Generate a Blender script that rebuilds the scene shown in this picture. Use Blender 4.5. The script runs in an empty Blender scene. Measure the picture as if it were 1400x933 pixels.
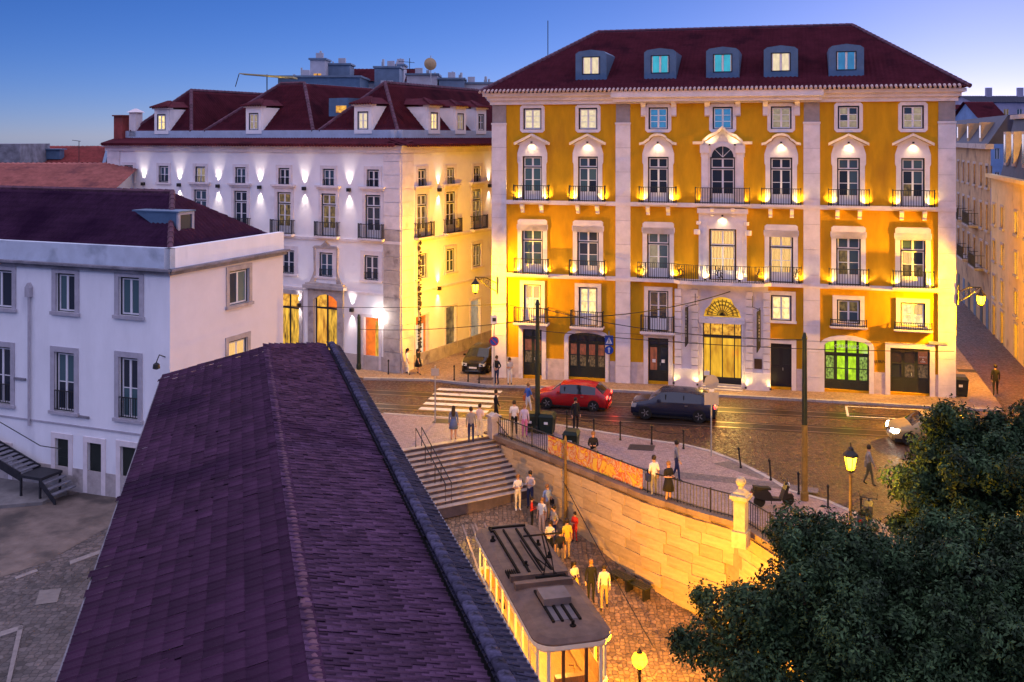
import bpy, bmesh, math, random
import numpy as np
from mathutils import Vector, Matrix
R = math.radians
random.seed(7)
SC = bpy.context.scene
COL = SC.collection
# ------------------------------------------------------------------ camera
F, HC, VH = 1400.0, 15.5, 188.0          # focal length (px of a 1400 px frame), eye height, horizon row
cd = bpy.data.cameras.new('camera'); cam = bpy.data.objects.new('camera', cd); COL.objects.link(cam)
cam.location = (0, 0, HC); cam.rotation_euler = (R(90), 0, 0)
cd.sensor_width = 36; cd.lens = 36.0; cd.shift_y = -(466.5 - VH) / 1400.0
cd.clip_start = .1; cd.clip_end = 6000
SC.camera = cam
# ------------------------------------------------------------------ sky, added fill lamp, exposure
SUN_AZ, SUN_EL = R(26), R(8)           # azimuth clockwise from +Y
w = bpy.data.worlds.new('World'); SC.world = w; w.use_nodes = True
nt = w.node_tree; nt.nodes.clear()
sky = nt.nodes.new('ShaderNodeTexSky'); sky.sky_type = 'NISHITA'; sky.sun_disc = False
sky.sun_elevation = SUN_EL; sky.sun_rotation = SUN_AZ; sky.ozone_density = 3.0; sky.dust_density = 6.0; sky.altitude = 5000; sky.air_density = 1.0
hs = nt.nodes.new('ShaderNodeMix'); hs.data_type = 'RGBA'; hs.blend_type = 'MULTIPLY'
hs.inputs['Factor'].default_value = 1.0; hs.inputs['B'].default_value = (1.38, 1.18, 1.80, 1)
bg = nt.nodes.new('ShaderNodeBackground'); bg.inputs['Strength'].default_value = .06
wo = nt.nodes.new('ShaderNodeOutputWorld')
sat = nt.nodes.new('ShaderNodeHueSaturation'); sat.inputs['Saturation'].default_value = 1.15; sat.inputs['Hue'].default_value = .5
nt.links.new(sky.outputs[0], sat.inputs['Color']); nt.links.new(sat.outputs[0], hs.inputs['A']); nt.links.new(hs.outputs['Result'], bg.inputs[0]); nt.links.new(bg.outputs[0], wo.inputs[0])
sd = bpy.data.lights.new('dusk_fill', 'SUN'); dusk_fill = bpy.data.objects.new('dusk_fill', sd); COL.objects.link(dusk_fill)
sd.energy = 3.7; sd.angle = R(170); sd.color = (.80, .72, 1.0)  # added overhead dome fill that lifts the camera-facing walls
sel = R(74)
sv = Vector((math.sin(SUN_AZ) * math.cos(sel), math.cos(SUN_AZ) * math.cos(sel), math.sin(sel)))
dusk_fill.rotation_euler = sv.to_track_quat('Z', 'Y').to_euler()
vs = SC.view_settings; vs.view_transform = 'Standard'; vs.look = 'None'; vs.gamma = 1.0; vs.use_curve_mapping = False
vs.exposure = 0.0
SC.render.engine = 'CYCLES'; cy = SC.cycles
cy.use_denoising = True; cy.use_light_tree = True; cy.max_bounces = 5; cy.diffuse_bounces = 3; cy.glossy_bounces = 3
cy.transmission_bounces = 4; cy.transparent_max_bounces = 8; cy.sample_clamp_indirect = 4.0; cy.caustics_reflective = False; cy.caustics_refractive = False

# ------------------------------------------------------------------ pixel helpers
def gz(X, Y=0): return .02 * X                                   # the upper square tilts gently
def lz(X, Y): return -2.1 - .18 * (.24 * X - .97 * Y + 48.7)     # the steep funicular street
def gp(u, v, dz=0.0):                                            # pixel -> point on the upper square
    a, b = (u - 700) / F, (v - VH) / F
    Y = (HC - dz) / (b + .02 * a); return Vector((a * Y, Y, .02 * a * Y + dz))
def lp(u, v):                                                    # pixel -> point on the lower street
    a, b = (u - 700) / F, (v - VH) / F
    Y = (HC + 2.1 + .18 * 48.7) / (b - .18 * .24 * a + .18 * .97); return Vector((a * Y, Y, HC - b * Y))
# ------------------------------------------------------------------ materials
MATS = {}
def nodes(name):
    m = bpy.data.materials.new(name); m.use_nodes = True
    return m, m.node_tree, m.node_tree.nodes['Principled BSDF']
def N(t, kind, **kw):
    n = t.nodes.new(kind)
    for k, v in kw.items(): setattr(n, k, v)
    return n
def pm(name, col, rough=.8, var=.18, scale=2.0, bump=0.0, bscale=20.0, metal=0.0, spec=.3, blotch=None, rnd=0.0, emit=None, es=0.0, stretch=None, island=0.0):
    """plain procedural paint / plaster / stone: two-scale noise on the colour, optional bump, stains and per-piece tint"""
    if name in MATS: return MATS[name]
    m, t, p = nodes(name); L = t.links.new
    p.inputs['Roughness'].default_value = rough; p.inputs['Metallic'].default_value = metal
    p.inputs['Specular IOR Level'].default_value = spec
    tc = N(t, 'ShaderNodeTexCoord'); vec = tc.outputs['Object']
    if stretch:
        mp = N(t, 'ShaderNodeMapping'); mp.inputs['Scale'].default_value = stretch; L(vec, mp.inputs[0]); vec = mp.outputs[0]
    n1 = N(t, 'ShaderNodeTexNoise'); n1.inputs['Scale'].default_value = scale; n1.inputs['Detail'].default_value = 6; n1.inputs['Roughness'].default_value = .65
    L(vec, n1.inputs['Vector'])
    rp = N(t, 'ShaderNodeMapRange'); rp.inputs['From Min'].default_value = .3; rp.inputs['From Max'].default_value = .7
    rp.inputs['To Min'].default_value = 1 - var; rp.inputs['To Max'].default_value = 1 + var
    L(n1.outputs['Fac'], rp.inputs['Value'])
    mul = N(t, 'ShaderNodeVectorMath', operation='SCALE'); mul.inputs[0].default_value = col; L(rp.outputs[0], mul.inputs['Scale'])
    out = mul.outputs[0]
    if blotch:
        n2 = N(t, 'ShaderNodeTexNoise'); n2.inputs['Scale'].default_value = blotch[1]; n2.inputs['Detail'].default_value = 5; L(vec, n2.inputs['Vector'])
        r2 = N(t, 'ShaderNodeMapRange'); r2.inputs['From Min'].default_value = blotch[2]; r2.inputs['From Max'].default_value = blotch[2] + .14
        L(n2.outputs['Fac'], r2.inputs['Value'])
        mx = N(t, 'ShaderNodeMix', data_type='RGBA'); L(r2.outputs[0], mx.inputs['Factor']); L(out, mx.inputs['A']); mx.inputs['B'].default_value = (*blotch[0], 1)
        out = mx.outputs['Result']
    if rnd or island:
        sm = None
        if rnd:
            oi = N(t, 'ShaderNodeObjectInfo'); sm = oi.outputs['Random']
        if island:
            ge = N(t, 'ShaderNodeNewGeometry')
            if sm is None: sm = ge.outputs['Random Per Island']
            else:
                ad = N(t, 'ShaderNodeMath', operation='ADD'); L(sm, ad.inputs[0]); L(ge.outputs['Random Per Island'], ad.inputs[1])
                fr = N(t, 'ShaderNodeMath', operation='FRACT'); L(ad.outputs[0], fr.inputs[0]); sm = fr.outputs[0]
        a = max(rnd, island)
        r3 = N(t, 'ShaderNodeMapRange'); r3.inputs['To Min'].default_value = 1 - a; r3.inputs['To Max'].default_value = 1 + a; L(sm, r3.inputs['Value'])
        m2 = N(t, 'ShaderNodeVectorMath', operation='SCALE'); L(out, m2.inputs[0]); L(r3.outputs[0], m2.inputs['Scale']); out = m2.outputs[0]
    L(out, p.inputs['Base Color'])
    if bump:
        n3 = N(t, 'ShaderNodeTexNoise'); n3.inputs['Scale'].default_value = bscale; n3.inputs['Detail'].default_value = 4; L(vec, n3.inputs['Vector'])
        bp = N(t, 'ShaderNodeBump'); bp.inputs['Strength'].default_value = bump; bp.inputs['Distance'].default_value = .05
        L(n3.outputs['Fac'], bp.inputs['Height']); L(bp.outputs[0], p.inputs['Normal'])
    if emit:
        p.inputs['Emission Color'].default_value = (*emit, 1); p.inputs['Emission Strength'].default_value = es
    MATS[name] = m; return m
def cobble(name, col, col2, cell=9.0, rough=.6, bump=.6, patch=.35, pscale=.12, joint=.35):
    """small paving setts: voronoi cells with dark joints, worn patches, slight gloss"""
    m, t, p = nodes(name); L = t.links.new
    tc = N(t, 'ShaderNodeTexCoord'); vec = tc.outputs['Object']
    vo = N(t, 'ShaderNodeTexVoronoi', feature='DISTANCE_TO_EDGE'); vo.inputs['Scale'].default_value = cell; vo.inputs['Randomness'].default_value = .55; L(vec, vo.inputs['Vector'])
    vc = N(t, 'ShaderNodeTexVoronoi', feature='F1'); vc.inputs['Scale'].default_value = cell; vc.inputs['Randomness'].default_value = .55; L(vec, vc.inputs['Vector'])
    ed = N(t, 'ShaderNodeMapRange'); ed.inputs['From Max'].default_value = .12; ed.inputs['To Min'].default_value = joint; L(vo.outputs['Distance'], ed.inputs['Value'])
    n1 = N(t, 'ShaderNodeTexNoise'); n1.inputs['Scale'].default_value = pscale; n1.inputs['Detail'].default_value = 8; n1.inputs['Roughness'].default_value = .7; L(vec, n1.inputs['Vector'])
    r1 = N(t, 'ShaderNodeMapRange'); r1.inputs['From Min'].default_value = .35; r1.inputs['From Max'].default_value = .65; L(n1.outputs['Fac'], r1.inputs['Value'])
    mx = N(t, 'ShaderNodeMix', data_type='RGBA'); L(r1.outputs[0], mx.inputs['Factor']); mx.inputs['A'].default_value = (*col, 1); mx.inputs['B'].default_value = (*col2, 1)
    sp = N(t, 'ShaderNodeSeparateColor'); L(vc.outputs['Color'], sp.inputs[0])
    r2 = N(t, 'ShaderNodeMapRange'); r2.inputs['To Min'].default_value = 1 - patch; r2.inputs['To Max'].default_value = 1 + patch; L(sp.outputs[0], r2.inputs['Value'])
    mm = N(t, 'ShaderNodeMath', operation='MULTIPLY'); L(ed.outputs[0], mm.inputs[0]); L(r2.outputs[0], mm.inputs[1])
    sc = N(t, 'ShaderNodeVectorMath', operation='SCALE'); L(mx.outputs['Result'], sc.inputs[0]); L(mm.outputs[0], sc.inputs['Scale'])
    L(sc.outputs[0], p.inputs['Base Color'])
    rr = N(t, 'ShaderNodeMapRange'); rr.inputs['To Min'].default_value = rough - .15; rr.inputs['To Max'].default_value = rough + .2; L(sp.outputs[1], rr.inputs['Value']); L(rr.outputs[0], p.inputs['Roughness'])
    hh = N(t, 'ShaderNodeMath', operation='ADD'); L(ed.outputs[0], hh.inputs[0])
    h2 = N(t, 'ShaderNodeMath', operation='MULTIPLY'); L(sp.outputs[2], h2.inputs[0]); h2.inputs[1].default_value = .8; L(h2.outputs[0], hh.inputs[1])
    bp = N(t, 'ShaderNodeBump'); bp.inputs['Strength'].default_value = bump; bp.inputs['Distance'].default_value = .03; L(hh.outputs[0], bp.inputs['Height']); L(bp.outputs[0], p.inputs['Normal'])
    MATS[name] = m; return m
def glass_dark(name, col=(.02, .03, .05), rough=.08):
    m, t, p = nodes(name); p.inputs['Base Color'].default_value = (*col, 1); p.inputs['Roughness'].default_value = rough
    p.inputs['Specular IOR Level'].default_value = .7; MATS[name] = m; return m
def lit(name, col, st, col2=None, scale=3.0, stripes=False, lo=.25, gloss=True):
    """a lit room seen through a pane: curtains or furniture break the glow up"""
    m, t, p = nodes(name); L = t.links.new
    tc = N(t, 'ShaderNodeTexCoord')
    p.inputs['Base Color'].default_value = (.02, .02, .02, 1); p.inputs['Roughness'].default_value = .1
    if stripes:
        n1 = N(t, 'ShaderNodeTexWave'); n1.wave_type = 'BANDS'; n1.bands_direction = 'X'; n1.inputs['Scale'].default_value = scale; n1.inputs['Distortion'].default_value = 2.5
        n1.inputs['Detail'].default_value = 2
    else:
        n1 = N(t, 'ShaderNodeTexNoise'); n1.inputs['Scale'].default_value = scale; n1.inputs['Detail'].default_value = 3
    oi = N(t, 'ShaderNodeObjectInfo'); ad = N(t, 'ShaderNodeVectorMath', operation='ADD'); L(tc.outputs['Object'], ad.inputs[0])
    mu = N(t, 'ShaderNodeVectorMath', operation='SCALE'); mu.inputs[0].default_value = (17, 9, 13); L(oi.outputs['Random'], mu.inputs['Scale']); L(mu.outputs[0], ad.inputs[1])
    L(ad.outputs[0], n1.inputs['Vector'])
    rp = N(t, 'ShaderNodeMapRange'); rp.inputs['From Min'].default_value = .3; rp.inputs['From Max'].default_value = .7
    L(n1.outputs['Fac'], rp.inputs['Value'])
    mx = N(t, 'ShaderNodeMix', data_type='RGBA'); L(rp.outputs[0], mx.inputs['Factor'])
    c2 = col2 or tuple(c * lo for c in col)
    mx.inputs['A'].default_value = (*c2, 1); mx.inputs['B'].default_value = (*col, 1)
    L(mx.outputs['Result'], p.inputs['Emission Color']); p.inputs['Emission Strength'].default_value = st * 1.6
    MATS[name] = m; return m
def glow(name, col, st):
    m, t, p = nodes(name); p.inputs['Base Color'].default_value = (.8, .7, .5, 1)
    p.inputs['Emission Color'].default_value = (*col, 1); p.inputs['Emission Strength'].default_value = st; MATS[name] = m; return m
def lamp_glass(name, col, st):
    m = bpy.data.materials.new(name); m.use_nodes = True; t = m.node_tree; t.nodes.clear()
    o = N(t, 'ShaderNodeOutputMaterial'); ad = N(t, 'ShaderNodeAddShader'); tr = N(t, 'ShaderNodeBsdfTransparent'); em = N(t, 'ShaderNodeEmission')
    tr.inputs[0].default_value = (.9, .87, .8, 1); em.inputs[0].default_value = (*col, 1); em.inputs[1].default_value = st
    t.links.new(tr.outputs[0], ad.inputs[0]); t.links.new(em.outputs[0], ad.inputs[1]); t.links.new(ad.outputs[0], o.inputs[0]); MATS[name] = m; return m
def clear_glass(name):
    m = bpy.data.materials.new(name); m.use_nodes = True; t = m.node_tree; t.nodes.clear()
    o = N(t, 'ShaderNodeOutputMaterial'); mx = N(t, 'ShaderNodeMixShader'); tr = N(t, 'ShaderNodeBsdfTransparent'); gl = N(t, 'ShaderNodeBsdfGlossy')
    gl.inputs['Roughness'].default_value = .03; mx.inputs[0].default_value = .12; tr.inputs[0].default_value = (.95, .93, .85, 1)
    t.links.new(tr.outputs[0], mx.inputs[1]); t.links.new(gl.outputs[0], mx.inputs[2]); t.links.new(mx.outputs[0], o.inputs[0]); MATS[name] = m; return m

OCHRE = pm('ochre_plaster', (.58, .29, .004), .85, .18, 1.3, .25, 30, blotch=((.40, .19, .008), .6, .57), stretch=(1, 1, .3))
STONE = pm('lioz_stone', (.72, .65, .66), .7, .14, 1.4, .18, 25, blotch=((.45, .40, .42), .9, .66))
STONE_D = pm('weathered_stone', (.42, .37, .36), .8, .25, 1.8, .25, 20, blotch=((.16, .13, .13), 1.1, .60))
WHITE = pm('white_plaster', (.84, .81, .83), .85, .06, .8, .08, 40, blotch=((.58, .57, .61), .5, .64))
OLDWHITE = pm('old_white_plaster', (.82, .82, .86), .85, .07, .9, .10, 35, blotch=((.58, .58, .64), .6, .62), stretch=(1, 1, .35))
TRIMGREY = pm('grey_trim_stone', (.40, .38, .43), .8, .15, 3, .15, 30)
GRIME = pm('grimy_cornice', (.20, .19, .22), .9, .4, 1.5, .2, 20)
TILE_Y = pm('clay_tile_dark', (.085, .016, .026), .9, .25, 1.3, island=.0, blotch=((.045, .010, .018), .6, .55), spec=.1)
TILE_C = pm('clay_tile_violet', (.046, .017, .043), .9, .30, 1.6, .3, 40, rnd=.26, island=.26, blotch=((.024, .007, .026), .3, .52), spec=.08)
TILE_LIT = pm('clay_tile_lit', (.076, .038, .078), .85, .40, 2.2, .3, 40, rnd=.36, island=.36, blotch=((.045, .020, .050), .35, .54), spec=.1)  # paler tile copy: brighter light on the right slope is put into its colour
TILE_M = pm('mossy_tile', (.030, .028, .060), .85, .4, 3, .3, 40, rnd=.25, island=.25, blotch=((.035, .04, .06), 1.2, .52))
TILE_RED = pm('clay_tile_red', (.26, .05, .045), .8, .3, 2.0, .1, 30, blotch=((.16, .04, .035), .5, .55))
RIDGE = pm('ridge_tile', (.10, .042, .065), .8, .3, 3, .2, 30, rnd=.2, island=.2)
ZINC = pm('zinc_sheet', (.10, .17, .27), .45, .15, 2, metal=.35)
BLUEW = pm('pale_blue_render', (.40, .47, .60), .85, .15, 1.0)
IRON = pm('black_iron', (.012, .012, .014), .5, .2, 8, spec=.4)
DARKW = pm('dark_green_wood', (.020, .026, .022), .4, .2, 4, spec=.4)
FRAME_D = pm('dark_sash', (.016, .020, .028), .45, .1, 4)
FRAME_W = pm('white_sash', (.72, .71, .74), .5, .05, 4)
POLEG = pm('pole_green', (.012, .022, .018), .5, .3, 3)
POLEY = pm('pole_yellow', (.19, .12, .035), .6, .35, 4)
GALV = pm('galvanised_steel', (.42, .43, .45), .45, .12, 6, metal=.6)
KERB = pm('kerb_granite', (.36, .33, .32), .7, .2, 5, .2, 40, rnd=.15)
G_DARK = glass_dark('pane_dark'); G_BLUE = glass_dark('pane_bluish', (.05, .09, .13), .12); G_TEAL = glass_dark('pane_teal_blind', (.06, .12, .14), .25)
L_WARM = lit('room_warm', (1.0, .74, .30), 1.1, scale=2.2, lo=.45)
L_CURT = lit('room_curtain', (1.0, .62, .22), .95, (.22, .09, .02), 2.2, True)
L_AMBER = lit('room_amber', (1.0, .52, .06), .75, (.30, .10, .01), 3.0)
L_CREAM = lit('room_cream', (1.0, .80, .50), .62, scale=2.0, lo=.7)
L_BLIND = lit('blind_dim', (.72, .55, .36), .34, scale=2.0, lo=.55)
L_TEAL = lit('room_teal', (.06, .55, .75), .5, scale=1.5, lo=.7)
L_BLUE = lit('room_blue', (.05, .28, .62), .45, scale=1.5, lo=.7)
L_DIM = lit('room_dim', (.38, .24, .09), .4, (.02, .02, .02), 2.4)
L_GREEN = lit('shop_green', (.62, 1.0, .02), .65, (.25, .42, .01), 2.2)
L_GREEND = lit('shop_green_shelves', (.40, .60, .10), .6, (.01, .015, .005), 4.5)
L_LOBBY = lit('lobby', (1.0, .55, .035), .72, (.42, .17, .01), 1.6)
L_ORANGE = lit('room_orange', (.95, .20, .015), .8, (.45, .07, .01), 1.5)
L_BAR = lit('bar_room', (1.0, .55, .05), .75, (.05, .02, .006), 4.0)
CLEAR = clear_glass('clear_pane')

# ------------------------------------------------------------------ mesh builder
class MB:
    def __init__(s): s.v = []; s.f = []; s.m = []
    def add(s, vs, fs, m=0):
        b = len(s.v); s.v += [tuple(p) for p in vs]; s.f += [tuple(b + i for i in q) for q in fs]; s.m += [m] * len(fs); return s
    def box(s, x0, x1, y0, y1, z0, z1, m=0):
        return s.add([(x0, y0, z0), (x1, y0, z0), (x1, y1, z0), (x0, y1, z0), (x0, y0, z1), (x1, y0, z1), (x1, y1, z1), (x0, y1, z1)],
                     [(0, 3, 2, 1), (4, 5, 6, 7), (0, 1, 5, 4), (1, 2, 6, 5), (2, 3, 7, 6), (3, 0, 4, 7)], m)
    def hexa(s, p, m=0): return s.add(p, [(0, 3, 2, 1), (4, 5, 6, 7), (0, 1, 5, 4), (1, 2, 6, 5), (2, 3, 7, 6), (3, 0, 4, 7)], m)
    def prism(s, pts, a, b, axis='y', m=0):
        """pts: 2-d outline; axis y: pts=(x,z) swept y a..b ; axis z: pts=(x,y) ; axis x: pts=(y,z)"""
        n = len(pts)
        P = (lambda p, t: (p[0], t, p[1])) if axis == 'y' else (lambda p, t: (p[0], p[1], t)) if axis == 'z' else (lambda p, t: (t, p[0], p[1]))
        vs = [P(p, a) for p in pts] + [P(p, b) for p in pts]
        fs = [tuple(range(n)), tuple(range(2 * n - 1, n - 1, -1))] + [(i, i + n, (i + 1) % n + n, (i + 1) % n) for i in range(n)]
        return s.add(vs, fs, m)
    def tube(s, path, r, n=6, m=0, cap=True):
        path = [Vector(p) for p in path]; rs = r if isinstance(r, (list, tuple)) else [r] * len(path)
        vs = []; fs = []
        for i, p in enumerate(path):
            d = (path[min(i + 1, len(path) - 1)] - path[max(i - 1, 0)]).normalized()
            a = d.orthogonal().normalized() if abs(d.z) < .95 else Vector((1, 0, 0)); a = (a - d * a.dot(d)).normalized(); b = d.cross(a)
            if i and False: pass
            vs += [p + (a * math.cos(2 * math.pi * k / n) + b * math.sin(2 * math.pi * k / n)) * rs[i] for k in range(n)]
        for i in range(len(path) - 1):
            for k in range(n): fs.append((i * n + k, i * n + (k + 1) % n, (i + 1) * n + (k + 1) % n, (i + 1) * n + k))
        if cap: fs += [tuple(range(n - 1, -1, -1)), tuple(range((len(path) - 1) * n, len(path) * n))]
        return s.add(vs, fs, m)
    def lathe(s, prof, c=(0, 0, 0), n=12, m=0, sq=None):
        vs = []; fs = []
        for r, z in prof:
            for k in range(n):
                a = 2 * math.pi * (k + .5) / n; vs.append((c[0] + r * math.cos(a), c[1] + r * math.sin(a), c[2] + z))
        for i in range(len(prof) - 1):
            for k in range(n): fs.append((i * n + k, i * n + (k + 1) % n, (i + 1) * n + (k + 1) % n, (i + 1) * n + k))
        fs += [tuple(range(n - 1, -1, -1)), tuple(range((len(prof) - 1) * n, len(prof) * n))]
        return s.add(vs, fs, m)
    def mesh(s, name, mats, smooth=False):
        used = sorted({i for q in s.f for i in q})
        if len(used) < len(s.v):
            mp = {a: b for b, a in enumerate(used)}; s.v = [s.v[i] for i in used]; s.f = [tuple(mp[i] for i in q) for q in s.f]
        me = bpy.data.meshes.new(name); me.from_pydata(s.v, [], s.f)
        for mt in (mats if isinstance(mats, (list, tuple)) else [mats]): me.materials.append(mt)
        if any(s.m): me.polygons.foreach_set('material_index', s.m)
        if smooth: me.polygons.foreach_set('use_smooth', [True] * len(me.polygons))
        me.validate(); me.update(); return me
    def build(s, name, mats, parent=None, loc=None, smooth=False):
        return link(name, s.mesh(name, mats, smooth), parent, loc)
def link(name, me, parent=None, loc=None, rot=None, sca=None):
    o = bpy.data.objects.new(name, me); COL.objects.link(o)
    if parent: o.parent = parent
    if loc is not None: o.location = loc
    if rot is not None: o.rotation_euler = rot
    if sca is not None: o.scale = sca
    return o
def empty(name, loc, rz=0.0):
    o = bpy.data.objects.new(name, None); COL.objects.link(o); o.location = loc; o.rotation_euler = (0, 0, rz); o.empty_display_size = .3; return o
def tag(o, label=None, cat=None, group=None, kind=None):
    if label: o['label'] = label
    if cat: o['category'] = cat
    if group: o['group'] = group
    if kind: o['kind'] = kind
    return o
def npmesh(name, V, Fq, mats, smooth=False, mi=None):
    """big arrays -> mesh (quads or triangles)"""
    V = np.asarray(V, dtype=np.float32); Fq = np.asarray(Fq, dtype=np.int32); k = Fq.shape[1]
    me = bpy.data.meshes.new(name); me.vertices.add(len(V)); me.vertices.foreach_set('co', V.ravel())
    me.loops.add(Fq.size); me.loops.foreach_set('vertex_index', Fq.ravel())
    me.polygons.add(len(Fq)); me.polygons.foreach_set('loop_start', np.arange(0, Fq.size, k, dtype=np.int32))
    try: me.polygons.foreach_set('loop_total', np.full(len(Fq), k, dtype=np.int32))
    except Exception: pass
    for mt in (mats if isinstance(mats, (list, tuple)) else [mats]): me.materials.append(mt)
    if mi is not None: me.polygons.foreach_set('material_index', np.asarray(mi, dtype=np.int32))
    if smooth: me.polygons.foreach_set('use_smooth', np.ones(len(Fq), dtype=bool))
    me.update(calc_edges=True); me.validate(); return me
LK = {'uplight_lamp': 5.5, 'pediment_lamp': 3.0, 'light_up': 5.0, 'light_down': 5.0, 'lantern_lamp': 4.4, 'street_lamp_light': 4.2, 'lobby_lamp': 3.0, 'tram_light': 5.5, 'door_lamp_light': .8}
def lamp(name, kind, loc, power, col, parent=None, radius=.05, size=None, blend=.6, aim=None):
    d = bpy.data.lights.new(name, kind); d.energy = power * LK.get(name, 1.0); d.color = col
    d.shadow_soft_size = radius
    o = bpy.data.objects.new(name, d); COL.objects.link(o); o.location = loc
    if parent: o.parent = parent
    if kind == 'SPOT': d.spot_size = size or R(110); d.spot_blend = blend
    if aim is not None: o.rotation_euler = (-Vector(aim)).to_track_quat('Z', 'Y').to_euler()
    return o
def text_mesh(name, s, size, mat, parent, loc, rot=(R(90), 0, 0), ext=.01, align='CENTER', sx=1.0):
    cu = bpy.data.curves.new(name, 'FONT'); cu.body = s; cu.size = size; cu.extrude = ext; cu.align_x = align; cu.resolution_u = 2
    t = bpy.data.objects.new(name, cu); COL.objects.link(t)
    me = bpy.data.meshes.new_from_object(t.evaluated_get(bpy.context.evaluated_depsgraph_get()))
    bpy.data.objects.remove(t); bpy.data.curves.remove(cu)
    me.materials.clear(); me.materials.append(mat)
    return link(name, me, parent, loc, rot, (sx, 1, 1))
def unit_pane(mat):
    k = 'pane_' + mat.name
    if k not in bpy.data.meshes: MB().box(-.5, .5, -.006, .006, -.5, .5).mesh(k, mat)
    return bpy.data.meshes[k]
def pane(parent, x, z, w, h, mat, y=.16, name='pane'): return link(name, unit_pane(mat), parent, (x, y, z), None, (w, 1, h))
# ================================================================== the setting
PAVE = cobble('calcada_pavement', (.34, .23, .15), (.22, .145, .10), 8, .62, .35, .22, .22, .6)
PLAZA = cobble('plaza_pavement', (.33, .235, .235), (.25, .175, .175), 9, .65, .3, .18, .16, .65)
ROADM = cobble('road_setts', (.11, .047, .026), (.05, .022, .014), 8.5, .45, .7, .6, .35, .3)
LANE = pm('tram_lane_asphalt', (.030, .017, .011), .45, .4, 2.0, .3, 14)
YARD = cobble('yard_setts', (.15, .12, .11), (.065, .054, .05), 4.5, .7, .7, .35, .35, .45)
YDIRT = pm('yard_concrete', (.16, .125, .105), .8, .35, 1.2, .3, 8, blotch=((.07, .058, .052), .5, .5))
LOWER = cobble('lower_street_setts', (.26, .16, .09), (.13, .085, .05), 5, .5, .8, .4, .3, .35)
PAINT = pm('road_paint', (.62, .58, .54), .7, .2, 6, blotch=((.25, .2, .18), 3, .6))
DARKCAL = cobble('dark_calcada', (.16, .13, .15), (.12, .10, .11), 9, .65, .3, .18, .3, .65)
STEPM = pm('step_granite', (.46, .36, .28), .5, .3, 2.5, .25, 25, blotch=((.13, .11, .12), 1.2, .58), rnd=.12)
def sheet(name, pts, zf, dz, mat, thick=0.0, parent=None, struct=True):
    mb = MB(); n = len(pts)
    top = [(x, y, zf(x, y) + dz) for x, y in pts]
    mb.add(top, [tuple(range(n))])
    if thick:
        bot = [(x, y, zf(x, y) + dz - thick) for x, y in pts]
        mb.add(top + bot, [(i, i + n, (i + 1) % n + n, (i + 1) % n) for i in range(n)])
    o = mb.build(name, mat, parent)
    if struct and not parent: o['kind'] = 'structure'
    return o
MB().add([(-3000, -3000, -16), (3000, -3000, -16), (3000, 3000, -16), (-3000, 3000, -16)], [(0, 1, 2, 3)]).build('ground', pm('far_ground', (.06, .06, .065), .9, .4, .02))['kind'] = 'structure'
KERBN = [(-45, 69.0), (-7.2, 57.6), (-2.4, 56.1), (2.3, 54.7), (4.27, 53.4), (7.06, 51.5), (8.5, 50.7), (9.6, 49.6), (10.6, 47.8), (11.5, 45.4), (11.9, 43.9), (13.1, 42.6), (14.3, 40.1), (17, 34), (22, 26), (24, 5)]
WTOP = [(-1.25, 53.2), (.0, 51.5), (2.51, 48.1), (4.2, 45.7), (5.83, 43.4), (7.4, 41.7), (8.9, 40.3), (11.0, 34.5), (13.4, 26), (16, 5)]
road = sheet('road', [(-60, 90), (-60, 66), (-12, 56.5), (-2.8, 54.6), (1.8, 53.4), (6.8, 50.3), (9.6, 47.3), (11, 43.4), (13.2, 39.6), (16, 33), (21, 24), (23, 5), (90, 5), (90, 200), (-60, 200)], gz, 0, ROADM, 1.5)
plaza = sheet('plaza_pavement', KERBN + [(16, 5)] + WTOP[::-1][1:] + [(-1.34, 53.05), (-8.2, 48.9), (-14, 50), (-45, 60)], gz, .12, PLAZA, .5)
# darker crossing strips laid into the square
sheet('pavement_band', [tuple(gp(u, v, .12).xy) for u, v in ((826, 632), (905, 643), (1040, 657), (1120, 668), (1118, 675), (1030, 664), (900, 651), (822, 638))], gz, .124, DARKCAL)
sheet('pavement_patch', [tuple(gp(u, v, .12).xy) for u, v in ((975, 634), (1000, 630), (1050, 648), (1042, 656))], gz, .124, DARKCAL)
sheet('yard', [(-1, 8), (-8.4, 36), (-8.3, 48.8), (-14, 49.9), (-45, 59.8), (-60, 60), (-60, 8)], gz, .1, YARD, 1.2)
sheet('lower_street', [(.9, 51.2), (-9, 45.2), (-9, 36), (-.5, 8), (4, -10), (18, -10), (17, 5), (14.2, 26), (11.8, 34.5), (9.3, 41), (5, 46)], lz, 0, LOWER, 2)
# far pavement along the yellow palace, round the corner and up both side streets
FARK = [(-45, 82.8), (-9.6, 66.3), (-5.2, 65.6), (-1.6, 63.7), (2, 63.1), (5.8, 62.0), (12.1, 60.3), (17.4, 58.7), (21.8, 57.3), (26.8, 55.8)]
sheet('far_pavement', FARK + [(27.6, 58.6), (44, 118), (0, 150), (-45, 120)], gz, .12, PAVE, .5)
def kerb(name, line, flip):
    e = empty(name, (0, 0, 0)); e['kind'] = 'structure'
    meshes = [MB().box(-.49, .49, -.11, .11, -.3, .0).mesh('kerb_stone%d' % i, KERB) for i in range(1)]
    for (a, b) in zip(line[:-1], line[1:]):
        A, B = Vector(a), Vector(b); L = (B - A).length; n = max(1, round(L)); d = (B - A).normalized()
        if A.x < -12 or A.y < 30: continue
        for i in range(n):
            c = A + (B - A) * ((i + .5) / n)
            link('kerb_stone', meshes[0], e, (c.x, c.y, gz(c.x) + .135 + random.uniform(-.004, .004)), (0, -math.atan(.02 * d.x), math.atan2(d.y, d.x)), (L / n, 1, 1))
    return e
kerb('near_kerb', KERBN[1:], 1); kerb('far_kerb', FARK[1:], 1)
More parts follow.
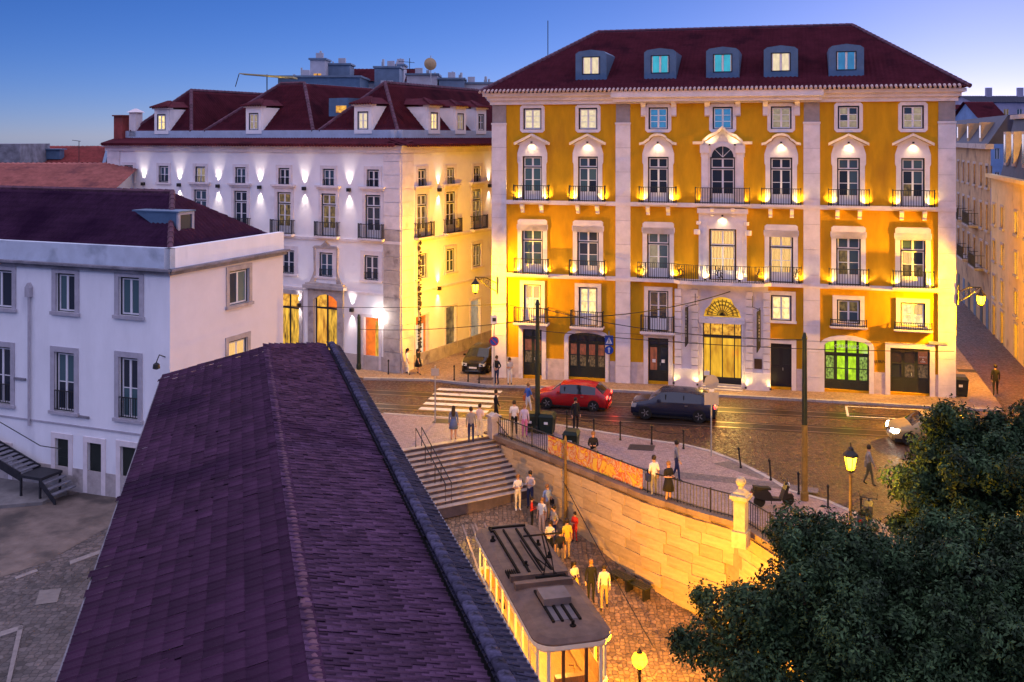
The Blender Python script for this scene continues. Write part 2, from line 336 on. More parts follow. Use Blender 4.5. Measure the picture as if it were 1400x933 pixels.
# tram lanes and rails, parallel to the palace front
DX, DY = .9644, -.2646                        # along the palace front (to the right)
def along(d, t): return (-1.22 + DX * t + DY * d, 65.86 + DY * t - DX * d)   # d metres in front of the palace
RAIL = pm('rail_steel', (.42, .30, .22), .35, .2, 5, metal=.8)
for d0, d1 in ((4.0, 5.4), (7.0, 8.4)):
    sheet('tram_lane', [along(d0, -14), along(d0, 60), along(d1, 60), along(d1, -14)], gz, .004, LANE)
    for dd in (d0 + .22, d1 - .28):
        sheet('tram_rail', [along(dd, -14), along(dd, 60), along(dd + .10, 60), along(dd + .10, -14)], gz, .012, RAIL)
for i in range(5):                            # zebra crossing
    d = 3.0 + i * 1.12
    mb = MB(); a, b, c, e = along(d, -2.6 + i * .12), along(d, 1.5 + i * .12), along(d + .55, 1.5 + i * .12), along(d + .55, -2.6 + i * .12)
    sheet('zebra_stripe', [a, b, c, e], gz, .018, PAINT)
for u, v, w_, h_ in ((1225, 566, 2.6, 1.1),):
    c = gp(u, v); q = Vector((DX, DY)); r = Vector((-DY, DX))
    mb = MB(); P = [c.xy + q * a + r * b for a, b in ((-w_, -h_), (w_, -h_), (w_, h_), (-w_, h_))]
    for i in range(4):
        A, B = P[i], P[(i + 1) % 4]; nn = Vector((-(B - A).y, (B - A).x)).normalized() * .12
        mb.add([(p.x, p.y, gz(p.x) + .016) for p in (A, B, B + nn, A + nn)], [(0, 1, 2, 3)])
    mb.build('bay_marking', PAINT)['kind'] = 'structure'
# covers and gratings
for u, v, a, dz in ((607, 576, .8, .124), (664, 518, .7, .124), (820, 532, .7, .124), (877, 612, .9, .124), (1322, 507, .8, .124)):
    c = gp(u, v, dz); m = MB()
    m.box(-a * .7, a * .7, -a * .5, a * .5, -.02, .006)
    for i in range(6): m.box(-a * .62, a * .62, -a * .42 + i * a * .15, -a * .42 + i * a * .15 + .04, .006, .012)
    o = m.build('drain_cover', pm('cast_iron_cover', (.05, .04, .04), .6, .3, 5), None, c); o.rotation_euler = (0, -.02, R(-15)); o['kind'] = 'structure'
# yard patches: concrete strip along the white house, edging lines, slabs
def yp(*px): return [tuple(gp(u, v, .1).xy) for u, v in px]
sheet('yard_apron', yp((0, 690), (60, 682), (165, 668), (200, 660), (150, 720), (60, 770), (0, 790)), gz, .106, YDIRT)
sheet('yard_platform', yp((-40, 680), (0, 696), (58, 691), (92, 676), (60, 640), (-40, 630)), gz, .25, pm('platform_slab', (.20, .19, .19), .85, .3, 1.5), .3)
sheet('yard_slab', yp((48, 828), (78, 824), (84, 805), (54, 808)), gz, .116, pm('slab_grey', (.20, .175, .16), .8, .2, 3))
EDGE = pm('edging_stone', (.24, .21, .20), .8, .2, 4)
for a in (((-10, 868), (30, 856), (32, 861), (-10, 875)), ((25, 858), (32, 857), (14, 936), (8, 936)), ((95, 768), (140, 752), (141, 756), (96, 773)), ((20, 790), (50, 779), (52, 782), (22, 793))):
    sheet('edging_line', yp(*a), gz, .128, EDGE, .03)
# ------------------------------------------------------------------ retaining wall with coursed blocks
WALLSTONE = pm('ashlar_block', (.46, .33, .19), .85, .25, 1.6, .4, 14, rnd=.15, blotch=((.22, .14, .075), .7, .58))
MORTAR = pm('wall_mortar', (.30, .21, .13), .95, .2, 4)
wall = tag(empty('retaining_wall', (WTOP[0][0], WTOP[0][1], gz(0))), 'tall coursed stone retaining wall below the iron railing, lit amber', 'wall')
wo_ = Vector(wall.location)
segs = []; acc = 0.0
for a, b in zip(WTOP[:-1], WTOP[1:]):
    L = (Vector(b) - Vector(a)).length; segs.append((acc, acc + L, Vector(a), Vector(b))); acc += L
def wpt(s):
    for s0, s1, a, b in segs:
        if s <= s1 or s1 == acc: return a + (b - a) * ((s - s0) / (s1 - s0)), (b - a).normalized()
mb = MB(); ss = [i * .8 for i in range(int(acc / .8))]
pr = []
for s in ss:
    p, d = wpt(s); n = Vector((d.y, -d.x))                        # towards the lower street
    if n.x > 0: n = -n
    q = p - n * .55
    pr.append([(p.x, p.y, lz(p.x, p.y) - 1), (p.x, p.y, gz(p.x) + .10), (q.x, q.y, gz(q.x) + .10), (q.x, q.y, lz(p.x, p.y) - 1)])
for i in range(len(pr) - 1):
    mb.add(pr[i] + pr[i + 1], [(0, 4, 5, 1), (1, 5, 6, 2), (2, 6, 7, 3)])
for v_ in range(len(mb.v)): mb.v[v_] = tuple(Vector(mb.v[v_]) - wo_)
mb.build('wall_core', MORTAR, wall)
blk = [MB().hexa([(-.5, -.06, -.5), (.5, -.06, -.5), (.5, .1, -.5), (-.5, .1, -.5), (-.5, -.06, .5), (.5, -.06, .5), (.5, .1, .5), (-.5, .1, .5)]).mesh('stone_block%d' % i, WALLSTONE) for i in range(1)]
bmb = bmesh.new(); bmb.from_mesh(blk[0]); bmesh.ops.bevel(bmb, geom=[e for e in bmb.edges if all(abs(v.co.y + .06) < 1e-4 for v in e.verts)], offset=.025, segments=1); bmb.to_mesh(blk[0]); bmb.free()
row = 0; z = -.16
cnt = 0
while z > -8.2 and cnt < 290:
    hgt = random.choice((.42, .46, .5)); s = random.uniform(-.5, 0)
    while s < 24:
        L = random.uniform(.9, 1.7); sm = s + L / 2
        if s > 0:
            p, d = wpt(sm); n = Vector((d.y, -d.x)); n = -n if n.x > 0 else n
            if z - hgt > lz(p.x, p.y) - .45 and cnt < 290:
                ang = math.atan2(d.y, d.x) + (math.pi if Vector((math.sin(math.atan2(d.y, d.x)), -math.cos(math.atan2(d.y, d.x)))).dot(n) < 0 else 0)
                c = p + n * (.0 + random.uniform(-.012, .02))
                link('stone_block', blk[0], wall, Vector((c.x, c.y, z - hgt / 2 + gz(p.x))) - wo_, (0, 0, ang), (L - .012, 1, hgt - .012)); cnt += 1
        s += L
    z -= hgt; row += 1
cop = MB().box(-.5, .5, -.32, .32, 0, .22).mesh('coping_stone', pm('coping', (.20, .14, .10), .8, .3, 2, .2, 20, rnd=.15))
for i in range(int(21 / 1.1)):
    p, d = wpt(.4 + i * 1.1); n = Vector((d.y, -d.x)); n = -n if n.x > 0 else n; c = p - n * .16
    link('coping_stone', cop, wall, Vector((c.x, c.y, gz(c.x) + .0)) - wo_, (0, 0, math.atan2(d.y, d.x)), (1.09, 1, 1))
# iron railing on the coping
rail = tag(empty('iron_railing', (WTOP[0][0], WTOP[0][1], gz(0) + .2)), 'black iron bar railing along the top of the stone retaining wall', 'railing')
ro = Vector(rail.location); tp = []; bt = []
bar = MB().tube([(0, 0, 0), (0, 0, .92)], .017, 5).mesh('railing_bar', IRON)
pst = MB().tube([(0, 0, 0), (0, 0, 1.0)], .035, 6).mesh('railing_post', IRON)
s = .25; k = 0
while s < 18.6:
    p, d = wpt(s); n = Vector((d.y, -d.x)); n = -n if n.x > 0 else n; c = p - n * .16; P = Vector((c.x, c.y, gz(c.x) + .21))
    tp.append(P - ro + Vector((0, 0, .93))); bt.append(P - ro + Vector((0, 0, .08)))
    link('post' if k % 10 == 0 else 'bar', pst if k % 10 == 0 else bar, rail, P - ro); s += .165; k += 1
MB().tube(tp, .03, 6).build('top_rail', IRON, rail); MB().tube(bt, .022, 5).build('bottom_rail', IRON, rail)
# banner tied behind the bars
def banner_mat():
    m, t, p = nodes('painted_banner'); L = t.links.new
    tc = N(t, 'ShaderNodeTexCoord'); sx = N(t, 'ShaderNodeSeparateXYZ'); L(tc.outputs['Object'], sx.inputs[0])
    n = N(t, 'ShaderNodeTexNoise'); n.inputs['Scale'].default_value = 1.9; n.inputs['Detail'].default_value = 4; n.inputs['Distortion'].default_value = 1.5
    L(tc.outputs['Object'], n.inputs['Vector'])
    rp = N(t, 'ShaderNodeValToRGB'); e = rp.color_ramp.elements
    e[0].position = .3; e[0].color = (.70, .50, .05, 1); e[1].position = .72; e[1].color = (.6, .30, .02, 1)
    for ps, c in ((.42, (.70, .42, .03, 1)), (.47, (.50, .05, .015, 1)), (.55, (.62, .50, .25, 1)), (.6, (.58, .09, .012, 1)), (.65, (.7, .45, .03, 1))):
        q = e.new(ps); q.color = c
    L(n.outputs['Fac'], rp.inputs[0]); L(rp.outputs[0], p.inputs['Base Color']); p.inputs['Roughness'].default_value = .7; return m
mb = MB(); pts = []
s_ = 4.9
while s_ < 11.6:
    p, d = wpt(s_); n = Vector((d.y, -d.x)); n = -n if n.x > 0 else n
    c = p - n * .13 - n * (.015 * math.sin(s_ * 5)); pts.append(Vector((c.x, c.y, gz(c.x) + .26))); s_ += .2
o0 = pts[0].copy(); V = []; Fc = []
for i, P in enumerate(pts): V += [P - o0 + Vector((-.02, -.02, 0)), P - o0 + Vector((-.02, -.02, .86)), P - o0 + Vector((.0, .0, .86)), P - o0]
for i in range(len(pts) - 1):
    for a in range(4): Fc.append((4 * i + a, 4 * i + (a + 1) % 4, 4 * i + 4 + (a + 1) % 4, 4 * i + 4 + a))
mb.add(V, Fc)
tag(mb.build('banner', banner_mat(), None, o0), 'red and yellow painted banner tied along the railing bars', 'banner')
# ------------------------------------------------------------------ steps down to the funicular
ex, ey = Vector((.857, .515, 0)), Vector((.515, -.857, 0))
st = tag(empty('stone_steps', (-1.34, 53.05, 0)), 'wide flight of worn stone steps down from the square to the tram', 'steps')
RISER = pm('riser_shade', (.085, .065, .075), .8, .35, 3, .3, 20)  # darker than the treads: shade on the risers is put into the colour
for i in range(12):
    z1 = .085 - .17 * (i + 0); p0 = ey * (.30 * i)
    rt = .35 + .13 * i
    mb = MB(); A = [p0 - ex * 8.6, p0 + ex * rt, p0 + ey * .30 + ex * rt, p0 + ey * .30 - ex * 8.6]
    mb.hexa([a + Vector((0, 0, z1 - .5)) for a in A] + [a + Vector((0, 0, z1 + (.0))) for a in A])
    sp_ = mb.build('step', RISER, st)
    tr_ = MB(); ov = .035; Bq = [p0 - ex * 8.6 - ey * .0, p0 + ex * rt, p0 + ey * (.30 + ov) + ex * rt, p0 + ey * (.30 + ov) - ex * 8.6]
    tr_.hexa([a + Vector((0, 0, z1 - .0)) for a in Bq] + [a + Vector((0, 0, z1 + .035)) for a in Bq]); tr_.build('tread', STEPM, sp_)
def handrail(name, label, a, b, parent_z, double):
    A, B = Vector(a), Vector(b); e = tag(empty(name, A), label, 'handrail'); D = B - A; up = Vector((0, 0, .95))
    MB().tube([Vector((0, 0, 0)), up, up + D, D], .025, 6).build('top_rail', IRON, e)
    if double: MB().tube([up * .5, up * .5 + D], .018, 6).build('mid_rail', IRON, e)
    for f in (.33, .66): MB().tube([D * f - Vector((0, 0, .05)), D * f + up], .02, 6).build('post', IRON, e)
    return e
T = Vector((-1.34, 53.05, .1))
hA = T - ex * 3.75 + ey * .1
for off, lb in ((0, 'thin iron handrail on the steps, the one nearer the stub wall'), (.32, 'thin iron handrail on the steps, the one nearer the tiled roof')):
    handrail('handrail', lb, hA - ex * off, hA - ex * off + ey * 3.2 + Vector((0, 0, -1.85)), 0, False)['group'] = 'twin handrails on the steps'
handrail('wall_handrail', 'iron handrail sloping down beside the stub wall at the top of the steps', T + ex * .25 + ey * .3, T + ex * .62 + ey * 3.0 + Vector((0, 0, -1.5)), 0, False)
pp = gp(675, 596, .12)
mb = MB(); mb.box(-.24, .24, -.24, .24, -.1, .95); mb.box(-.29, .29, -.29, .29, .95, 1.08); mb.prism([(-.22, 1.08), (.22, 1.08), (0, 1.2)], -.22, .22)
o = mb.build('stone_pier', STONE_D, None, pp); o.rotation_euler = (0, 0, R(31)); tag(o, 'squat stone pier ending the railing at the head of the steps', 'pier')
# funicular rails on the lower street
tdir = Vector((.24, -.97)).normalized(); tside = Vector((.97, .24)).normalized()
TC = Vector((.85, 36.9))                      # middle of the car in plan
for off in (-.52, .52, -.08, .08):
    a = TC + tside * off - tdir * 11; b = TC + tside * off + tdir * 34; c = tside * .045
    sheet('funicular_rail', [tuple(a - c), tuple(a + c), tuple(b + c), tuple(b - c)], lz, .03, RAIL, .05)
for off in (-1.5, 1.7):
    a = TC + tside * off - tdir * 9.4; b = TC + tside * off + tdir * 20; c = tside * .12
    sheet('track_edging', [tuple(a - c), tuple(a + c), tuple(b + c), tuple(b - c)], lz, .06, KERB, .1)
# ================================================================== facade toolkit
class Fac:
    """a building front: local x along the wall (to the right), y into the building, z up"""
    def __init__(s, A, B): s.A = Vector(A); s.B = Vector(B); d = s.B - s.A; s.W = d.length; d.normalize(); s.c, s.s = d.x, d.y; s.rz = math.atan2(d.y, d.x)
    def x(s, u): a = (u - 700) / F; return (a * s.A.y - s.A.x) / (s.c - a * s.s)
    def z(s, u, v): Y = s.A.y + s.x(u) * s.s; return HC - (v - VH) / F * Y
    def root(s, name): return empty(name, (s.A.x, s.A.y, 0), s.rz)
def wall_holes(mb, x0, x1, z0, z1, holes, depth=.24, y=0.0, m=0, mr=0):
    hs = [(max(x0, a), min(x1, b), max(z0, c), min(z1, d)) for a, b, c, d in holes]
    xs = sorted({x0, x1, *[h[0] for h in hs], *[h[1] for h in hs]}); zs = sorted({z0, z1, *[h[2] for h in hs], *[h[3] for h in hs]})
    for a, b in zip(xs[:-1], xs[1:]):
        for c, d in zip(zs[:-1], zs[1:]):
            mx, mz = (a + b) / 2, (c + d) / 2
            if any(h[0] < mx < h[1] and h[2] < mz < h[3] for h in hs): continue
            mb.add([(a, y, c), (b, y, c), (b, y, d), (a, y, d)], [(0, 1, 2, 3)], m)
    for a, b, c, d in hs:
        q = y + depth
        mb.add([(a, y, c), (b, y, c), (b, y, d), (a, y, d), (a, q, c), (b, q, c), (b, q, d), (a, q, d)], [(0, 4, 5, 1), (1, 5, 6, 2), (2, 6, 7, 3), (3, 7, 4, 0)], mr)
        if depth > .1: mb.add([(a, q, c), (b, q, c), (b, q, d), (a, q, d)], [(0, 1, 2, 3)], mr)
def window(root, x, z0, z1, w, glass, rows=2, transom=0.0, panel=0.0, y=.12, fw=None, fd=None, name='window', cols=2, label=None):
    fw = fw or FRAME_W; fd = fd or FRAME_D; mb = MB(); c = .085; xl, xr = x - w / 2, x + w / 2
    mb.box(xl, xl + c, y - .04, y + .07, z0, z1); mb.box(xr - c, xr, y - .04, y + .07, z0, z1)
    mb.box(xl + c, xr - c, y - .035, y + .07, z1 - c, z1); mb.box(xl + c, xr - c, y - .035, y + .07, z0, z0 + .04)
    cells = []; top = z1 - c
    if transom:
        zt = z1 - transom; mb.box(xl + c, xr - c, y - .045, y + .07, zt - .07, zt); cells.append((zt, top, 1, 0)); top = zt - .07
    cells.append((z0 + .04, top, rows, panel))
    P = []; iw = (w - 2 * c) / cols
    for a, b, rws, pn in cells:
        for k in range(cols):
            l, r = xl + c + iw * k, xl + c + iw * (k + 1); sw = .055
            mb.box(l, l + sw, y - .025, y + .03, a, b, 1); mb.box(r - sw, r, y - .025, y + .03, a, b, 1)
            mb.box(l + sw, r - sw, y - .02, y + .03, b - .05, b, 1); bz = a + (pn or .06); mb.box(l + sw, r - sw, y - .02, y + .03, a, bz, 1)
            h = (b - .05 - bz) / rws
            for q in range(1, rws): mb.box(l + sw, r - sw, y - .015, y + .03, bz + h * q - .02, bz + h * q + .02, 1)
            for q in range(rws): P.append(((l + r) / 2, bz + h * (q + .5), iw - 2 * sw, h - .02, k, q))
    o = mb.build(name, [fd, fw], root)
    if label: o['label'] = label
    for i, (px, pz, pw, ph, k, q) in enumerate(P):
        g = glass if not isinstance(glass, (list, tuple)) else glass[i % len(glass)]
        pane(o, px, pz, pw, ph, g, y + .012)
    return o
def surround(root, x, z0, z1, w, t=.26, proud=.07, mat=None, ears=0.0, sill=True, key=False, name='window_surround'):
    mb = MB(); a, b = x - w / 2, x + w / 2
    mb.prism([(a - t, z0), (a, z0), (a, z1), (a - t, z1 - .001)], -proud, .02)
    mb.prism([(b, z0), (b + t, z0), (b + t, z1 - .001), (b, z1)], -proud, .02)
    if ears: mb.prism([(a - t - ears, z1 - .25), (a - t, z1 - .4), (a - t, z1 + t * .9), (a - t + .12, z1 + t * 1.25), (b + t - .12, z1 + t * 1.25), (b + t, z1 + t * .9), (b + t, z1 - .4), (b + t + ears, z1 - .25), (b + t + ears, z1), (b, z1), (a, z1), (a - t - ears, z1)], -proud - .004, .02)
    else: mb.box(a - t, b + t, -proud - .004, .02, z1, z1 + t)
    if sill: mb.box(a - t - .05, b + t + .05, -proud - .08, .02, z0 - .14, z0)
    return mb.build(name, mat or STONE, root)
def balcony(root, x, z, w, d=.5, h=.95, step=.14, slab=.13, mat=None, brackets=True, panels=(), curve=0.0):
    mb = MB(); m = mat or STONE
    mb.box(x - w / 2, x + w / 2, -d, .02, z - slab, z); mb.box(x - w / 2 + .06, x + w / 2 - .06, -d + .07, .02, z - slab - .06, z - slab)
    o = mb.build('balcony', m, root)
    r = MB(); l, q, e = x - w / 2 + .05, x + w / 2 - .05, -d + .06; rr = .02
    for zz in (z + .06, z + h):
        r.box(l, q, e - rr, e + rr, zz - rr, zz + rr); r.box(l - rr, l + rr, e + rr, .0, zz - rr, zz + rr); r.box(q - rr, q + rr, e + rr, .0, zz - rr, zz + rr)
    n = max(2, int((q - l) / step))
    for i in range(n + 1):
        xx = l + (q - l) * i / n; bb = .027 if i in (0, n) else .015; r.box(xx - bb, xx + bb, e - bb, e + bb, z, z + h + (.06 if i in (0, n) else -.02))
    for yy in (e * .35, e * .7):
        for xx in (l, q): r.box(xx - .013, xx + .013, yy - .013, yy + .013, z + .06, z + h)
    for px in panels:
        for i in range(7):
            a = math.pi * i / 6; r.tube([(px + .17 * math.cos(a), e, z + .15 + .09 * i), (px - .17 * math.cos(a * 2), e, z + .2 + .09 * i)], .02, 4)
        r.box(px - .2, px - .17, e - .02, e + .02, z + .08, z + h); r.box(px + .17, px + .2, e - .02, e + .02, z + .08, z + h)
    r.build('railing', IRON, o)
    return o
def console(root, x, z, h=.55, w=.22, d=.4, mat=None):
    mb = MB(); mb.prism([(0, z), (-d, z), (-d, z - .1), (-d * .8, z - .22), (-d * .35, z - .38), (-d * .45, z - h + .08), (-d * .2, z - h), (0, z - h)], x - w / 2, x + w / 2, 'x')
    return mb.build('console_bracket', mat or STONE, root)
def tile_slope(name, parent, O, es, er, s0, s1, L, k0, k1, mat, period=.26, course=.40, amp=.05, step=.03, sub=4):
    O, es, er = Vector(O), Vector(es).normalized(), Vector(er).normalized(); n = es.cross(er)
    if n.z < 0: n = -n
    ns = int((s1 - s0) / period * sub) + 1; S = np.linspace(s0, s1, ns + 1); prof = amp * (.5 + .5 * np.cos(2 * np.pi * S / period))
    rows = []; nc = max(1, round(L / course)); cc = L / nc
    for i in range(nc): rows += [(i * cc, step), ((i + 1) * cc, 0.0)]
    V = []
    for r, h in rows:
        lo, hi = s0 + k0 * r, s1 - k1 * r
        if hi < lo: lo = hi = (lo + hi) / 2
        s = np.clip(S, lo, hi); p = np.where((S < lo) | (S > hi), amp * .4, prof) + h
        V.append(np.array(O)[None] + s[:, None] * np.array(es)[None] + r * np.array(er)[None] + p[:, None] * np.array(n)[None])
    V = np.concatenate(V); m = ns + 1; Fq = []
    a = np.arange(ns)
    for i in range(len(rows) - 1):
        r, h = rows[i]; lo, hi = s0 + k0 * r, s1 - k1 * r
        ok = (S[1:] >= lo - .001) & (S[:-1] <= hi + .001); aa = a[ok]
        Fq.append(np.stack([i * m + aa, i * m + aa + 1, (i + 1) * m + aa + 1, (i + 1) * m + aa], 1))
    return link(name, npmesh(name, V, np.concatenate(Fq), mat), parent)
def ridge_caps(name, parent, a, b, mat, r=.13, seg=.42):
    a, b = Vector(a), Vector(b); D = b - a; n = max(1, round(D.length / seg)); mb = MB()
    for i in range(n): mb.tube([a + D * (i / n), a + D * ((i + 1.12) / n)], [r * 1.12, r * .92], 6)
    return mb.build(name, mat, parent)
def hip_roof(name, root, x0, x1, y0, y1, ze, zr, rx0, rx1, ry, mat, rmat, over=.0, back=True):
    """hip roof with ridge along x at y=ry from rx0 to rx1"""
    e = empty(name, (0, 0, 0)); e.parent = root
    run = ry - y0; rise = zr - ze; L = math.hypot(run, rise)
    tile_slope('roof_slope', e, (0, y0, ze), (1, 0, 0), (0, run, rise), x0, x1, L, (rx0 - x0) / L, (x1 - rx1) / L, mat)
    for xa, xb, sg in ((x0, rx0, 1), (x1, rx1, -1)):
        rn = abs(xb - xa); L2 = math.hypot(rn, rise)
        if rn > .05: tile_slope('roof_slope', e, (xa, 0, ze), (0, 1, 0), (sg * rn, 0, rise), y0, y1, L2, (ry - y0) / L2, (y1 - ry) / L2, mat, sub=3)
    if back:
        run2 = y1 - ry; L3 = math.hypot(run2, rise)
        tile_slope('roof_slope', e, (0, y1, ze), (1, 0, 0), (0, -run2, rise), x0, x1, L3, (rx0 - x0) / L3, (x1 - rx1) / L3, mat, sub=2)
    if rx1 > rx0 + .1: ridge_caps('ridge_cap', e, (rx0, ry, zr + .04), (rx1, ry, zr + .04), rmat)
    for p, q in (((x0, y0), (rx0, ry)), ((x1, y0), (rx1, ry))): ridge_caps('hip_cap', e, (p[0], p[1], ze + .05), (q[0], q[1], zr + .05), rmat)
    return e
WARM = (1.0, .70, .20)
UPL = MB().box(-.06, .06, -.05, .05, 0, .1).mesh('uplight', IRON)
def uplight(root, x, z, p, y=-.22, col=WARM):
    o = link('uplight', UPL, root, (x, y, z))
    lamp('uplight_lamp', 'SPOT', (0, 0, .13), p, col, o, .04, R(150), .8, (0, .32, 1)); return o

# ================================================================== the yellow palace
FY = Fac((-1.22, 65.86), (25.33, 58.57)); Y = FY.root('yellow_palace')
tag(Y, 'ochre yellow palace with stone pilasters, floodlit balconies and five roof dormers', 'building')
W = FY.W; cx = [FY.x(u) for u in (728, 804, 900, 988, 1068, 1160, 1248)]
base = lambda x: .27 + x / W * .46
zA0, zA1, z30, z31, z20, z21 = 16.0, 17.35, 11.5, 14.3, 6.85, 9.95
holes = []; ww = 1.28
for i, x in enumerate(cx):
    holes.append((x - .6, x + .6, zA0, zA1)); wf = ww if i != 3 else 1.5
    holes.append((x - wf / 2, x + wf / 2, z30, z31 + (.75 if i == 3 else 0)))
    holes.append((x - (ww + .1) / 2 - (.1 if i == 3 else 0), x + (ww + .1) / 2 + (.1 if i == 3 else 0), z20, z21))
mez = [(cx[0], 3.77, 6.15, 1.15), (cx[1], 3.70, 6.1, 1.2), (cx[2], 3.6, 6.06, 1.25), None, (cx[4], 4.56, 6.08, 1.2), (cx[5], 4.56, 5.97, 1.3), (cx[6], 4.55, 5.95, 1.35)]
for m_ in mez:
    if m_: holes.append((m_[0] - m_[3] / 2, m_[0] + m_[3] / 2, m_[1], m_[2]))
gd = [(cx[0], 1.25, 3.3), (FY.x(802.5), 2.35, 3.25), (cx[2], 1.25, 3.15), None, (cx[4], 1.2, 3.2), (FY.x(1157.5), 2.5, 3.6), (FY.x(1244), 2.15, 3.3)]
for g in gd:
    if g: holes.append((g[0] - g[1] / 2, g[0] + g[1] / 2, base(g[0]) + .02, g[2]))
px0, px1 = FY.x(927), FY.x(1050); dx = FY.x(987.5)
holes.append((px0 + .3, px1 - .3, .2, 6.2))
mb = MB(); wall_holes(mb, 0, W, -1.2, 17.6, holes, .34)
for a, b in (((0, 0), (0, 16)), ((0, 16), (W, 16)), ((W, 16), (W, 0))): mb.add([(a[0], a[1], -1.2), (b[0], b[1], -1.2), (b[0], b[1], 17.6), (a[0], a[1], 17.6)], [(0, 1, 2, 3)])
mb.build('wall', OCHRE, Y)
for u0, u1 in ((673, 692.5), (842, 862), (1098.5, 1121), (1282.5, 1306.5)):       # pilasters in courses of blocks
    a, b = FY.x(u0), FY.x(u1); z = -.6; k = 0
    p = MB().box(a + .02, b - .02, -.06, .02, -.6, 17.58).build('pilaster', pm('joint_grey', (.3, .26, .26), .9), Y)
    hts = [1.9, 1.5, 1.55, 1.5, 1.5, 1.5, 1.5, 1.5, 1.5, 1.5, 1.5]
    for h in hts:
        z1 = min(z + h, 17.57); MB().box(a, b, -.12 - .004 * (k % 2), .01, z + .008, z1 - .008).build('pilaster_block', STONE, p); z = z1; k += 1
    MB().box(a - .03, b + .03, -.17, .0, 16.3, 16.42).build('pilaster_band', STONE, p)
# plinth
xs = [0] + sorted([v for g in gd if g for v in (g[0] - g[1] / 2 - .28, g[0] + g[1] / 2 + .28)] + [px0, px1]) + [W]
PLS = pm('plinth_stone', (.55, .45, .42), .8, .22, 2, .2, 20, blotch=((.30, .24, .24), 1.2, .62))
for a, b in zip(xs[0::2], xs[1::2]):
    MB().hexa([(a, -.05, -.8), (b, -.05, -.8), (b, .02, -.8), (a, .02, -.8), (a, -.05, base(a) + 1.15), (b, -.05, base(b) + 1.15), (b, .02, base(b) + 1.15), (a, .02, base(a) + 1.15)]).build('plinth', PLS, Y)
# string courses, frieze, cornice
for z in (z30, z20): MB().box(-.06, W + .06, -.16, .02, z - .26, z - .004).build('string_course', STONE, Y)
for z, zz, d in ((17.58, 17.85, .16), (17.85, 18.1, .32), (18.1, 18.3, .55)):
    MB().box(-d, W + d, -d, 16 + d, z + .002, zz).build('cornice', STONE, Y)
ca, cb = FY.x(842), FY.x(1121)
MB().box(ca - .2, cb + .2, -.75, -.552, 17.95, 18.32).build('cornice', STONE, Y); MB().box(ca - .1, cb + .1, -.55, -.322, 17.7, 18.1).build('cornice', STONE, Y)
for u in (880, 921.5, 967, 1009, 1046.5, 1090): console(Y, FY.x(u), 17.72, .95, .3, .34)
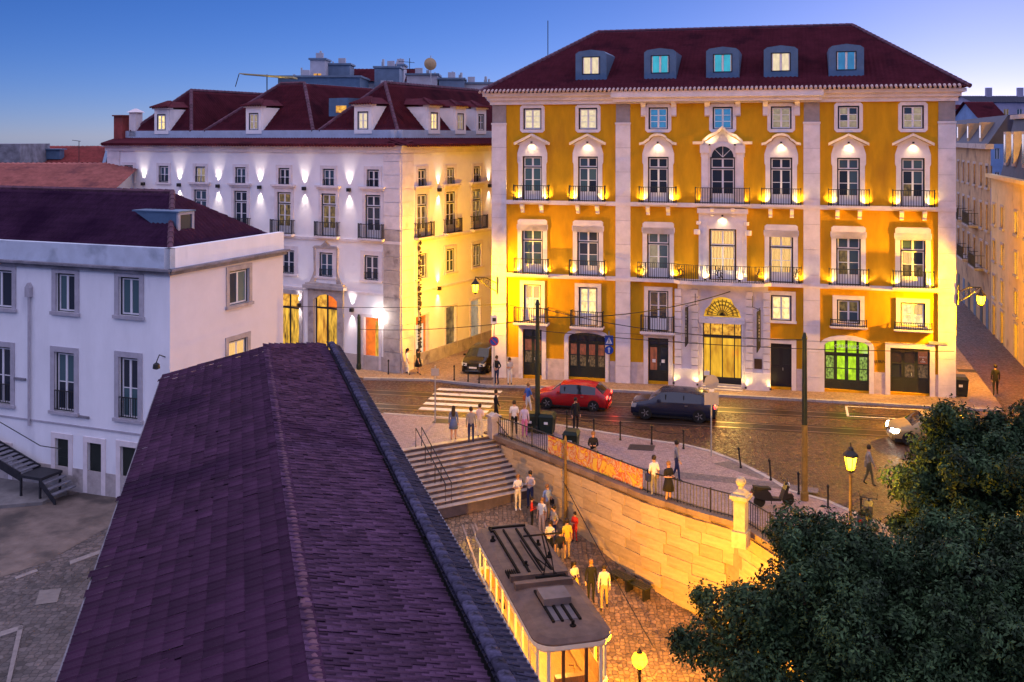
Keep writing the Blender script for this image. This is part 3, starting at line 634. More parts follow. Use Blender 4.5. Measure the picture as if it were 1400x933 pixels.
# windows
AT = [L_CREAM, L_CREAM, L_BLUE, L_BLUE, L_BLIND, [L_BLIND, G_DARK, L_BLIND, L_BLIND], [L_BLIND, L_BLIND, G_DARK, L_BLIND]]
T3 = [G_TEAL, [G_BLUE, G_DARK, G_TEAL], G_DARK, G_DARK, G_DARK, [G_BLUE, G_BLUE, G_DARK, G_DARK], [G_BLUE, G_TEAL, L_DIM, G_DARK, G_DARK, G_BLUE]]
T2 = [G_BLUE, [G_BLUE, G_DARK], [G_TEAL, G_TEAL, L_BLIND, L_BLIND], L_CURT, L_CURT, [G_BLUE, G_BLUE, L_DIM, L_DIM], [G_BLUE, G_BLUE, L_DIM, L_CURT, L_DIM, G_DARK]]
for i, x in enumerate(cx):
    window(Y, x, zA0, zA1, 1.2, AT[i], 3, y=.1); 
    mb = MB(); t = .2                                     # attic frames with cut corners
    o_ = [(x - .6 - t, zA0 - t * .3), (x - .6 - t * .3, zA0 - t), (x + .6 + t * .3, zA0 - t), (x + .6 + t, zA0 - t * .3), (x + .6 + t, zA1 + t * .3), (x + .6 + t * .3, zA1 + t), (x - .6 - t * .3, zA1 + t), (x - .6 - t, zA1 + t * .3)]
    n_ = [(x - .6, zA0), (x - .6, zA0), (x + .6, zA0), (x + .6, zA0), (x + .6, zA1), (x + .6, zA1), (x - .6, zA1), (x - .6, zA1)]
    for k in range(8):
        j = (k + 1) % 8
        A = [o_[k], o_[j], n_[j], n_[k]] if n_[j] != n_[k] else [o_[k], o_[j], n_[k]]
        mb.prism(A, -.07, .02)
    mb.build('window_surround', STONE, Y)
    wf = ww if i != 3 else 1.5
    window(Y, x, z30, z31, wf, T3[i], 2, .66, .55)
    w2 = ww + .1 + (.2 if i == 3 else 0); window(Y, x, z20, z21, w2, T2[i], 2, .98, .55)
    if i != 3:
        a, b = x - wf / 2, x + wf / 2; mb = MB(); t = .27
        mb.box(a - t, a, -.09, .02, z30, z31); mb.box(b, b + t, -.09, .02, z30, z31)
        mb.prism([(a - t - .06, z31 - .35), (a - t, z31 - .5), (a - t, z31), (b + t, z31), (b + t, z31 - .5), (b + t + .06, z31 - .35), (b + t + .06, z31 + .2), (b + t - .1, z31 + .75), (a - t + .1, z31 + .75), (a - t - .06, z31 + .2)], -.095, .02)
        s_ = mb.build('window_surround', STONE, Y)
        pd = MB(); hw = wf / 2 + t + .22; zb = z31 + .72
        if i in (2, 4):                                    # segmental hood
            P = [(-hw, 0), (-hw + .25, .06), (-hw + .45, .22)] + [(-.55 * math.cos(a_), .25 + .33 * math.sin(a_)) for a_ in np.linspace(.1, math.pi - .1, 9)] + [(hw - .45, .22), (hw - .25, .06), (hw, 0)]
        else: P = [(-hw, 0), (0, .56), (hw, 0)]
        for (p, q) in zip(P[:-1], P[1:]):
            pd.hexa([(x + p[0], -.36, zb + p[1]), (x + q[0], -.36, zb + q[1]), (x + q[0], .02, zb + q[1]), (x + p[0], .02, zb + p[1]), (x + p[0], -.40, zb + p[1] + .15), (x + q[0], -.40, zb + q[1] + .15), (x + q[0], .02, zb + q[1] + .15), (x + p[0], .02, zb + p[1] + .15)])
        pd.prism([(x + p[0] * .9, zb + p[1] * .95) for p in P], -.1, .015)
        hood = pd.build('pediment', STONE, Y)
        f_ = link('spotlight', UPL, Y, (x, -.26, zb + .12)); lamp('pediment_lamp', 'SPOT', (0, -.02, -.06), 16, (1, .72, .32), f_, .03, R(120), .9, (0, .55, -1))
        surround(Y, x, z20, z21, ww + .1, .27, .08, ears=.05, sill=False)
    pw = 20 if i != 3 else 30
    bw = 2.35 if i != 3 else 3.3
    balcony(Y, x, z30 - .003, bw, .5, .95)
    for s_ in (-1, 1):
        uplight(Y, x + s_ * (wf / 2 + (.34 if i != 3 else .55)), z30, pw)
        if i not in (3,): uplight(Y, x + s_ * (ww / 2 + .40), z20, 17)
        console(Y, x + s_ * .62, z30 - .25)
    if i not in (2, 3, 4): balcony(Y, x, z20 - .003, 2.3, .5, .95, panels=())
# grand central window: columns, arch and broken pediment
x = cx[3]; mb = MB()
for s_ in (-1, 1):
    mb.box(x + s_ * 1.05 - .2, x + s_ * 1.05 + .2, -.3, .02, z30, 14.55); mb.box(x + s_ * 1.05 - .28, x + s_ * 1.05 + .28, -.38, .02, 14.55, 15.05); mb.box(x + s_ * 1.05 - .26, x + s_ * 1.05 + .26, -.36, .02, z30 + .001, z30 + .35)
    mb.box(x + s_ * .8 - .06, x + s_ * .8 + .06, -.12, .02, z30, z31)
arc = [(x + .86 * math.cos(a), z31 + .0 + .86 * math.sin(a)) for a in np.linspace(0, math.pi, 13)]; arc2 = [(x + .66 * math.cos(a), z31 + .66 * math.sin(a)) for a in np.linspace(0, math.pi, 13)]
for k in range(12): mb.prism([arc[k], arc[k + 1], arc2[k + 1], arc2[k]], -.2, .02)
mb.prism([(x - .86, z31)] + arc[::-1] + [(x + .86, z31), (x + 1.3, z31), (x + 1.3, 15.1), (x + .6, 15.5), (x, 15.9), (x - .6, 15.5), (x - 1.3, 15.1), (x - 1.3, z31)], -.085, .015)
mb.build('window_surround', STONE, Y)
P = [(-1.75, 0), (-1.2, 0), (-1.15, .12), (-.8, .42), (-.35, .6), (0, .95), (.35, .6), (.8, .42), (1.15, .12), (1.2, 0), (1.75, 0)]; pd = MB(); zb = 15.08
for (p, q) in zip(P[:-1], P[1:]):
    pd.hexa([(x + p[0], -.45, zb + p[1]), (x + q[0], -.45, zb + q[1]), (x + q[0], .02, zb + q[1]), (x + p[0], .02, zb + p[1]), (x + p[0], -.52, zb + p[1] + .17), (x + q[0], -.52, zb + q[1] + .17), (x + q[0], .02, zb + q[1] + .17), (x + p[0], .02, zb + p[1] + .17)])
for k in range(9):                                         # carved shell in the tympanum
    a = math.pi * k / 8; pd.tube([(x, -.1, 15.3), (x + .33 * math.cos(a), -.13, 15.3 + .33 * math.sin(a))], [.03, .06], 5)
pd.build('pediment', STONE, Y)
fan = MB(); fan.prism([(x - .66, z31)] + arc2[::-1][1:-1] + [(x + .66, z31)], .10, .13); fan.build('fanlight', G_DARK, Y)
fb = MB()
for k in range(1, 4): a = math.pi * k / 4; fb.tube([(x, .09, z31), (x + .66 * math.cos(a), .09, z31 + .66 * math.sin(a))], .025, 4)
fb.build('fanlight_bars', FRAME_W, Y)
for s_ in (-1, 1):
    f_ = link('spotlight', UPL, Y, (x + s_ * .75, -.42, 15.0)); lamp('pediment_lamp', 'SPOT', (0, -.05, .12), 14, (1, .72, .32), f_, .03, R(140), .9, (0, .5, .8))
# second-floor centre: pilaster strips with scrolls
mb = MB()
for s_ in (-1, 1):
    mb.box(x + s_ * 1.12 - .3, x + s_ * 1.12 + .3, -.13, .02, z20, 10.9); mb.box(x + s_ * 1.05 - .14, x + s_ * 1.05 + .14, -.2, -.125, z20, 10.4)
    mb.lathe([(.02, -.16), (.2, -.14), (.2, .14), (.02, .16)], (x + s_ * 1.52, -.12, 9.75), 10); mb.lathe([(.02, -.1), (.15, -.1), (.15, .1), (.02, .1)], (x + s_ * 1.42, -.12, 10.3), 10)
mb.box(x - .85, x + .85, -.1, .02, z21, 10.9); mb.box(x - 1.5, x + 1.5, -.3, .0, 10.9, 11.2)
mb.build('window_surround', STONE, Y)
f_ = link('spotlight', UPL, Y, (x, -.26, 10.72)); lamp('pediment_lamp', 'SPOT', (0, -.03, -.06), 16, (1, .72, .32), f_, .03, R(120), .9, (0, .5, -1))
for s_ in (-1, 1): uplight(Y, x + s_ * 1.02, z20, 24, -.32)
# long wrought-iron balcony over the entrance
la, lb = FY.x(872), FY.x(1097); lm, ll = (la + lb) / 2, lb - la
mb = MB(); mb.prism([(la, .02), (la, -.55), (px0 - .2, -.55), (px0 + .2, -.95), (px0 + .9, -1.1), (px1 - .9, -1.1), (px1 - .2, -.95), (px1 + .2, -.55), (lb, -.55), (lb, .02)], z20 - .2, z20 - .0035, 'z')
bal = mb.build('balcony', STONE, Y)
line = [(la + .05, -.5), (px0 - .2, -.5), (px0 + .2, -.9), (px0 + .9, -1.05), (px1 - .9, -1.05), (px1 - .2, -.9), (px1 + .2, -.5), (lb - .05, -.5)]
r = MB()
for zz in (z20 + .06, z20 + .98): r.tube([(la + .05, 0, zz)] + [(p[0], p[1], zz) for p in line] + [(lb - .05, 0, zz)], .022, 4)
for (p, q) in zip(line[:-1], line[1:]):
    L = math.hypot(q[0] - p[0], q[1] - p[1]); n = max(1, int(L / .13))
    for i in range(n): t = i / n; r.box(p[0] + (q[0] - p[0]) * t - .014, p[0] + (q[0] - p[0]) * t + .014, p[1] + (q[1] - p[1]) * t - .014, p[1] + (q[1] - p[1]) * t + .014, z20, z20 + .98)
def ypt(xx):
    for (p, q) in zip(line[:-1], line[1:]):
        if p[0] <= xx <= q[0]: return p[1] + (q[1] - p[1]) * (xx - p[0]) / (q[0] - p[0])
for u in (879, 933, 985, 1039, 1090):                      # cast scroll panels
    c0 = FY.x(u); yy = ypt(c0) - .02
    for k in range(10):
        a = 2 * math.pi * k / 10; r.tube([(c0 + .2 * math.cos(a), yy, z20 + .5 + .42 * math.sin(a)), (c0 + .08 * math.cos(a + 1.2), yy, z20 + .5 + .2 * math.sin(a + 1.2))], .025, 4)
    for s_ in (-1, 1): r.box(c0 + s_ * .22 - .02, c0 + s_ * .22 + .02, yy - .02, yy + .02, z20 + .05, z20 + 1.0)
r.build('railing', IRON, bal)
# mezzanine windows
MZ = [[L_WARM, L_CURT], [L_WARM, L_WARM, L_WARM, L_WARM], G_DARK, None, L_WARM, [G_BLUE, L_DIM], [L_WARM, L_WARM, L_WARM, L_CURT]]
for i, m_ in enumerate(mez):
    if not m_: continue
    x, a, b, w_ = m_; french = i < 3
    window(Y, x, a, b, w_, MZ[i], 2 if not french else 2, 0, .7 if french else 0)
    surround(Y, x, a, b, w_, .24, .07, sill=not french)
    if french: balcony(Y, x, a - .003, 2.1 if i else 2.25, .6, .95)
    elif i > 4: balcony(Y, x, a - .15, 2.1, .3, .4, .12, .08)
# ground-floor doors
def leaf_door(x, w_, z0, z1, n, glass, name='door', gz0=.42, gz1=.8, split=None, top=0.0, mat=None):
    mb = MB(); y = .16; iw = w_ / n; mb.box(x - w_ / 2, x + w_ / 2, y + .05, y + .09, z0, z1); P = []; h = z1 - z0 - top
    if top: mb.box(x - w_ / 2, x + w_ / 2, y - .03, y + .05, z1 - top - .05, z1 - top + .05)
    for k in range(n):
        l = x - w_ / 2 + iw * k; a, b = z0 + h * gz0, z0 + h * gz1 + (h * (1 - gz1) - .12 if gz1 > .9 else 0)
        mb.box(l, l + .1, y, y + .05, z0, z1 - top); mb.box(l + iw - .1, l + iw, y, y + .05, z0, z1 - top)
        mb.box(l + .1, l + iw - .1, y + .005, y + .05, z0, a); mb.box(l + .1, l + iw - .1, y + .005, y + .05, b, z1 - top)
        mb.box(l + .16, l + iw - .16, y - .012, y + .005, z0 + .15, a - .12)
        if split: mb.box(l + .1, l + iw - .1, y - .002, y + .05, a + (b - a) * split - .03, a + (b - a) * split + .03)
        P.append((l + iw / 2, a, b, iw - .2))
    o = mb.build(name, mat or DARKW, Y)
    for i, (px, a, b, pw_) in enumerate(P):
        g = glass[i % len(glass)]
        if split: pane(o, px, a + (b - a) * split / 2, pw_, (b - a) * split - .06, g[0] if isinstance(g, tuple) else g, y + .03); pane(o, px, a + (b - a) * (1 + split) / 2, pw_, (b - a) * (1 - split) - .06, g[1] if isinstance(g, tuple) else g, y + .03)
        else: pane(o, px, (a + b) / 2, pw_, b - a, g, y + .03)
    if top:
        for k in range(n): pane(o, x - w_ / 2 + iw * (k + .5), z1 - top / 2, iw - .14, top - .14, G_DARK if name != 'green_shop_door' else L_GREEN, y + .03)
    MB().lathe([(.0, -.09), (.02, -.08), (.02, .08), (.0, .09)], (x + .1, y - .04, z0 + 1.05), 6).build('handle', GALV, o)
    return o
L_RED = lit('shop_red', (.42, .10, .05), .42, (.16, .05, .03), 3); L_SHOP = lit('shop_dim', (.35, .2, .1), .35, (.02, .015, .01), 5)
def stone_frame(x, w_, z0, z1, arch=0.0, t=.27):
    mb = MB(); a, b = x - w_ / 2, x + w_ / 2
    mb.box(a - t, a, -.09, .02, z0 - .4, z1 - arch); mb.box(b, b + t, -.09, .02, z0 - .4, z1 - arch)
    if arch:
        inn = [(x + w_ / 2 * math.cos(q), z1 - arch + arch * math.sin(q)) for q in np.linspace(math.pi, 0, 11)]
        out = [(a - t, z1 - arch)] + [(x + (w_ / 2 + t) * math.cos(q), z1 - arch + (arch + t) * math.sin(q)) for q in np.linspace(math.pi * .92, math.pi * .08, 9)] + [(b + t, z1 - arch)]
        mb.prism(inn + out[::-1], -.095, .02)
        mb.prism([(a, z1)] + inn + [(b, z1)], .0, .2)
    else: mb.box(a - t, b + t, -.095, .02, z1, z1 + t)
    return mb.build('door_surround', STONE, Y)
g = gd[0]; leaf_door(g[0], g[1], base(g[0]) + .03, g[2], 2, [(L_SHOP, L_RED)], split=.5, gz0=.32, gz1=.95, top=.55); stone_frame(g[0], g[1], base(g[0]), g[2])
g = gd[1]; leaf_door(g[0], g[1], base(g[0]) + .03, g[2], 4, [(L_SHOP, L_RED)], split=.5, gz0=.3, gz1=.95, top=.62); stone_frame(g[0], g[1], base(g[0]), g[2], .32)
g = gd[2]; leaf_door(g[0], g[1], base(g[0]) + .03, g[2], 2, [L_RED, G_DARK], gz0=.3, gz1=.92, top=.5); stone_frame(g[0], g[1], base(g[0]), g[2])
for q in (-1, 1): MB().box(-.1, .1, -.004, .0, -.1, .1).build('paper_notice', FRAME_W, Y, (g[0] + q * .28, .14, 1.7))
g = gd[4]; leaf_door(g[0], g[1], base(g[0]) + .03, g[2], 2, [FRAME_D], gz0=.5, gz1=.88, mat=pm('navy_door', (.012, .012, .022), .5, .1)); stone_frame(g[0], g[1], base(g[0]), g[2])
g = gd[5]; leaf_door(g[0], g[1], base(g[0]) + .03, g[2], 4, [(L_GREEND, L_GREEND), (L_GREEN, L_GREEN), (L_GREEN, L_GREEN), (L_GREEND, L_GREEND)], 'green_shop_door', split=.48, gz0=.26, gz1=.93, top=.85); stone_frame(g[0], g[1], base(g[0]), g[2], .35)
text_mesh('shop_lettering', 'CAURNAS', .30, pm('letter_white', (.7, .7, .65), .6), Y, (g[0], .11, 3.1))
lamp('shop_glow', 'POINT', (g[0], -.5, 1.9), 10, (.6, 1, .1), Y, .3)
text_mesh('shop_lettering', 'CAURNAS', .28, IRON, Y, ((gd[5][0] + gd[6][0]) / 2 + .12, -.02, 2.35))
g = gd[6]; leaf_door(g[0], g[1], base(g[0]) + .03, g[2], 3, [(G_DARK, G_DARK), (L_SHOP, G_DARK), (L_SHOP, L_RED)], 'shop_window', split=.5, gz0=.32, gz1=.96); stone_frame(g[0], g[1], base(g[0]), g[2])
text_mesh('shop_lettering', 'COPAS\n&\nCHA', .13, pm('letter_white', (.7, .7, .65), .6), Y, (g[0] + .72, .13, 2.75))
MB().box(-.5, .5, -.1, 0, -.08, .08).build('alarm_box', GALV, Y, (W - .9, -.05, 3.7))
# entrance portal
mb = MB(); pa, pb = px0, px1; ew = 1.15
fl = [(-1.12, 4.62), (1.12, 4.62), (1.02, 5.05), (.72, 5.35), (.55, 5.72), (.2, 5.85), (-.2, 5.85), (-.55, 5.72), (-.72, 5.35), (-1.02, 5.05)]
wall_holes(mb, pa, pb, -.3, z20 - .27, [(dx - ew, dx + ew, .35, 4.25), (dx - 1.12, dx + 1.12, 4.62, 5.85)], .55, -.22)
mb.prism([(dx - 1.12, 5.85), (dx - 1.12, 4.62), (dx - 1.02, 5.05), (dx - .72, 5.35), (dx - .55, 5.72), (dx - .2, 5.849)], -.2, .2); mb.prism([(dx + 1.12, 5.85), (dx + 1.12, 4.62), (dx + 1.02, 5.05), (dx + .72, 5.35), (dx + .55, 5.72), (dx + .2, 5.849)], -.2, .2)
mb.box(pa, pa + .001, -.22, 0, -.3, z20 - .27); mb.box(pb - .001, pb, -.22, 0, -.3, z20 - .27)
po = mb.build('portal', STONE, Y)
for s_ in (-1, 1):                                          # rusticated piers, block by block
    for xc in (dx + s_ * 1.62, dx + s_ * 2.62):
        z = .3
        while z < 6.2:
            h = .46; MB().box(xc - .2, xc + .2, -.42, -.215, z + .02, z + h - .02).build('rusticated_block', STONE, po); z += h
    MB().box(dx + s_ * 2.12 - .72, dx + s_ * 2.12 + .72, -.5, -.23, -.3, 1.45).build('portal_plinth', STONE, po)
MB().box(dx - 1.35, dx + 1.35, -.36, -.215, 4.27, 4.55).build('portal_lintel', STONE, po)
mb = MB(); mb.box(dx - ew - .1, dx - ew, -.3, -.2, .4, 4.25); mb.box(dx + ew, dx + ew + .1, -.3, -.2, .4, 4.25); mb.build('portal_jamb', STONE, po)
mb = MB()
for xx in (-1.12, -.72, 0, .72, 1.12): mb.box(dx + xx - .03, dx + xx + .03, .05, .14, .55, 4.2)
mb.box(dx - ew, dx + ew, .04, .15, 3.35, 3.5); mb.box(dx - ew, dx + ew, .03, .2, .35, .95)
ed = mb.build('entrance_door', FRAME_D, Y)
for a, b in ((-1.12, -.72), (-.72, 0), (0, .72), (.72, 1.12)): pane(ed, dx + (a + b) / 2, 2.15, b - a - .06, 2.38, L_LOBBY, .12); pane(ed, dx + (a + b) / 2, 3.85, b - a - .06, .66, L_AMBER, .12)
mb = MB(); mb.prism([(dx + p[0] * .99, p[1]) for p in fl], .02, .05); fg = mb.build('fanlight', L_LOBBY, Y)
r = MB()
for k in range(13): a = math.pi * k / 12; r.tube([(dx, -.02, 4.7), (dx + 1.0 * math.cos(a), -.02, 4.7 + 1.0 * math.sin(a))], .022, 4)
for rad in (.3, .62, .9): r.tube([(dx + rad * math.cos(a), -.02, 4.7 + rad * math.sin(a)) for a in np.linspace(0, math.pi, 17)], .022, 4)
for k in range(12):
    a = math.pi * (k + .5) / 12; c0 = (dx + .76 * math.cos(a), -.02, 4.7 + .76 * math.sin(a)); r.tube([(c0[0] + .1 * math.cos(q), -.02, c0[2] + .1 * math.sin(q)) for q in np.linspace(0, 5.5, 8)], .02, 4)
r.build('fan_grille', IRON, fg)
mb = MB()
for k in range(3): mb.box(dx - ew - .05 * (2 - k), dx + ew + .05 * (2 - k), -.9 + .3 * k, -.2, .3, .42 + .1 * k)
mb.build('entrance_step', STONE_D, Y)
lamp('lobby_lamp', 'AREA', (dx, -.35, 3.2), 60, (1, .62, .14), Y, aim=(0, -1, -.55)).data.size = 1.6
for s_ in (-1, 1):
    uplight(Y, dx + s_ * 1.42, .55, 8, -.75); uplight(Y, dx + s_ * 2.85, .55, 5, -.7)
    bn = MB(); bn.prism([(-.32, 2.9), (.05, 3.2), (.05, 5.4), (-.3, 5.3)], -.03, .03, 'y'); bn.tube([(.05, 0, 5.5), (-.3, 0, 5.4)], .02, 5)
    b_ = bn.build('hanging_sign', pm('sign_black', (.012, .012, .014), .4), Y, (dx + s_ * 2.12 + .12, -.85, -.1)); b_.rotation_euler = (0, 0, R(60 * s_))
    bb = MB()
    bb.tube([(0, 0, 0), (0, .55, .1)], .02, 5); bb.tube([(0, .5, .1), (0, .5, .75)], .02, 5); bb.build('sign_bracket', IRON, b_, (0, 0, 5.4))
    t_ = text_mesh('sign_lettering', 'L\nU\nM\nI\nA\nR\nE\nS', .2, pm('letter_white', (.7, .7, .65), .6), b_, (-.14, -.035, 4.95), sx=.7)
MB().box(-.22, .22, -.03, 0, -.3, .3).build('plaque', pm('bronze', (.10, .06, .03), .5, metal=.4), Y, (dx + 2.12, -.225, 1.95))
# roof
rx0, rx1 = 6.6, 21.6
ry = 8.2; zr = 22.9
hip_roof('roof', Y, -.65, W + .65, -.65, 16.6, 18.36, zr, FY.x(818) + 0, W, 0, TILE_Y, RIDGE) if False else None
def apex(u, ry_):                                            # x on the line y=ry seen at column u
    A = Vector((FY.A.x - FY.s * ry_, FY.A.y + FY.c * ry_)); a = (u - 700) / F; return (a * A.y - A.x) / (FY.c - a * FY.s)
hip_roof('roof', Y, -.7, W + .7, -.7, 16.7, 18.36, zr, apex(818, ry), apex(1165, ry), ry, TILE_Y, RIDGE)
# pale row of eave tile ends
mb = MB(); n = int(W / .26)
for i in range(n + 5): mb.tube([(-.65 + i * .26, -.86, 18.36), (-.65 + i * .26, -.5, 18.5)], .085, 6)
mb.build('eave_tile_row', pm('eave_mortar', (.45, .33, .31), .85, .2), Y)
pit = (zr - 18.36) / (ry + .7)
for i, u in enumerate((808, 902.5, 988, 1067.5, 1157)):
    yf = .75; A = Vector((FY.A.x - FY.s * yf, FY.A.y + FY.c * yf)); a = (u - 700) / F; x = (a * A.y - A.x) / (FY.c - a * FY.s)
    zb = 18.36 + pit * (yf + .7) - .12; zt = zb + 2.02; wd = 1.0; yb = (zt - 18.36) / pit - .7 + .1
    mb = MB(); o_ = [(x - wd, zb), (x - wd, zt - .2), (x - wd * .8, zt - .05), (x, zt + .06), (x + wd * .8, zt - .05), (x + wd, zt - .2), (x + wd, zb)]
    wl, wr, wb, wt = x - .58, x + .58, zb + .5, zt - .38
    mb.prism([(x - wd, zb), (wl, zb), (wl, wt), (x - wd, wt)], yf, yf + .12); mb.prism([(wr, zb), (x + wd, zb), (x + wd, wt), (wr, wt)], yf, yf + .12)
    mb.box(wl, wr, yf + .001, yf + .12, zb, wb); mb.prism([(x - wd, wt), (x + wd, wt), (x + wd, zt - .2), (x + wd * .8, zt - .05), (x, zt + .06), (x - wd * .8, zt - .05), (x - wd, zt - .2)], yf, yf + .12)
    for p, q in zip(o_[:-1], o_[1:]): mb.add([(p[0], yf, p[1]), (q[0], yf, q[1]), (q[0], yb + .5, q[1]), (p[0], yb + .5, p[1])], [(0, 1, 2, 3)])
    d_ = mb.build('dormer', ZINC, Y)
    gl = [L_CREAM, L_TEAL, L_TEAL, L_CREAM, L_BLUE][i]
    c = .06; m2 = MB()
    for b in ((wl, wl + c, wb, wt), (wr - c, wr, wb, wt)): m2.box(b[0], b[1], yf - .02, yf + .09, b[2], b[3])
    m2.box(wl + c, wr - c, yf - .015, yf + .09, wb, wb + c); m2.box(wl + c, wr - c, yf - .015, yf + .09, wt - c, wt); m2.box(x - .06, x + .06, yf + .02, yf + .07, wb + c, wt - c, 1)
    m2.box(wl + c, wl + c + .06, yf + .025, yf + .07, wb + c, wt - c, 1); m2.box(wr - c - .06, wr - c, yf + .025, yf + .07, wb + c, wt - c, 1)
    f2 = m2.build('window_frame', [FRAME_D, FRAME_W], d_)
    for s_ in (-1, 1): pane(d_, x + s_ * .29, (wb + wt) / 2, .44, wt - wb - .12, gl, yf + .06)
MB().tube([(2.2, 6, 19.6), (2.2, 6, 23.6)], .03, 5).build('antenna_mast', IRON, Y)
# ================================================================== the white corner hotel
bc = Vector((-7.3, 67.4)); bfd = Vector((-.888, .460)); bsd = Vector((.489, .872))
LB = 27.3; LS = 15.0
FB = Fac(bc + bfd * LB, bc); FS = Fac(bc, bc + bsd * LS)
Bd = FB.root('corner_hotel'); tag(Bd, 'white corner hotel with up and down wall lights and three hipped roofs', 'building')
xS0 = FB.W                                                        # the side wall hangs off a rotated frame
def onB(fac):                                                    # frame of the side wall inside the root
    e = empty('side_front', (0, 0, 0)); e.parent = Bd; d = fac.A - FB.A
    e.location = (d.x * FB.c + d.y * FB.s, -d.x * FB.s + d.y * FB.c, 0); e.rotation_euler = (0, 0, fac.rz - FB.rz); return e
SB = onB(FS)
# front openings, read off the photograph
sm = [176, 224, 274, 329, 388.5, 449.5, 510]; fr = [274, 329, 388.5, 449.5, 510]; th = [394, 446, 508]
zs0, zs1 = 12.1, 13.35; zf0, zf1 = 8.75, 11.65; zt0, zt1 = 5.95, 7.6
holesF = [(FB.x(u) - .5, FB.x(u) + .5, zs0, zs1) for u in sm] + [(FB.x(u) - .62, FB.x(u) + .62, zf0, zf1) for u in fr] + [(FB.x(u) - .58, FB.x(u) + .58, zt0, zt1) for u in th]
ax_, ah = FB.x(446), 4.75; bx_ = FB.x(395); dxx = FB.x(508)
holesF += [(ax_ - 1.0, ax_ + 1.0, .0, ah), (bx_ - .95, bx_ + .95, .0, ah - .2), (dxx - .6, dxx + .6, .0, 3.45)]
ZE = 14.75
mb = MB(); wall_holes(mb, 0, FB.W, -1.5, ZE, holesF, .3)
mb.add([(0, 0, -1.5), (0, 14, -1.5), (0, 14, ZE), (0, 0, ZE)], [(0, 1, 2, 3)]); mb.build('wall', WHITE, Bd)
ss_ = [577, 616, 652]; holesS = []
for u in ss_: holesS += [(FS.x(u) - .5, FS.x(u) + .5, zs0, zs1), (FS.x(u) - .62, FS.x(u) + .62, zf0, zf1), (FS.x(u) - .58, FS.x(u) + .58, zt0, zt1)]
dS = [(FS.x(576.5), .75, 3.4), (FS.x(616.5), .7, 3.5), (FS.x(650), .7, 3.5)]
holesS += [(a - w_, a + w_, .45 if i else .1, h) for i, (a, w_, h) in enumerate(dS)]
mb = MB(); wall_holes(mb, 0, LS, -1.5, ZE, holesS, .3); mb.build('wall', WHITE, SB)
def bwin(root, x, z0, z1, w, g, rows, tr=0, pn=0, t=.22, hood=False, bal=False, grille=False):
    window(root, x, z0, z1, w, g, rows, tr, pn, y=.1)
    surround(root, x, z0, z1, w, t, .05, mat=STONE, sill=not bal)
    if hood:
        mb = MB(); mb.box(x - w / 2 - .42, x + w / 2 + .42, -.26, .0, z1 + .42, z1 + .56); mb.box(x - w / 2 - .34, x + w / 2 + .34, -.16, .0, z1 + .3, z1 + .42); mb.box(x - w / 2 - .16, x + w / 2 + .16, -.06, 0, z1 + t, z1 + .3); mb.build('window_hood', STONE, root)
    if bal: balcony(root, x, z0, 2.0, .42, .95, .13, .12)
    if grille:
        r = MB()
        for zz in (z0 + .12, z0 + .5): r.box(x - w / 2, x + w / 2, -.03, .0, zz - .015, zz + .015)
        for k in range(7): xx = x - w / 2 + w * k / 6; r.box(xx - .012, xx + .012, -.03, -.005, z0 + .02, z0 + .5)
        r.build('window_grille', IRON, root)
for i, u in enumerate(sm): bwin(Bd, FB.x(u), zs0, zs1, 1.0, L_BLIND if u == 274 else [G_DARK, G_BLUE][i % 2], 2, grille=True)
for i, u in enumerate(fr): bwin(Bd, FB.x(u), zf0, zf1, 1.24, L_DIM if u == 449.5 else [G_BLUE, G_DARK, L_DIM][i % 3] if i else G_BLUE, 2, .75, .5, hood=True, bal=i > 0)
for i, u in enumerate(th): bwin(Bd, FB.x(u), zt0, zt1, 1.16, [G_DARK, G_BLUE][i % 2], 2, t=.3, grille=True)
for i, u in enumerate(ss_):
    x = FS.x(u); bwin(SB, x, zs0, zs1, 1.0, [G_DARK, L_DIM][i % 2], 2, grille=True); bwin(SB, x, zf0, zf1, 1.24, [L_DIM, G_DARK][i % 2], 2, .75, .5, hood=True, bal=True); bwin(SB, x, zt0, zt1, 1.16, [L_DIM, G_BLUE, L_DIM][i], 2)
for root, L in ((Bd, FB.W), (SB, LS)):
    MB().box(-.02, L + .02, -.1, .02, zf0 - .32, zf0 - .13).build('string_course', STONE, root)
    MB().box(-.02, L + .04, -.06, .02, 4.95, 5.1).build('string_course', STONE, root)
    MB().box(0, L, -.05, .02, -1.5, .9).build('plinth', STONE_D, root)
    MB().box(-.35, L + .2, -.3, .05, ZE, ZE + .2).build('cornice', STONE, root); MB().box(-.2, L + .1, -.14, .05, ZE - .3, ZE - .001).build('cornice', STONE, root)
    mb = MB(); n = int(L / .25)
    for i in range(n): mb.tube([(i * .25, -.62, ZE + .22), (i * .25, .9, ZE + .62)], .12, 6)
    mb.add([(-.4, -.55, ZE + .2), (L + .4, -.55, ZE + .2), (L + .4, .9, ZE + .56), (-.4, .9, ZE + .56)], [(0, 1, 2, 3)]); mb.build('eave_tiles', TILE_Y, root)
# corner quoins
for root, a in ((Bd, FB.W - 1.35), (Bd, .0), (SB, .0)):
    z = -1.4; k = 0
    while z < ZE - .4:
        MB().box(a + (0 if root is SB else .0), a + 1.33, -.09 - .004 * (k % 2), .01, z + .012, min(z + .9, ZE - .32) - .012).build('quoin', STONE if z > 9 or root is SB else STONE_D, root); z += .9; k += 1
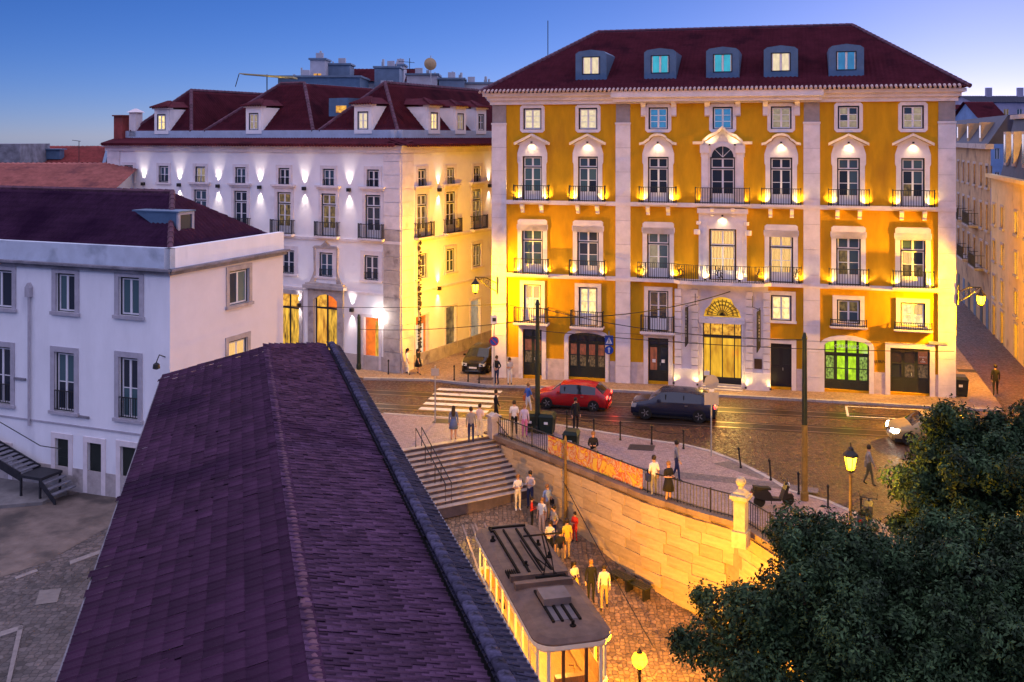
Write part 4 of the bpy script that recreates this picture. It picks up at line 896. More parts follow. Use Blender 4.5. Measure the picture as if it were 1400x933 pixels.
# carved door case in the front
mb = MB(); x = ax_
for s_ in (-1, 1): mb.box(x + s_ * 1.25 - .25, x + s_ * 1.25 + .25, -.12, .02, -.5, 5.05)
mb.prism([(x - 1.0, 4.3), (x - .6, 4.62), (x, 4.75), (x + .6, 4.62), (x + 1.0, 4.3), (x + 1.0, 5.06), (x - 1.0, 5.06)], -.1, .05)
mb.box(x - 1.75, x + 1.75, -.4, .0, 5.12, 5.35); mb.box(x - 1.6, x + 1.6, -.28, .0, 5.35, 5.5)
mb.prism([(x - 1.35, 5.5), (x + 1.35, 5.5), (x + 1.25, 5.75), (x + .95, 6.0), (x + .9, 7.6), (x + .95, 7.9), (x + .5, 8.0), (x, 8.35), (x - .5, 8.0), (x - .95, 7.9), (x - .9, 7.6), (x - .95, 6.0), (x - 1.25, 5.75)], -.045, .001) if False else None
for s_ in (-1, 1): mb.prism([(x + s_ * 1.4, 5.5), (x + s_ * .9, 5.5), (x + s_ * .9, 7.9), (x + s_ * 1.05, 7.9), (x + s_ * 1.0, 6.3), (x + s_ * 1.12, 5.95)], -.09, .01)
mb.prism([(x - 1.1, 7.9), (x + 1.1, 7.9), (x + .9, 8.05), (x + .4, 8.05), (x, 8.38), (x - .4, 8.05), (x - .9, 8.05)], -.14, .01)
mb.build('door_case', STONE_D, Bd)
def glazed_door(root, x, w, z1, mats, z0=.1, arch=True):
    mb = MB(); y = .14
    for xx in (x - w, x - .05, x + w - .1): mb.box(xx, xx + .1, y, y + .06, z0, z1 - (.0))
    mb.box(x - w + .1, x + w - .1, y - .005, y + .06, z1 - 1.05, z1 - .93); o = mb.build('glazed_door', FRAME_D, root)
    for s_ in (-1, 1): pane(o, x + s_ * w / 2, (z0 + z1 - 1) / 2, w - .15, z1 - z0 - 1.1, mats[0 if s_ < 0 else 1], y + .04); pane(o, x + s_ * w / 2, z1 - .47, w - .15, .9, mats[2 if s_ < 0 else 3], y + .04)
    return o
glazed_door(Bd, ax_, 1.0, ah, [L_AMBER, L_BAR, L_AMBER, L_ORANGE]); glazed_door(Bd, bx_, .95, ah - .2, [L_BAR, L_BAR, L_AMBER, L_AMBER])
o = MB().box(dxx - .6, dxx + .6, .2, .24, .1, 3.45).build('orange_door', L_ORANGE, Bd); pane(o, dxx + .35, 2.0, .32, 2.4, L_BAR, .19)
surround(Bd, dxx, .0, 3.45, 1.2, .2, .05, sill=False); surround(Bd, bx_, 0, ah - .2, 1.9, .3, .08, mat=STONE_D, sill=False)
for i, (a, w_, h) in enumerate(dS):
    z0 = .1 if i == 0 else .45
    o = MB().box(a - w_, a + w_, .2, .24, z0, h).build('side_door', [L_ORANGE, L_DIM, L_BLIND][i], SB)
    if i == 0: pane(o, a + .3, 1.6, .3, 2.4, L_CREAM, .19); pane(o, a - .3, 1.6, .3, 2.4, L_CREAM, .19)
    surround(SB, a, z0, h, w_ * 2, .12, .05, sill=False)
# up and down wall lights
def updown(root, x, z, p=26, col=(1.0, .86, .72)):
    o = MB().box(-.11, .11, -.24, 0, -.12, .12).build('wall_light', IRON, root, (x, 0, z))
    lamp('light_up', 'SPOT', (0, -.17, .14), p, col, o, .04, R(58), 1.0, (0, .06, 1)); lamp('light_down', 'SPOT', (0, -.17, -.14), p * .8, col, o, .04, R(58), 1.0, (0, .06, -1)); return o
for u in (197, 246, 299, 356, 417, 478): updown(Bd, FB.x(u), 11.95, 60)
for u in (599, 668): updown(SB, FS.x(u), 11.85, 55, (1, .8, .55))
for u in (411, 482): updown(Bd, FB.x(u), 3.85, 60, (1, .9, .85))
updown(SB, FS.x(598.5), 5.0, 40, (1, .8, .55))
o = MB().lathe([(.05, -.1), (.16, -.05), (.16, .05), (.05, .1)], (FB.x(523), -.2, 3.6), 10).build('door_lamp', glow('door_lamp_glow', (1, .95, .85), 25), Bd); lamp('door_lamp_light', 'POINT', (FB.x(523), -.5, 3.6), 90, (1, .92, .8), Bd, .1)
# downpipe with creeper on the side wall
mb = MB(); xx = FS.x(571); mb.tube([(xx, -.1, 9.0), (xx + .02, -.12, 1.0)], .06, 6)
for k in range(160):
    z = random.uniform(1.0, 8.9); a = random.uniform(0, 6.28); mb.box(xx + .13 * math.cos(a), xx + .13 * math.cos(a) + .08, -.2, -.1 + .02 * math.sin(a), z, z + .09, 1)
mb.build('downpipe', [GALV, pm('dry_creeper', (.05, .035, .03), .9, .3)], SB)
# attic wall and roofs
MB().box(.6, FB.W - .5, .9, 1.2, ZE + .3, ZE + 1.25).build('attic_wall', BLUEW, Bd); MB().box(.5, LS, .9, 1.2, ZE + .3, ZE + 1.25).build('attic_wall', BLUEW, SB)
zb_ = ZE + 1.15
def broof(d0, d1, depth, zr_, trap=False):
    """d0..d1: distance along the front from the corner; ridge runs back into the block"""
    x1, x0 = FB.W - d0, FB.W - d1; e = empty('roof', (0, 0, 0)); e.parent = Bd; rise = zr_ - zb_; hw = (x1 - x0) / 2; y0 = .95
    run = hw if not trap else 4.0
    L = math.hypot(run, rise); k = 1 / L * run
    tile_slope('roof_slope', e, (0, y0, zb_), (1, 0, 0), (0, run, rise), x0, x1, L, run / L, run / L, TILE_Y)
    for xa, sg in ((x0, 1), (x1, -1)): tile_slope('roof_slope', e, (xa, 0, zb_), (0, 1, 0), (sg * run, 0, rise), y0, y0 + depth, L, run / L, 0, TILE_Y, sub=3)
    if trap:
        mb = MB(); mb.box(x0 + run, x1 - run, y0 + run, y0 + depth, zr_ - .1, zr_ + .05); mb.build('roof_flat', ZINC, e); ridge_caps('ridge_cap', e, (x0 + run, y0 + run, zr_ + .05), (x1 - run, y0 + run, zr_ + .05), RIDGE)
    else: ridge_caps('ridge_cap', e, (x0 + hw, y0 + run, zr_ + .05), (x0 + hw, y0 + depth, zr_ + .05), RIDGE)
    for xa, xb in ((x0, x0 + run), (x1, x1 - run)): ridge_caps('hip_cap', e, (xa, y0, zb_ + .05), (xb, y0 + run, zr_ + .05), RIDGE)
broof(.9, 7.5, 17, 19.35); broof(8.0, 18.2, 14, 19.55, True); broof(19.5, 25.9, 14, 19.2)
def bdormer(root, x, y, zb, zt, g, w=.72):
    mb = MB(); t = .26
    wl, wr, wb, wt = x - .45, x + .45, zb + .28, zt - .38
    mb.box(x - w, wl, y, y + .15, zb, zt); mb.box(wr, x + w, y, y + .15, zb, zt); mb.box(wl, wr, y + .001, y + .15, zb, wb); mb.box(wl, wr, y + .001, y + .15, wt, zt)
    for s_ in (-1, 1): mb.prism([(y + .14, zb), (y + .14, zt), (y + 2.6, zt)], x + s_ * w - .06, x + s_ * w + .06, 'x') if s_ < 0 else mb.prism([(y + .14, zb), (y + .14, zt), (y + 2.6, zt)], x + w - .06, x + w + .06, 'x')
    d = mb.build('dormer', WHITE, root); 
    window(d, x, wb, wt, .9, g, 2, y=y + .06, name='dormer_window')
    r = MB(); r.box(x - w - .12, x + w + .12, y - .14, y + .4, zt, zt + .12); r.build('dormer_cornice', STONE, d)
    e = MB(); e.add([(x - w - .25, y - .28, zt + .11), (x + w + .25, y - .28, zt + .11), (x + w + .25, y + 3.0, zt + .2), (x - w - .25, y + 3.0, zt + .2), (x, y + .9, zt + .62), (x, y + 3.2, zt + .62)], [(0, 1, 4), (1, 2, 5, 4), (3, 0, 4, 5)])
    n = 9
    for k in range(n): a = x - w - .2 + (2 * w + .4) * k / (n - 1); e.tube([(a, y - .3, zt + .14), (x + (a - x) * .15, y + .85, zt + .64)], .07, 5)
    e.build('dormer_roof', TILE_Y, d)
for u, g in ((210, L_WARM), (337, L_BLIND), (487.5, L_CREAM)): bdormer(Bd, FB.x(u) - .1, .85, zb_ - .15, zb_ + 1.75, g)
for u, g in ((604, L_WARM), (640, L_BLIND), (668, G_DARK)): bdormer(SB, FS.x(u) + .35, .85, zb_ - .15, zb_ + 1.75, g)
mb = MB(); xc = FB.W - 8.2 + .9; mb.prism([(2.6, 17.0), (2.6, 18.3), (5.5, 18.3)], xc + 1.0, xc + 1.1, 'x'); mb.box(xc - .6, xc + 1.05, 2.6, 2.7, 17.0, 18.3); mb.build('valley_dormer', ZINC, Bd); pane(Bd, xc + .5, 17.5, .9, .5, L_AMBER, 2.58, 'valley_dormer_pane')
mb = MB(); mb.box(-.05, .9, .6, 1.6, ZE + .3, ZE + 2.4); mb.box(-.15, 1.0, .5, 1.7, ZE + 2.4, ZE + 2.5); mb.build('chimney', TILE_RED, Bd)
mb = MB(); mb.box(1.3, 2.0, .9, 1.6, ZE + .8, ZE + 2.7); mb.lathe([(.7, 2.7), (.1, 3.0)], (1.65, 1.25, ZE), 4); mb.build('chimney', STONE, Bd)

# ================================================================== the old white house on the yard
ac = Vector((-14.6, 43.7)); afd = Vector((-.9285, .3714)); asd = Vector((.3714, .9285)); LA = 22.0; LSA = 8.35
FA = Fac(ac + afd * LA, ac); FAS = Fac(ac, ac + asd * LSA)
Ad = FA.root('old_white_house'); tag(Ad, 'old white house with grey window frames beside the cobbled yard', 'house')
SA = empty('side_front', (0, 0, 0)); SA.parent = Ad; SA.location = (LA, 0, 0); SA.rotation_euler = (0, 0, FAS.rz - FA.rz)
g0 = lambda u, v: FA.z(u, v)
zp = 10.75
wins = []
for u0, u1, v0, v1 in ((-18, 17, 369, 421), (77, 103, 374, 427), (163, 191, 379, 432)): wins.append(((FA.x(u0) + FA.x(u1)) / 2, FA.x(u1) - FA.x(u0), FA.z((u0 + u1) / 2, v1), FA.z((u0 + u1) / 2, v0), 0))
for u0, u1, v0, v1 in ((-12, 15, 474, 552), (75, 102, 482, 563), (163, 189, 489, 573)): wins.append(((FA.x(u0) + FA.x(u1)) / 2, FA.x(u1) - FA.x(u0), FA.z((u0 + u1) / 2, v1), FA.z((u0 + u1) / 2, v0), 1))
drs = [((FA.x(u0) + FA.x(u1)) / 2, FA.x(u1) - FA.x(u0), FA.z((u0 + u1) / 2, v1) if sh else -.25, FA.z((u0 + u1) / 2, v0)) for u0, u1, v0, v1, sh in ((-20, 12, 610, 655, 0), (76, 94, 600, 648, 1), (120, 139, 606, 670, 0), (165, 195, 612, 672, 0))]
hl = [(x - w / 2, x + w / 2, a, b) for x, w, a, b, k in wins] + [(x - w / 2, x + w / 2, a, b) for x, w, a, b in drs]
mb = MB(); wall_holes(mb, 0, LA, -1.6, 9.9, hl, .24); mb.add([(0, 0, -1.6), (0, LSA, -1.6), (0, LSA, 9.9), (0, 0, 9.9)], [(0, 1, 2, 3)]); mb.add([(0, LSA, -1.6), (LA, LSA, -1.6), (LA, LSA, 9.9), (0, LSA, 9.9)], [(0, 1, 2, 3)]); mb.build('wall', OLDWHITE, Ad)
sw = [((FAS.x(313) + FAS.x(340)) / 2, FAS.x(340) - FAS.x(313), FAS.z(326, 416), FAS.z(326, 369)), ((FAS.x(312) + FAS.x(338)) / 2, FAS.x(338) - FAS.x(312), FAS.z(325, 464) - 1.7, FAS.z(325, 464))]
mb = MB(); wall_holes(mb, 0, LSA, -1.6, 9.9, [(x - w / 2, x + w / 2, a, b) for x, w, a, b in sw], .24); mb.build('wall', pm('side_plaster', (.74, .69, .71), .85, .05, .8, .08, 40), SA)
for i, (x, w, a, b, k) in enumerate(wins):
    window(Ad, x, a, b, w, [[G_TEAL, G_DARK], [G_TEAL, G_DARK], G_TEAL, G_DARK, [G_DARK, G_TEAL], [G_TEAL, G_DARK]][i], 1 if not k else 2, y=.14)
    surround(Ad, x, a, b, w, .24, .05, mat=TRIMGREY)
    if k:
        r = MB()
        for zz in (a + .08, a + .92): r.box(x - w / 2, x + w / 2, -.045, -.015, zz - .018, zz + .018)
        for q in range(9): xx = x - w / 2 + w * q / 8; r.box(xx - .012, xx + .012, -.04, -.018, a + .05, a + .92)
        r.build('window_railing', IRON, Ad)
for i, (x, w, a, b) in enumerate(drs):
    mb = MB(); mb.box(x - w / 2, x + w / 2, .14, .2, a, b)
    for q in range(2): mb.box(x - w / 2 + .08, x + w / 2 - .08, .12, .14, a + .15 + q * (b - a) * .5, a + (b - a) * (.45 + q * .5))
    mb.build('door', DARKW, Ad); surround(Ad, x, a, b, w, .24, .04, mat=STONE, sill=False)
for i, (x, w, a, b) in enumerate(sw): window(SA, x, a, b, w, [[G_DARK, G_TEAL], L_CURT][i], 1, y=.12); surround(SA, x, a, b, w, .22, .05, mat=STONE_D)
for root, L in ((Ad, LA), (SA, LSA)):
    MB().box(-.02, L + .02, -.02, .3, 9.88, zp).build('parapet', pm('parapet_paint', (.50, .56, .66), .85, .12, 1.2, blotch=((.33, .38, .46), .8, .55)) if root is Ad else OLDWHITE, root)
    mb = MB(); mb.box(-.2, L + .2, -.3, .0, 9.78, 9.88); mb.box(-.1, L + .1, -.16, .0, 9.62, 9.78); mb.build('cornice', GRIME, root)
    MB().box(0, L, -.03, .02, -1.6, .75).build('plinth', STONE_D, root); MB().box(0, L, -.04, .02, 2.6, 2.68).build('cable_run', TRIMGREY, root)
hip_roof('roof', Ad, -6, LA - .25, .3, LSA, zp - .35, 12.85, 0, LA - 3.4, 4.2, TILE_C, RIDGE)
mb = MB(); xx = FA.x(42); mb.tube([(xx, -.1, 2.4), (xx, -.1, 8.3)], .06, 8); mb.box(xx - .14, xx + .14, -.22, 0, 8.25, 8.7); mb.prism([(xx - .14, 8.7), (xx + .14, 8.7), (xx, 8.9)], -.2, 0); mb.build('downpipe', TRIMGREY, Ad)
for u, v, w_ in ((28, 518, .35), (114, 570, .35)): MB().box(-w_, w_, -.08, 0, -.05, .05).build('wall_vent', GRIME, Ad, (FA.x(u), 0, FA.z(u, v)))
# dormer on the hipped end
xs_ = FAS.x(288); mb = MB(); y_ = 1.35; z0_, z1_ = zp + .05, zp + 1.35
mb.box(xs_ - .55, xs_ - .40, y_, y_ + .1, z0_, z1_); mb.box(xs_ + .40, xs_ + .55, y_, y_ + .1, z0_, z1_); mb.box(xs_ - .40, xs_ + .40, y_, y_ + .1, z0_, z0_ + .12); mb.box(xs_ - .40, xs_ + .40, y_, y_ + .1, z1_ - .12, z1_)
d_ = mb.build('dormer', TRIMGREY, SA); m2 = MB()
m2.prism([(y_ + .1, z0_), (y_ + .1, z1_), (y_ + 2.5, z1_)], xs_ - .55, xs_ - .5, 'x'); m2.prism([(y_ + .1, z0_), (y_ + .1, z1_), (y_ + 2.5, z1_)], xs_ + .5, xs_ + .55, 'x'); m2.box(xs_ - .6, xs_ + .6, y_ - .05, y_ + 2.6, z1_, z1_ + .06); m2.build('dormer_cheek', ZINC, d_)
pane(d_, xs_, (z0_ + z1_) / 2, .8, 1.06, G_DARK, y_ + .06)
# wall lamp bracket on the corner
mb = MB(); mb.tube([(LA - .25, 0, 6.1), (LA - .3, -.3, 6.25), (LA - .2, -.6, 6.0)], .025, 5); mb.lathe([(.03, 0), (.14, -.08), (.16, -.25), (.05, -.3)], (LA - .2, -.6, 6.0), 8); mb.build('lamp_bracket', IRON, Ad)
# iron fire stair against the house
sA = FA.x(-8); zA_ = FA.z(0, 592); sB = FA.x(66); zB_ = FA.z(70, 660) + .0
fs = tag(empty('iron_stair', (0, 0, 0)), 'black iron stair leaning down along the old white house', 'stair'); fs.location = Ad.location; fs.rotation_euler = Ad.rotation_euler
ir = pm('stair_iron', (.022, .022, .028), .6, .3, 5)
zB_ = .75; nst = 11
for yy in (-1.55, -.45): MB().hexa([(sA, yy - .03, zA_ - .28), (sB, yy - .03, zB_ - .28), (sB, yy + .03, zB_ - .28), (sA, yy + .03, zA_ - .28), (sA, yy - .03, zA_ + .1), (sB, yy - .03, zB_ + .1), (sB, yy + .03, zB_ + .1), (sA, yy + .03, zA_ + .1)]).build('stringer', ir, fs)
tm = pm('stair_tread', (.16, .16, .19), .6, .3, 5)
for i in range(nst): t = i / nst; x = sA + (sB - sA) * t; z = zA_ + (zB_ - zA_) * t; MB().box(x - .02, x + .26, -1.5, -.5, z - .04, z).build('tread', tm, fs)
MB().box(sB, sB + 1.25, -1.6, -.4, zB_ - .12, zB_).build('landing', ir, fs)
for i in range(3): MB().box(sB + 1.25 + i * .27, sB + 1.5 + i * .27, -1.6, -.4, zB_ - .2 * (i + 1) - .05, zB_ - .2 * (i + 1)).build('tread', tm, fs)
MB().hexa([(sB + 1.2, -1.64, zB_ - .3), (sB + 2.1, -1.64, -.35), (sB + 2.1, -1.6, -.35), (sB + 1.2, -1.6, zB_ - .3), (sB + 1.2, -1.64, zB_), (sB + 2.1, -1.64, -.1), (sB + 2.1, -1.6, -.1), (sB + 1.2, -1.6, zB_)]).build('stringer', ir, fs)
for yy in (-1.55, -.45):
    for x in (sB + .05, sB + 1.15): MB().box(x - .04, x + .04, yy - .04, yy + .04, -.4, zB_ - .1).build('leg', ir, fs)
    MB().tube([(sA, yy, zA_ + .95), (sB, yy, zB_ + .95), (sB + 1.2, yy, zB_ + .95)], .022, 5).build('handrail', ir, fs) if yy > -1 else None

# ================================================================== long foreground roof
hr = 7.4; zr = HC - hr
def hp(u, v, h): Yv = h * 1400 / (v - VH); return Vector(((u - 700) / F * Yv, Yv))
RF, RN = hp(365, 475, hr), hp(435, 933, hr)
rdir = (RF - RN).normalized(); yaw = math.atan2(rdir.y, rdir.x) - math.pi / 2
Cd = tag(empty('long_tiled_shed', (RN.x, RN.y, 0), yaw), 'long low building with a violet clay tile roof above the tram street', 'building')
def cl(P, h): q = P - RN; return Vector((q.x * math.cos(yaw) + q.y * math.sin(yaw), -q.x * math.sin(yaw) + q.y * math.cos(yaw), HC - h))
EXT = 3.2                                                        # the roof runs on below the frame
def edge(far, near, h):
    A, B = cl(hp(*far, h), h), cl(hp(*near, h), h); d = (B - A); d /= abs(d.y); return B + d * EXT, A          # near end, far end
eRidge = edge((365, 475), (435, 933), 7.4); eLeft = edge((222, 515), (80, 933), 8.42); eCap = edge((453, 473), (689, 933), 8.17); eEave = edge((464, 474), (735, 933), 8.42)
# walls
mb = MB(); q = .3
def at_(e, t): return e[0] + (e[1] - e[0]) * t
A0, A1, B0, B1 = at_(eLeft, 0) + Vector((q, .3, -.12)), at_(eLeft, .985) + Vector((q, 0, -.12)), at_(eEave, 0) + Vector((-q, .3, -.12)), at_(eEave, .985) + Vector((-q, 0, -.12)); R0, R1 = at_(eRidge, .01) + Vector((0, .2, -.15)), at_(eRidge, .985) + Vector((0, 0, -.15))
G = lambda P, z=-11: Vector((P.x, P.y, z))
mb.add([G(A0), G(B0), G(B1), G(A1), A0, B0, B1, A1, R0, R1], [(0, 1, 5, 8, 4), (1, 2, 6, 5), (2, 3, 7, 9, 6), (3, 0, 4, 7), (4, 8, 9, 7), (8, 5, 6, 9)])
mb.build('wall', OLDWHITE, Cd)
# a pressed clay tile: shallow trough with a raised side roll and a front nib
def tile_geo(w, l, thk=.022, roll=.03):
    xs = [-.5, -.42, -.34, -.1, .1, .34, .5]; zt = [roll * .5, roll, .0, .008, .008, .0, roll * .45]
    V = []; Fq = []
    for yy, lift in ((0.0, .028), (1.0, 0.0)):
        for x, z in zip(xs, zt): V.append((x * w * 1.04, yy * l, z + lift))
    n = len(xs)
    for i in range(n - 1): Fq.append((i, i + 1, n + i + 1, n + i))
    b = len(V)
    for x, z in zip(xs, zt): V.append((x * w * 1.04, 0, z + .028 - thk))
    for i in range(n - 1): Fq.append((b + i, b + i + 1, i + 1, i))
    return np.array(V), np.array(Fq)
def tile_field(inner, outer, tw, tl, mat, indiv, part, dz=0.0, roll=.03, name='roof_tile'):
    """courses between an upper and a lower edge line (each: near end, far end)"""
    wid = ((at_(inner, .5) - at_(outer, .5)).length); nrow = max(1, round(wid / (tl - .07))); tl2 = wid / nrow + .07
    V0, F0 = tile_geo(tw, tl2, roll=roll); P = []
    for r in range(nrow):
        a, b = outer[0] + (inner[0] - outer[0]) * (r / nrow), outer[1] + (inner[1] - outer[1]) * (r / nrow); L = (b - a).length; n = int(L / tw); ax = (a - b).normalized()
        for c in range(n):
            t = 1 - (c + .5) * tw / L; p_ = a + (b - a) * t; up = (inner[0] - outer[0]) * (1 - t) + (inner[1] - outer[1]) * t; up = (up - ax * up.dot(ax)).normalized()
            P.append((p_, ax, up, p_.y))
    me = npmesh(name + '_one', V0, F0, mat); Vs = []; Fs = []; k = 0
    P.sort(key=lambda q_: q_[3]); first = 0
    while first < len(P) and P[first][3] < 0.15: first += 1
    for i, (p_, ax, up, _) in enumerate(P):
        nz = ax.cross(up); a2 = ax
        if nz.z < 0: a2 = -ax; nz = a2.cross(up)
        m = Matrix((a2, up, nz)).transposed().to_4x4(); m.translation = p_ + Vector((0, 0, .03 + dz + random.uniform(-.009, .010))) - up * (random.uniform(.04, .12) if random.random() < .03 else 0); m = m @ Matrix.Rotation(random.uniform(-.03, .03), 4, 'Z')
        if first <= i < first + indiv: link(name, me, part).matrix_local = m
        else: m = np.array(m); Vs.append(V0 @ m[:3, :3].T + m[:3, 3]); Fs.append(F0 + k * len(V0)); k += 1
    if Vs: link('tile_mass', npmesh('tile_mass', np.concatenate(Vs), np.concatenate(Fs), mat), part)['kind'] = 'stuff'
eL = empty('roof_slope', (0, 0, 0)); eL.parent = Cd; eL['label'] = 'left slope of smooth violet tiles in long courses'
tile_field(eRidge, eLeft, .30, .42, TILE_C, 290, eL, roll=.018)
eR = empty('roof_slope', (0, 0, 0)); eR.parent = Cd; eR['label'] = 'right slope of rippled violet tiles'
gut = Vector((-.24, 0, .02)); eGut = (eCap[0] + gut, eCap[1] + gut)
tile_field(eRidge, eGut, .20, .38, TILE_LIT, 290, eR, roll=.05)
mb = MB(); k_ = Vector((.3, 0, 0)); d_ = Vector((0, 0, -.16)); a, b = eGut[0] + Vector((-.05, 0, -.06)), eGut[1] + Vector((-.05, -.1, -.06)); mb.hexa([a + d_, a + k_ + d_, b + k_ + d_, b + d_, a + d_ * .6, a + k_ + d_ * .6, b + k_ + d_ * .6, b + d_ * .6]); mb.build('valley_gutter', pm('gutter_shadow', (.012, .011, .016), .7), Cd)  # gutter trough whose shadow is put into its near-black colour
eE = empty('roof_strip', (0, 0, 0)); eE.parent = Cd; eE['label'] = 'mossy blue-grey strip of tiles outside the capped ridge'
tile_field(eCap, eEave, .20, .34, TILE_M, 200, eE, -.04, roll=.045)
def caps(name, e, dz, mat, r=.12, seg=.4):
    me = MB().tube([(0, 0, 0), (0, seg * .55, -.005), (0, seg * 1.12, -.018)], [r * 1.05, r, r * .96], 8).mesh(name, mat, True); n = int((e[1] - e[0]).length / seg); d = (e[1] - e[0]).normalized()
    for i in range(n): link(name, me, Cd, e[0] + d * seg * i + Vector((random.uniform(-.006, .006), 0, dz + random.uniform(-.005, .005))), (0, random.uniform(-.03, .03), math.atan2(-d.x, d.y) + random.uniform(-.012, .012)), (1, 1, .55))
caps('ridge_tile', eRidge, .015, RIDGE, .105, .36)
caps('cap_tile', eCap, .14, pm('cap_tile_blue', (.050, .046, .085), .9, .45, 5, .3, 30, rnd=.4, blotch=((.014, .013, .022), 3, .52), spec=.1), .12, .40)
for e_ in (eLeft, eEave):
    mb = MB(); a, b = e_[0] + Vector((0, 0, -.16)), e_[1] + Vector((0, -.1, -.16)); w_ = Vector((.06, 0, 0)); u_ = Vector((0, 0, .15)); mb.hexa([a - w_, a + w_, b + w_, b - w_, a - w_ + u_, a + w_ + u_, b + w_ + u_, b - w_ + u_]); mb.build('fascia', GRIME, Cd)
# ================================================================== street lamps
GLOW_S = lamp_glass('sodium_glow', (1.0, .45, .012), 2.4); GLOW_W = lamp_glass('lantern_glow', (1.0, .60, .04), 3.5)
SOD = (1.0, .49, .0)
def lantern_head(root, c, s=1.0, mat=None, iron=None):
    x, y, z = c; g = MB(); g.lathe([(.11 * s, 0), (.20 * s, .42 * s), (.16 * s, .46 * s)], (x, y, z), 6); o = g.build('lantern_glass', mat or GLOW_W, root)
    f = MB(); f.lathe([(.24 * s, .44 * s), (.23 * s, .5 * s), (.10 * s, .62 * s), (.08 * s, .7 * s), (.03 * s, .74 * s), (.02 * s, .86 * s)], (x, y, z), 6); f.lathe([(.04 * s, -.1 * s), (.13 * s, -.02 * s), (.13 * s, .02 * s)], (x, y, z), 6)
    for k in range(6):
        a = 2 * math.pi * (k + .5) / 6; f.tube([(x + .115 * s * math.cos(a), y + .115 * s * math.sin(a), z), (x + .205 * s * math.cos(a), y + .205 * s * math.sin(a), z + .44 * s)], .014 * s, 4)
    f.build('lantern_frame', iron or IRON, root)
def wall_lantern(label, wallp, head, power):
    """wrought bracket lantern; wallp on the wall, head position of the glass base"""
    r = tag(empty('wall_lantern', wallp), label, 'street lamp'); h = Vector(head) - Vector(wallp); b = MB()
    up = Vector((0, 0, .95)); tip = h + up
    b.tube([(0, 0, .2), tip * .5 + Vector((0, 0, .25)), tip], .035, 6); b.tube([(0, 0, -.35), tip * .45 + Vector((0, 0, -.25)), tip * .9], .03, 6); b.tube([(0, 0, -.5), (0, 0, .6)], .05, 6)
    for k in range(3):
        q = tip * (.25 + .22 * k); b.tube([q + Vector((.0, 0, .13 * math.sin(a))) + h.normalized() * .13 * math.cos(a) for a in np.linspace(0, 6, 9)], .018, 4)
    b.tube([tip, h + Vector((0, 0, .8))], .02, 5); b.build('bracket', IRON, r); lantern_head(r, tuple(h), 1.15)
    lamp('lantern_lamp', 'POINT', h + Vector((0, 0, .2)), power, SOD, r, .12); return r
wall_lantern('wrought-iron bracket lantern on the palace corner pilaster facing the white hotel', (-.95, 65.6, 5.95), (-2.3, 64.4, 5.75), 1900)
wall_lantern('wrought-iron bracket lantern on the palace corner beside the narrow cobbled alley', (25.4, 58.3, 6.5), (26.2, 57.2, 6.15), 4200)
def post_lamp(label, base, h, power, s=1.0, globe=False, mat=None, col=None):
    r = tag(empty('street_lamp', base), label, 'street lamp'); p = MB()
    p.lathe([(.16, 0), (.16, .25), (.10, .35), (.08, .9), (.06, 1.0), (.05, h - .2), (.075, h - .15), (.05, h - .05)], (0, 0, 0), 8); p.build('post', POLEY if not globe else IRON, r)
    if globe:
        g = MB(); g.lathe([(.05, 0), (.17, .07), (.25, .2), (.26, .32), (.2, .46), (.08, .54)], (0, 0, h), 12); g.build('globe', mat or GLOW_S, r, smooth=True)
        c = MB(); c.lathe([(.12, .5), (.06, .6), (.02, .68)], (0, 0, h), 8); c.lathe([(.07, -.08), (.1, .03)], (0, 0, h), 8); c.build('cap', IRON, r)
    else: lantern_head(r, (0, 0, h + .1), s)
    lamp('street_lamp_light', 'POINT', (0, 0, h + .3), power, col or SOD, r, .12); return r
lb_ = Vector((12.3, 37.2, .12 + gz(12.3))); post_lamp('yellow lantern on a slim post rising behind the treetop', lb_, 2.95, 320, 1.15)
q = Vector((4.22, 33.9)); post_lamp('glowing amber globe lamp on a post beside the tram street', (q.x, q.y, lz(*q)), 3.05, 2700, 1, True, col=(1.0, .43, .0))
# ================================================================== poles, signs, bins, bollards
def pole(label, u, v, vtop, r=.1, low=None, zone=gp, dz=.12, cap=True):
    b = gp(u, v, dz) if zone is gp else lp(u, v); h = HC - (vtop - VH) / F * b.y - b.z
    e = tag(empty('overhead_line_pole', b), label, 'pole'); m = MB(); m.lathe([(r * 1.5, 0), (r * 1.5, .3), (r * 1.15, .4), (r * 1.1, h * .45)], (0, 0, 0), 10); m.build('lower_post', low or POLEG, e)
    m = MB(); m.lathe([(r * 1.05, h * .45), (r * .85, h - .3), (r * 1.1, h - .25), (r * .5, h)], (0, 0, 0), 10); m.build('upper_post', POLEG if low is not POLEY or zone is gp else POLEY, e); return e, b + Vector((0, 0, h))
p1, t1 = pole('dark green tram wire pole beside the bin at the crossing', 735, 592, 410, .12)
p2, t2 = pole('tall tram wire pole with a yellow foot near the parked scooter', 1100, 684, 455, .11, POLEY)  # lower post coloured yellow, upper post dark green
p3, t3 = pole('short ochre pole standing against the retaining wall', 773, 719, 596, .07, POLEY, zone=lp)
p4, t4 = pole('dark tram wire pole in front of the hotel doorway', 490.5, 505, 430, .11)
WIRE = pm('cable_black', (.012, .01, .01), .6)
def wire(label, a, b, sag, r=.024):
    a, b = Vector(a), Vector(b); m = MB(); m.tube([(b - a) * t + Vector((0, 0, -4 * sag * t * (1 - t))) for t in np.linspace(0, 1, 13)], r, 4); tag(m.build('overhead_wire', WIRE, None, a), label, 'cable')
def onY(u, v, off=.12): x = FY.x(u); p = FY.A + Vector((FY.c, FY.s)) * x; n = Vector((FY.s, -FY.c)); return Vector((p.x + n.x * off, p.y + n.y * off, FY.z(u, v)))
wire('sagging black cable from the crossing pole to the hotel entrance balcony', t1 - Vector((0, 0, .9)), onY(1000, 398), .5, .034)
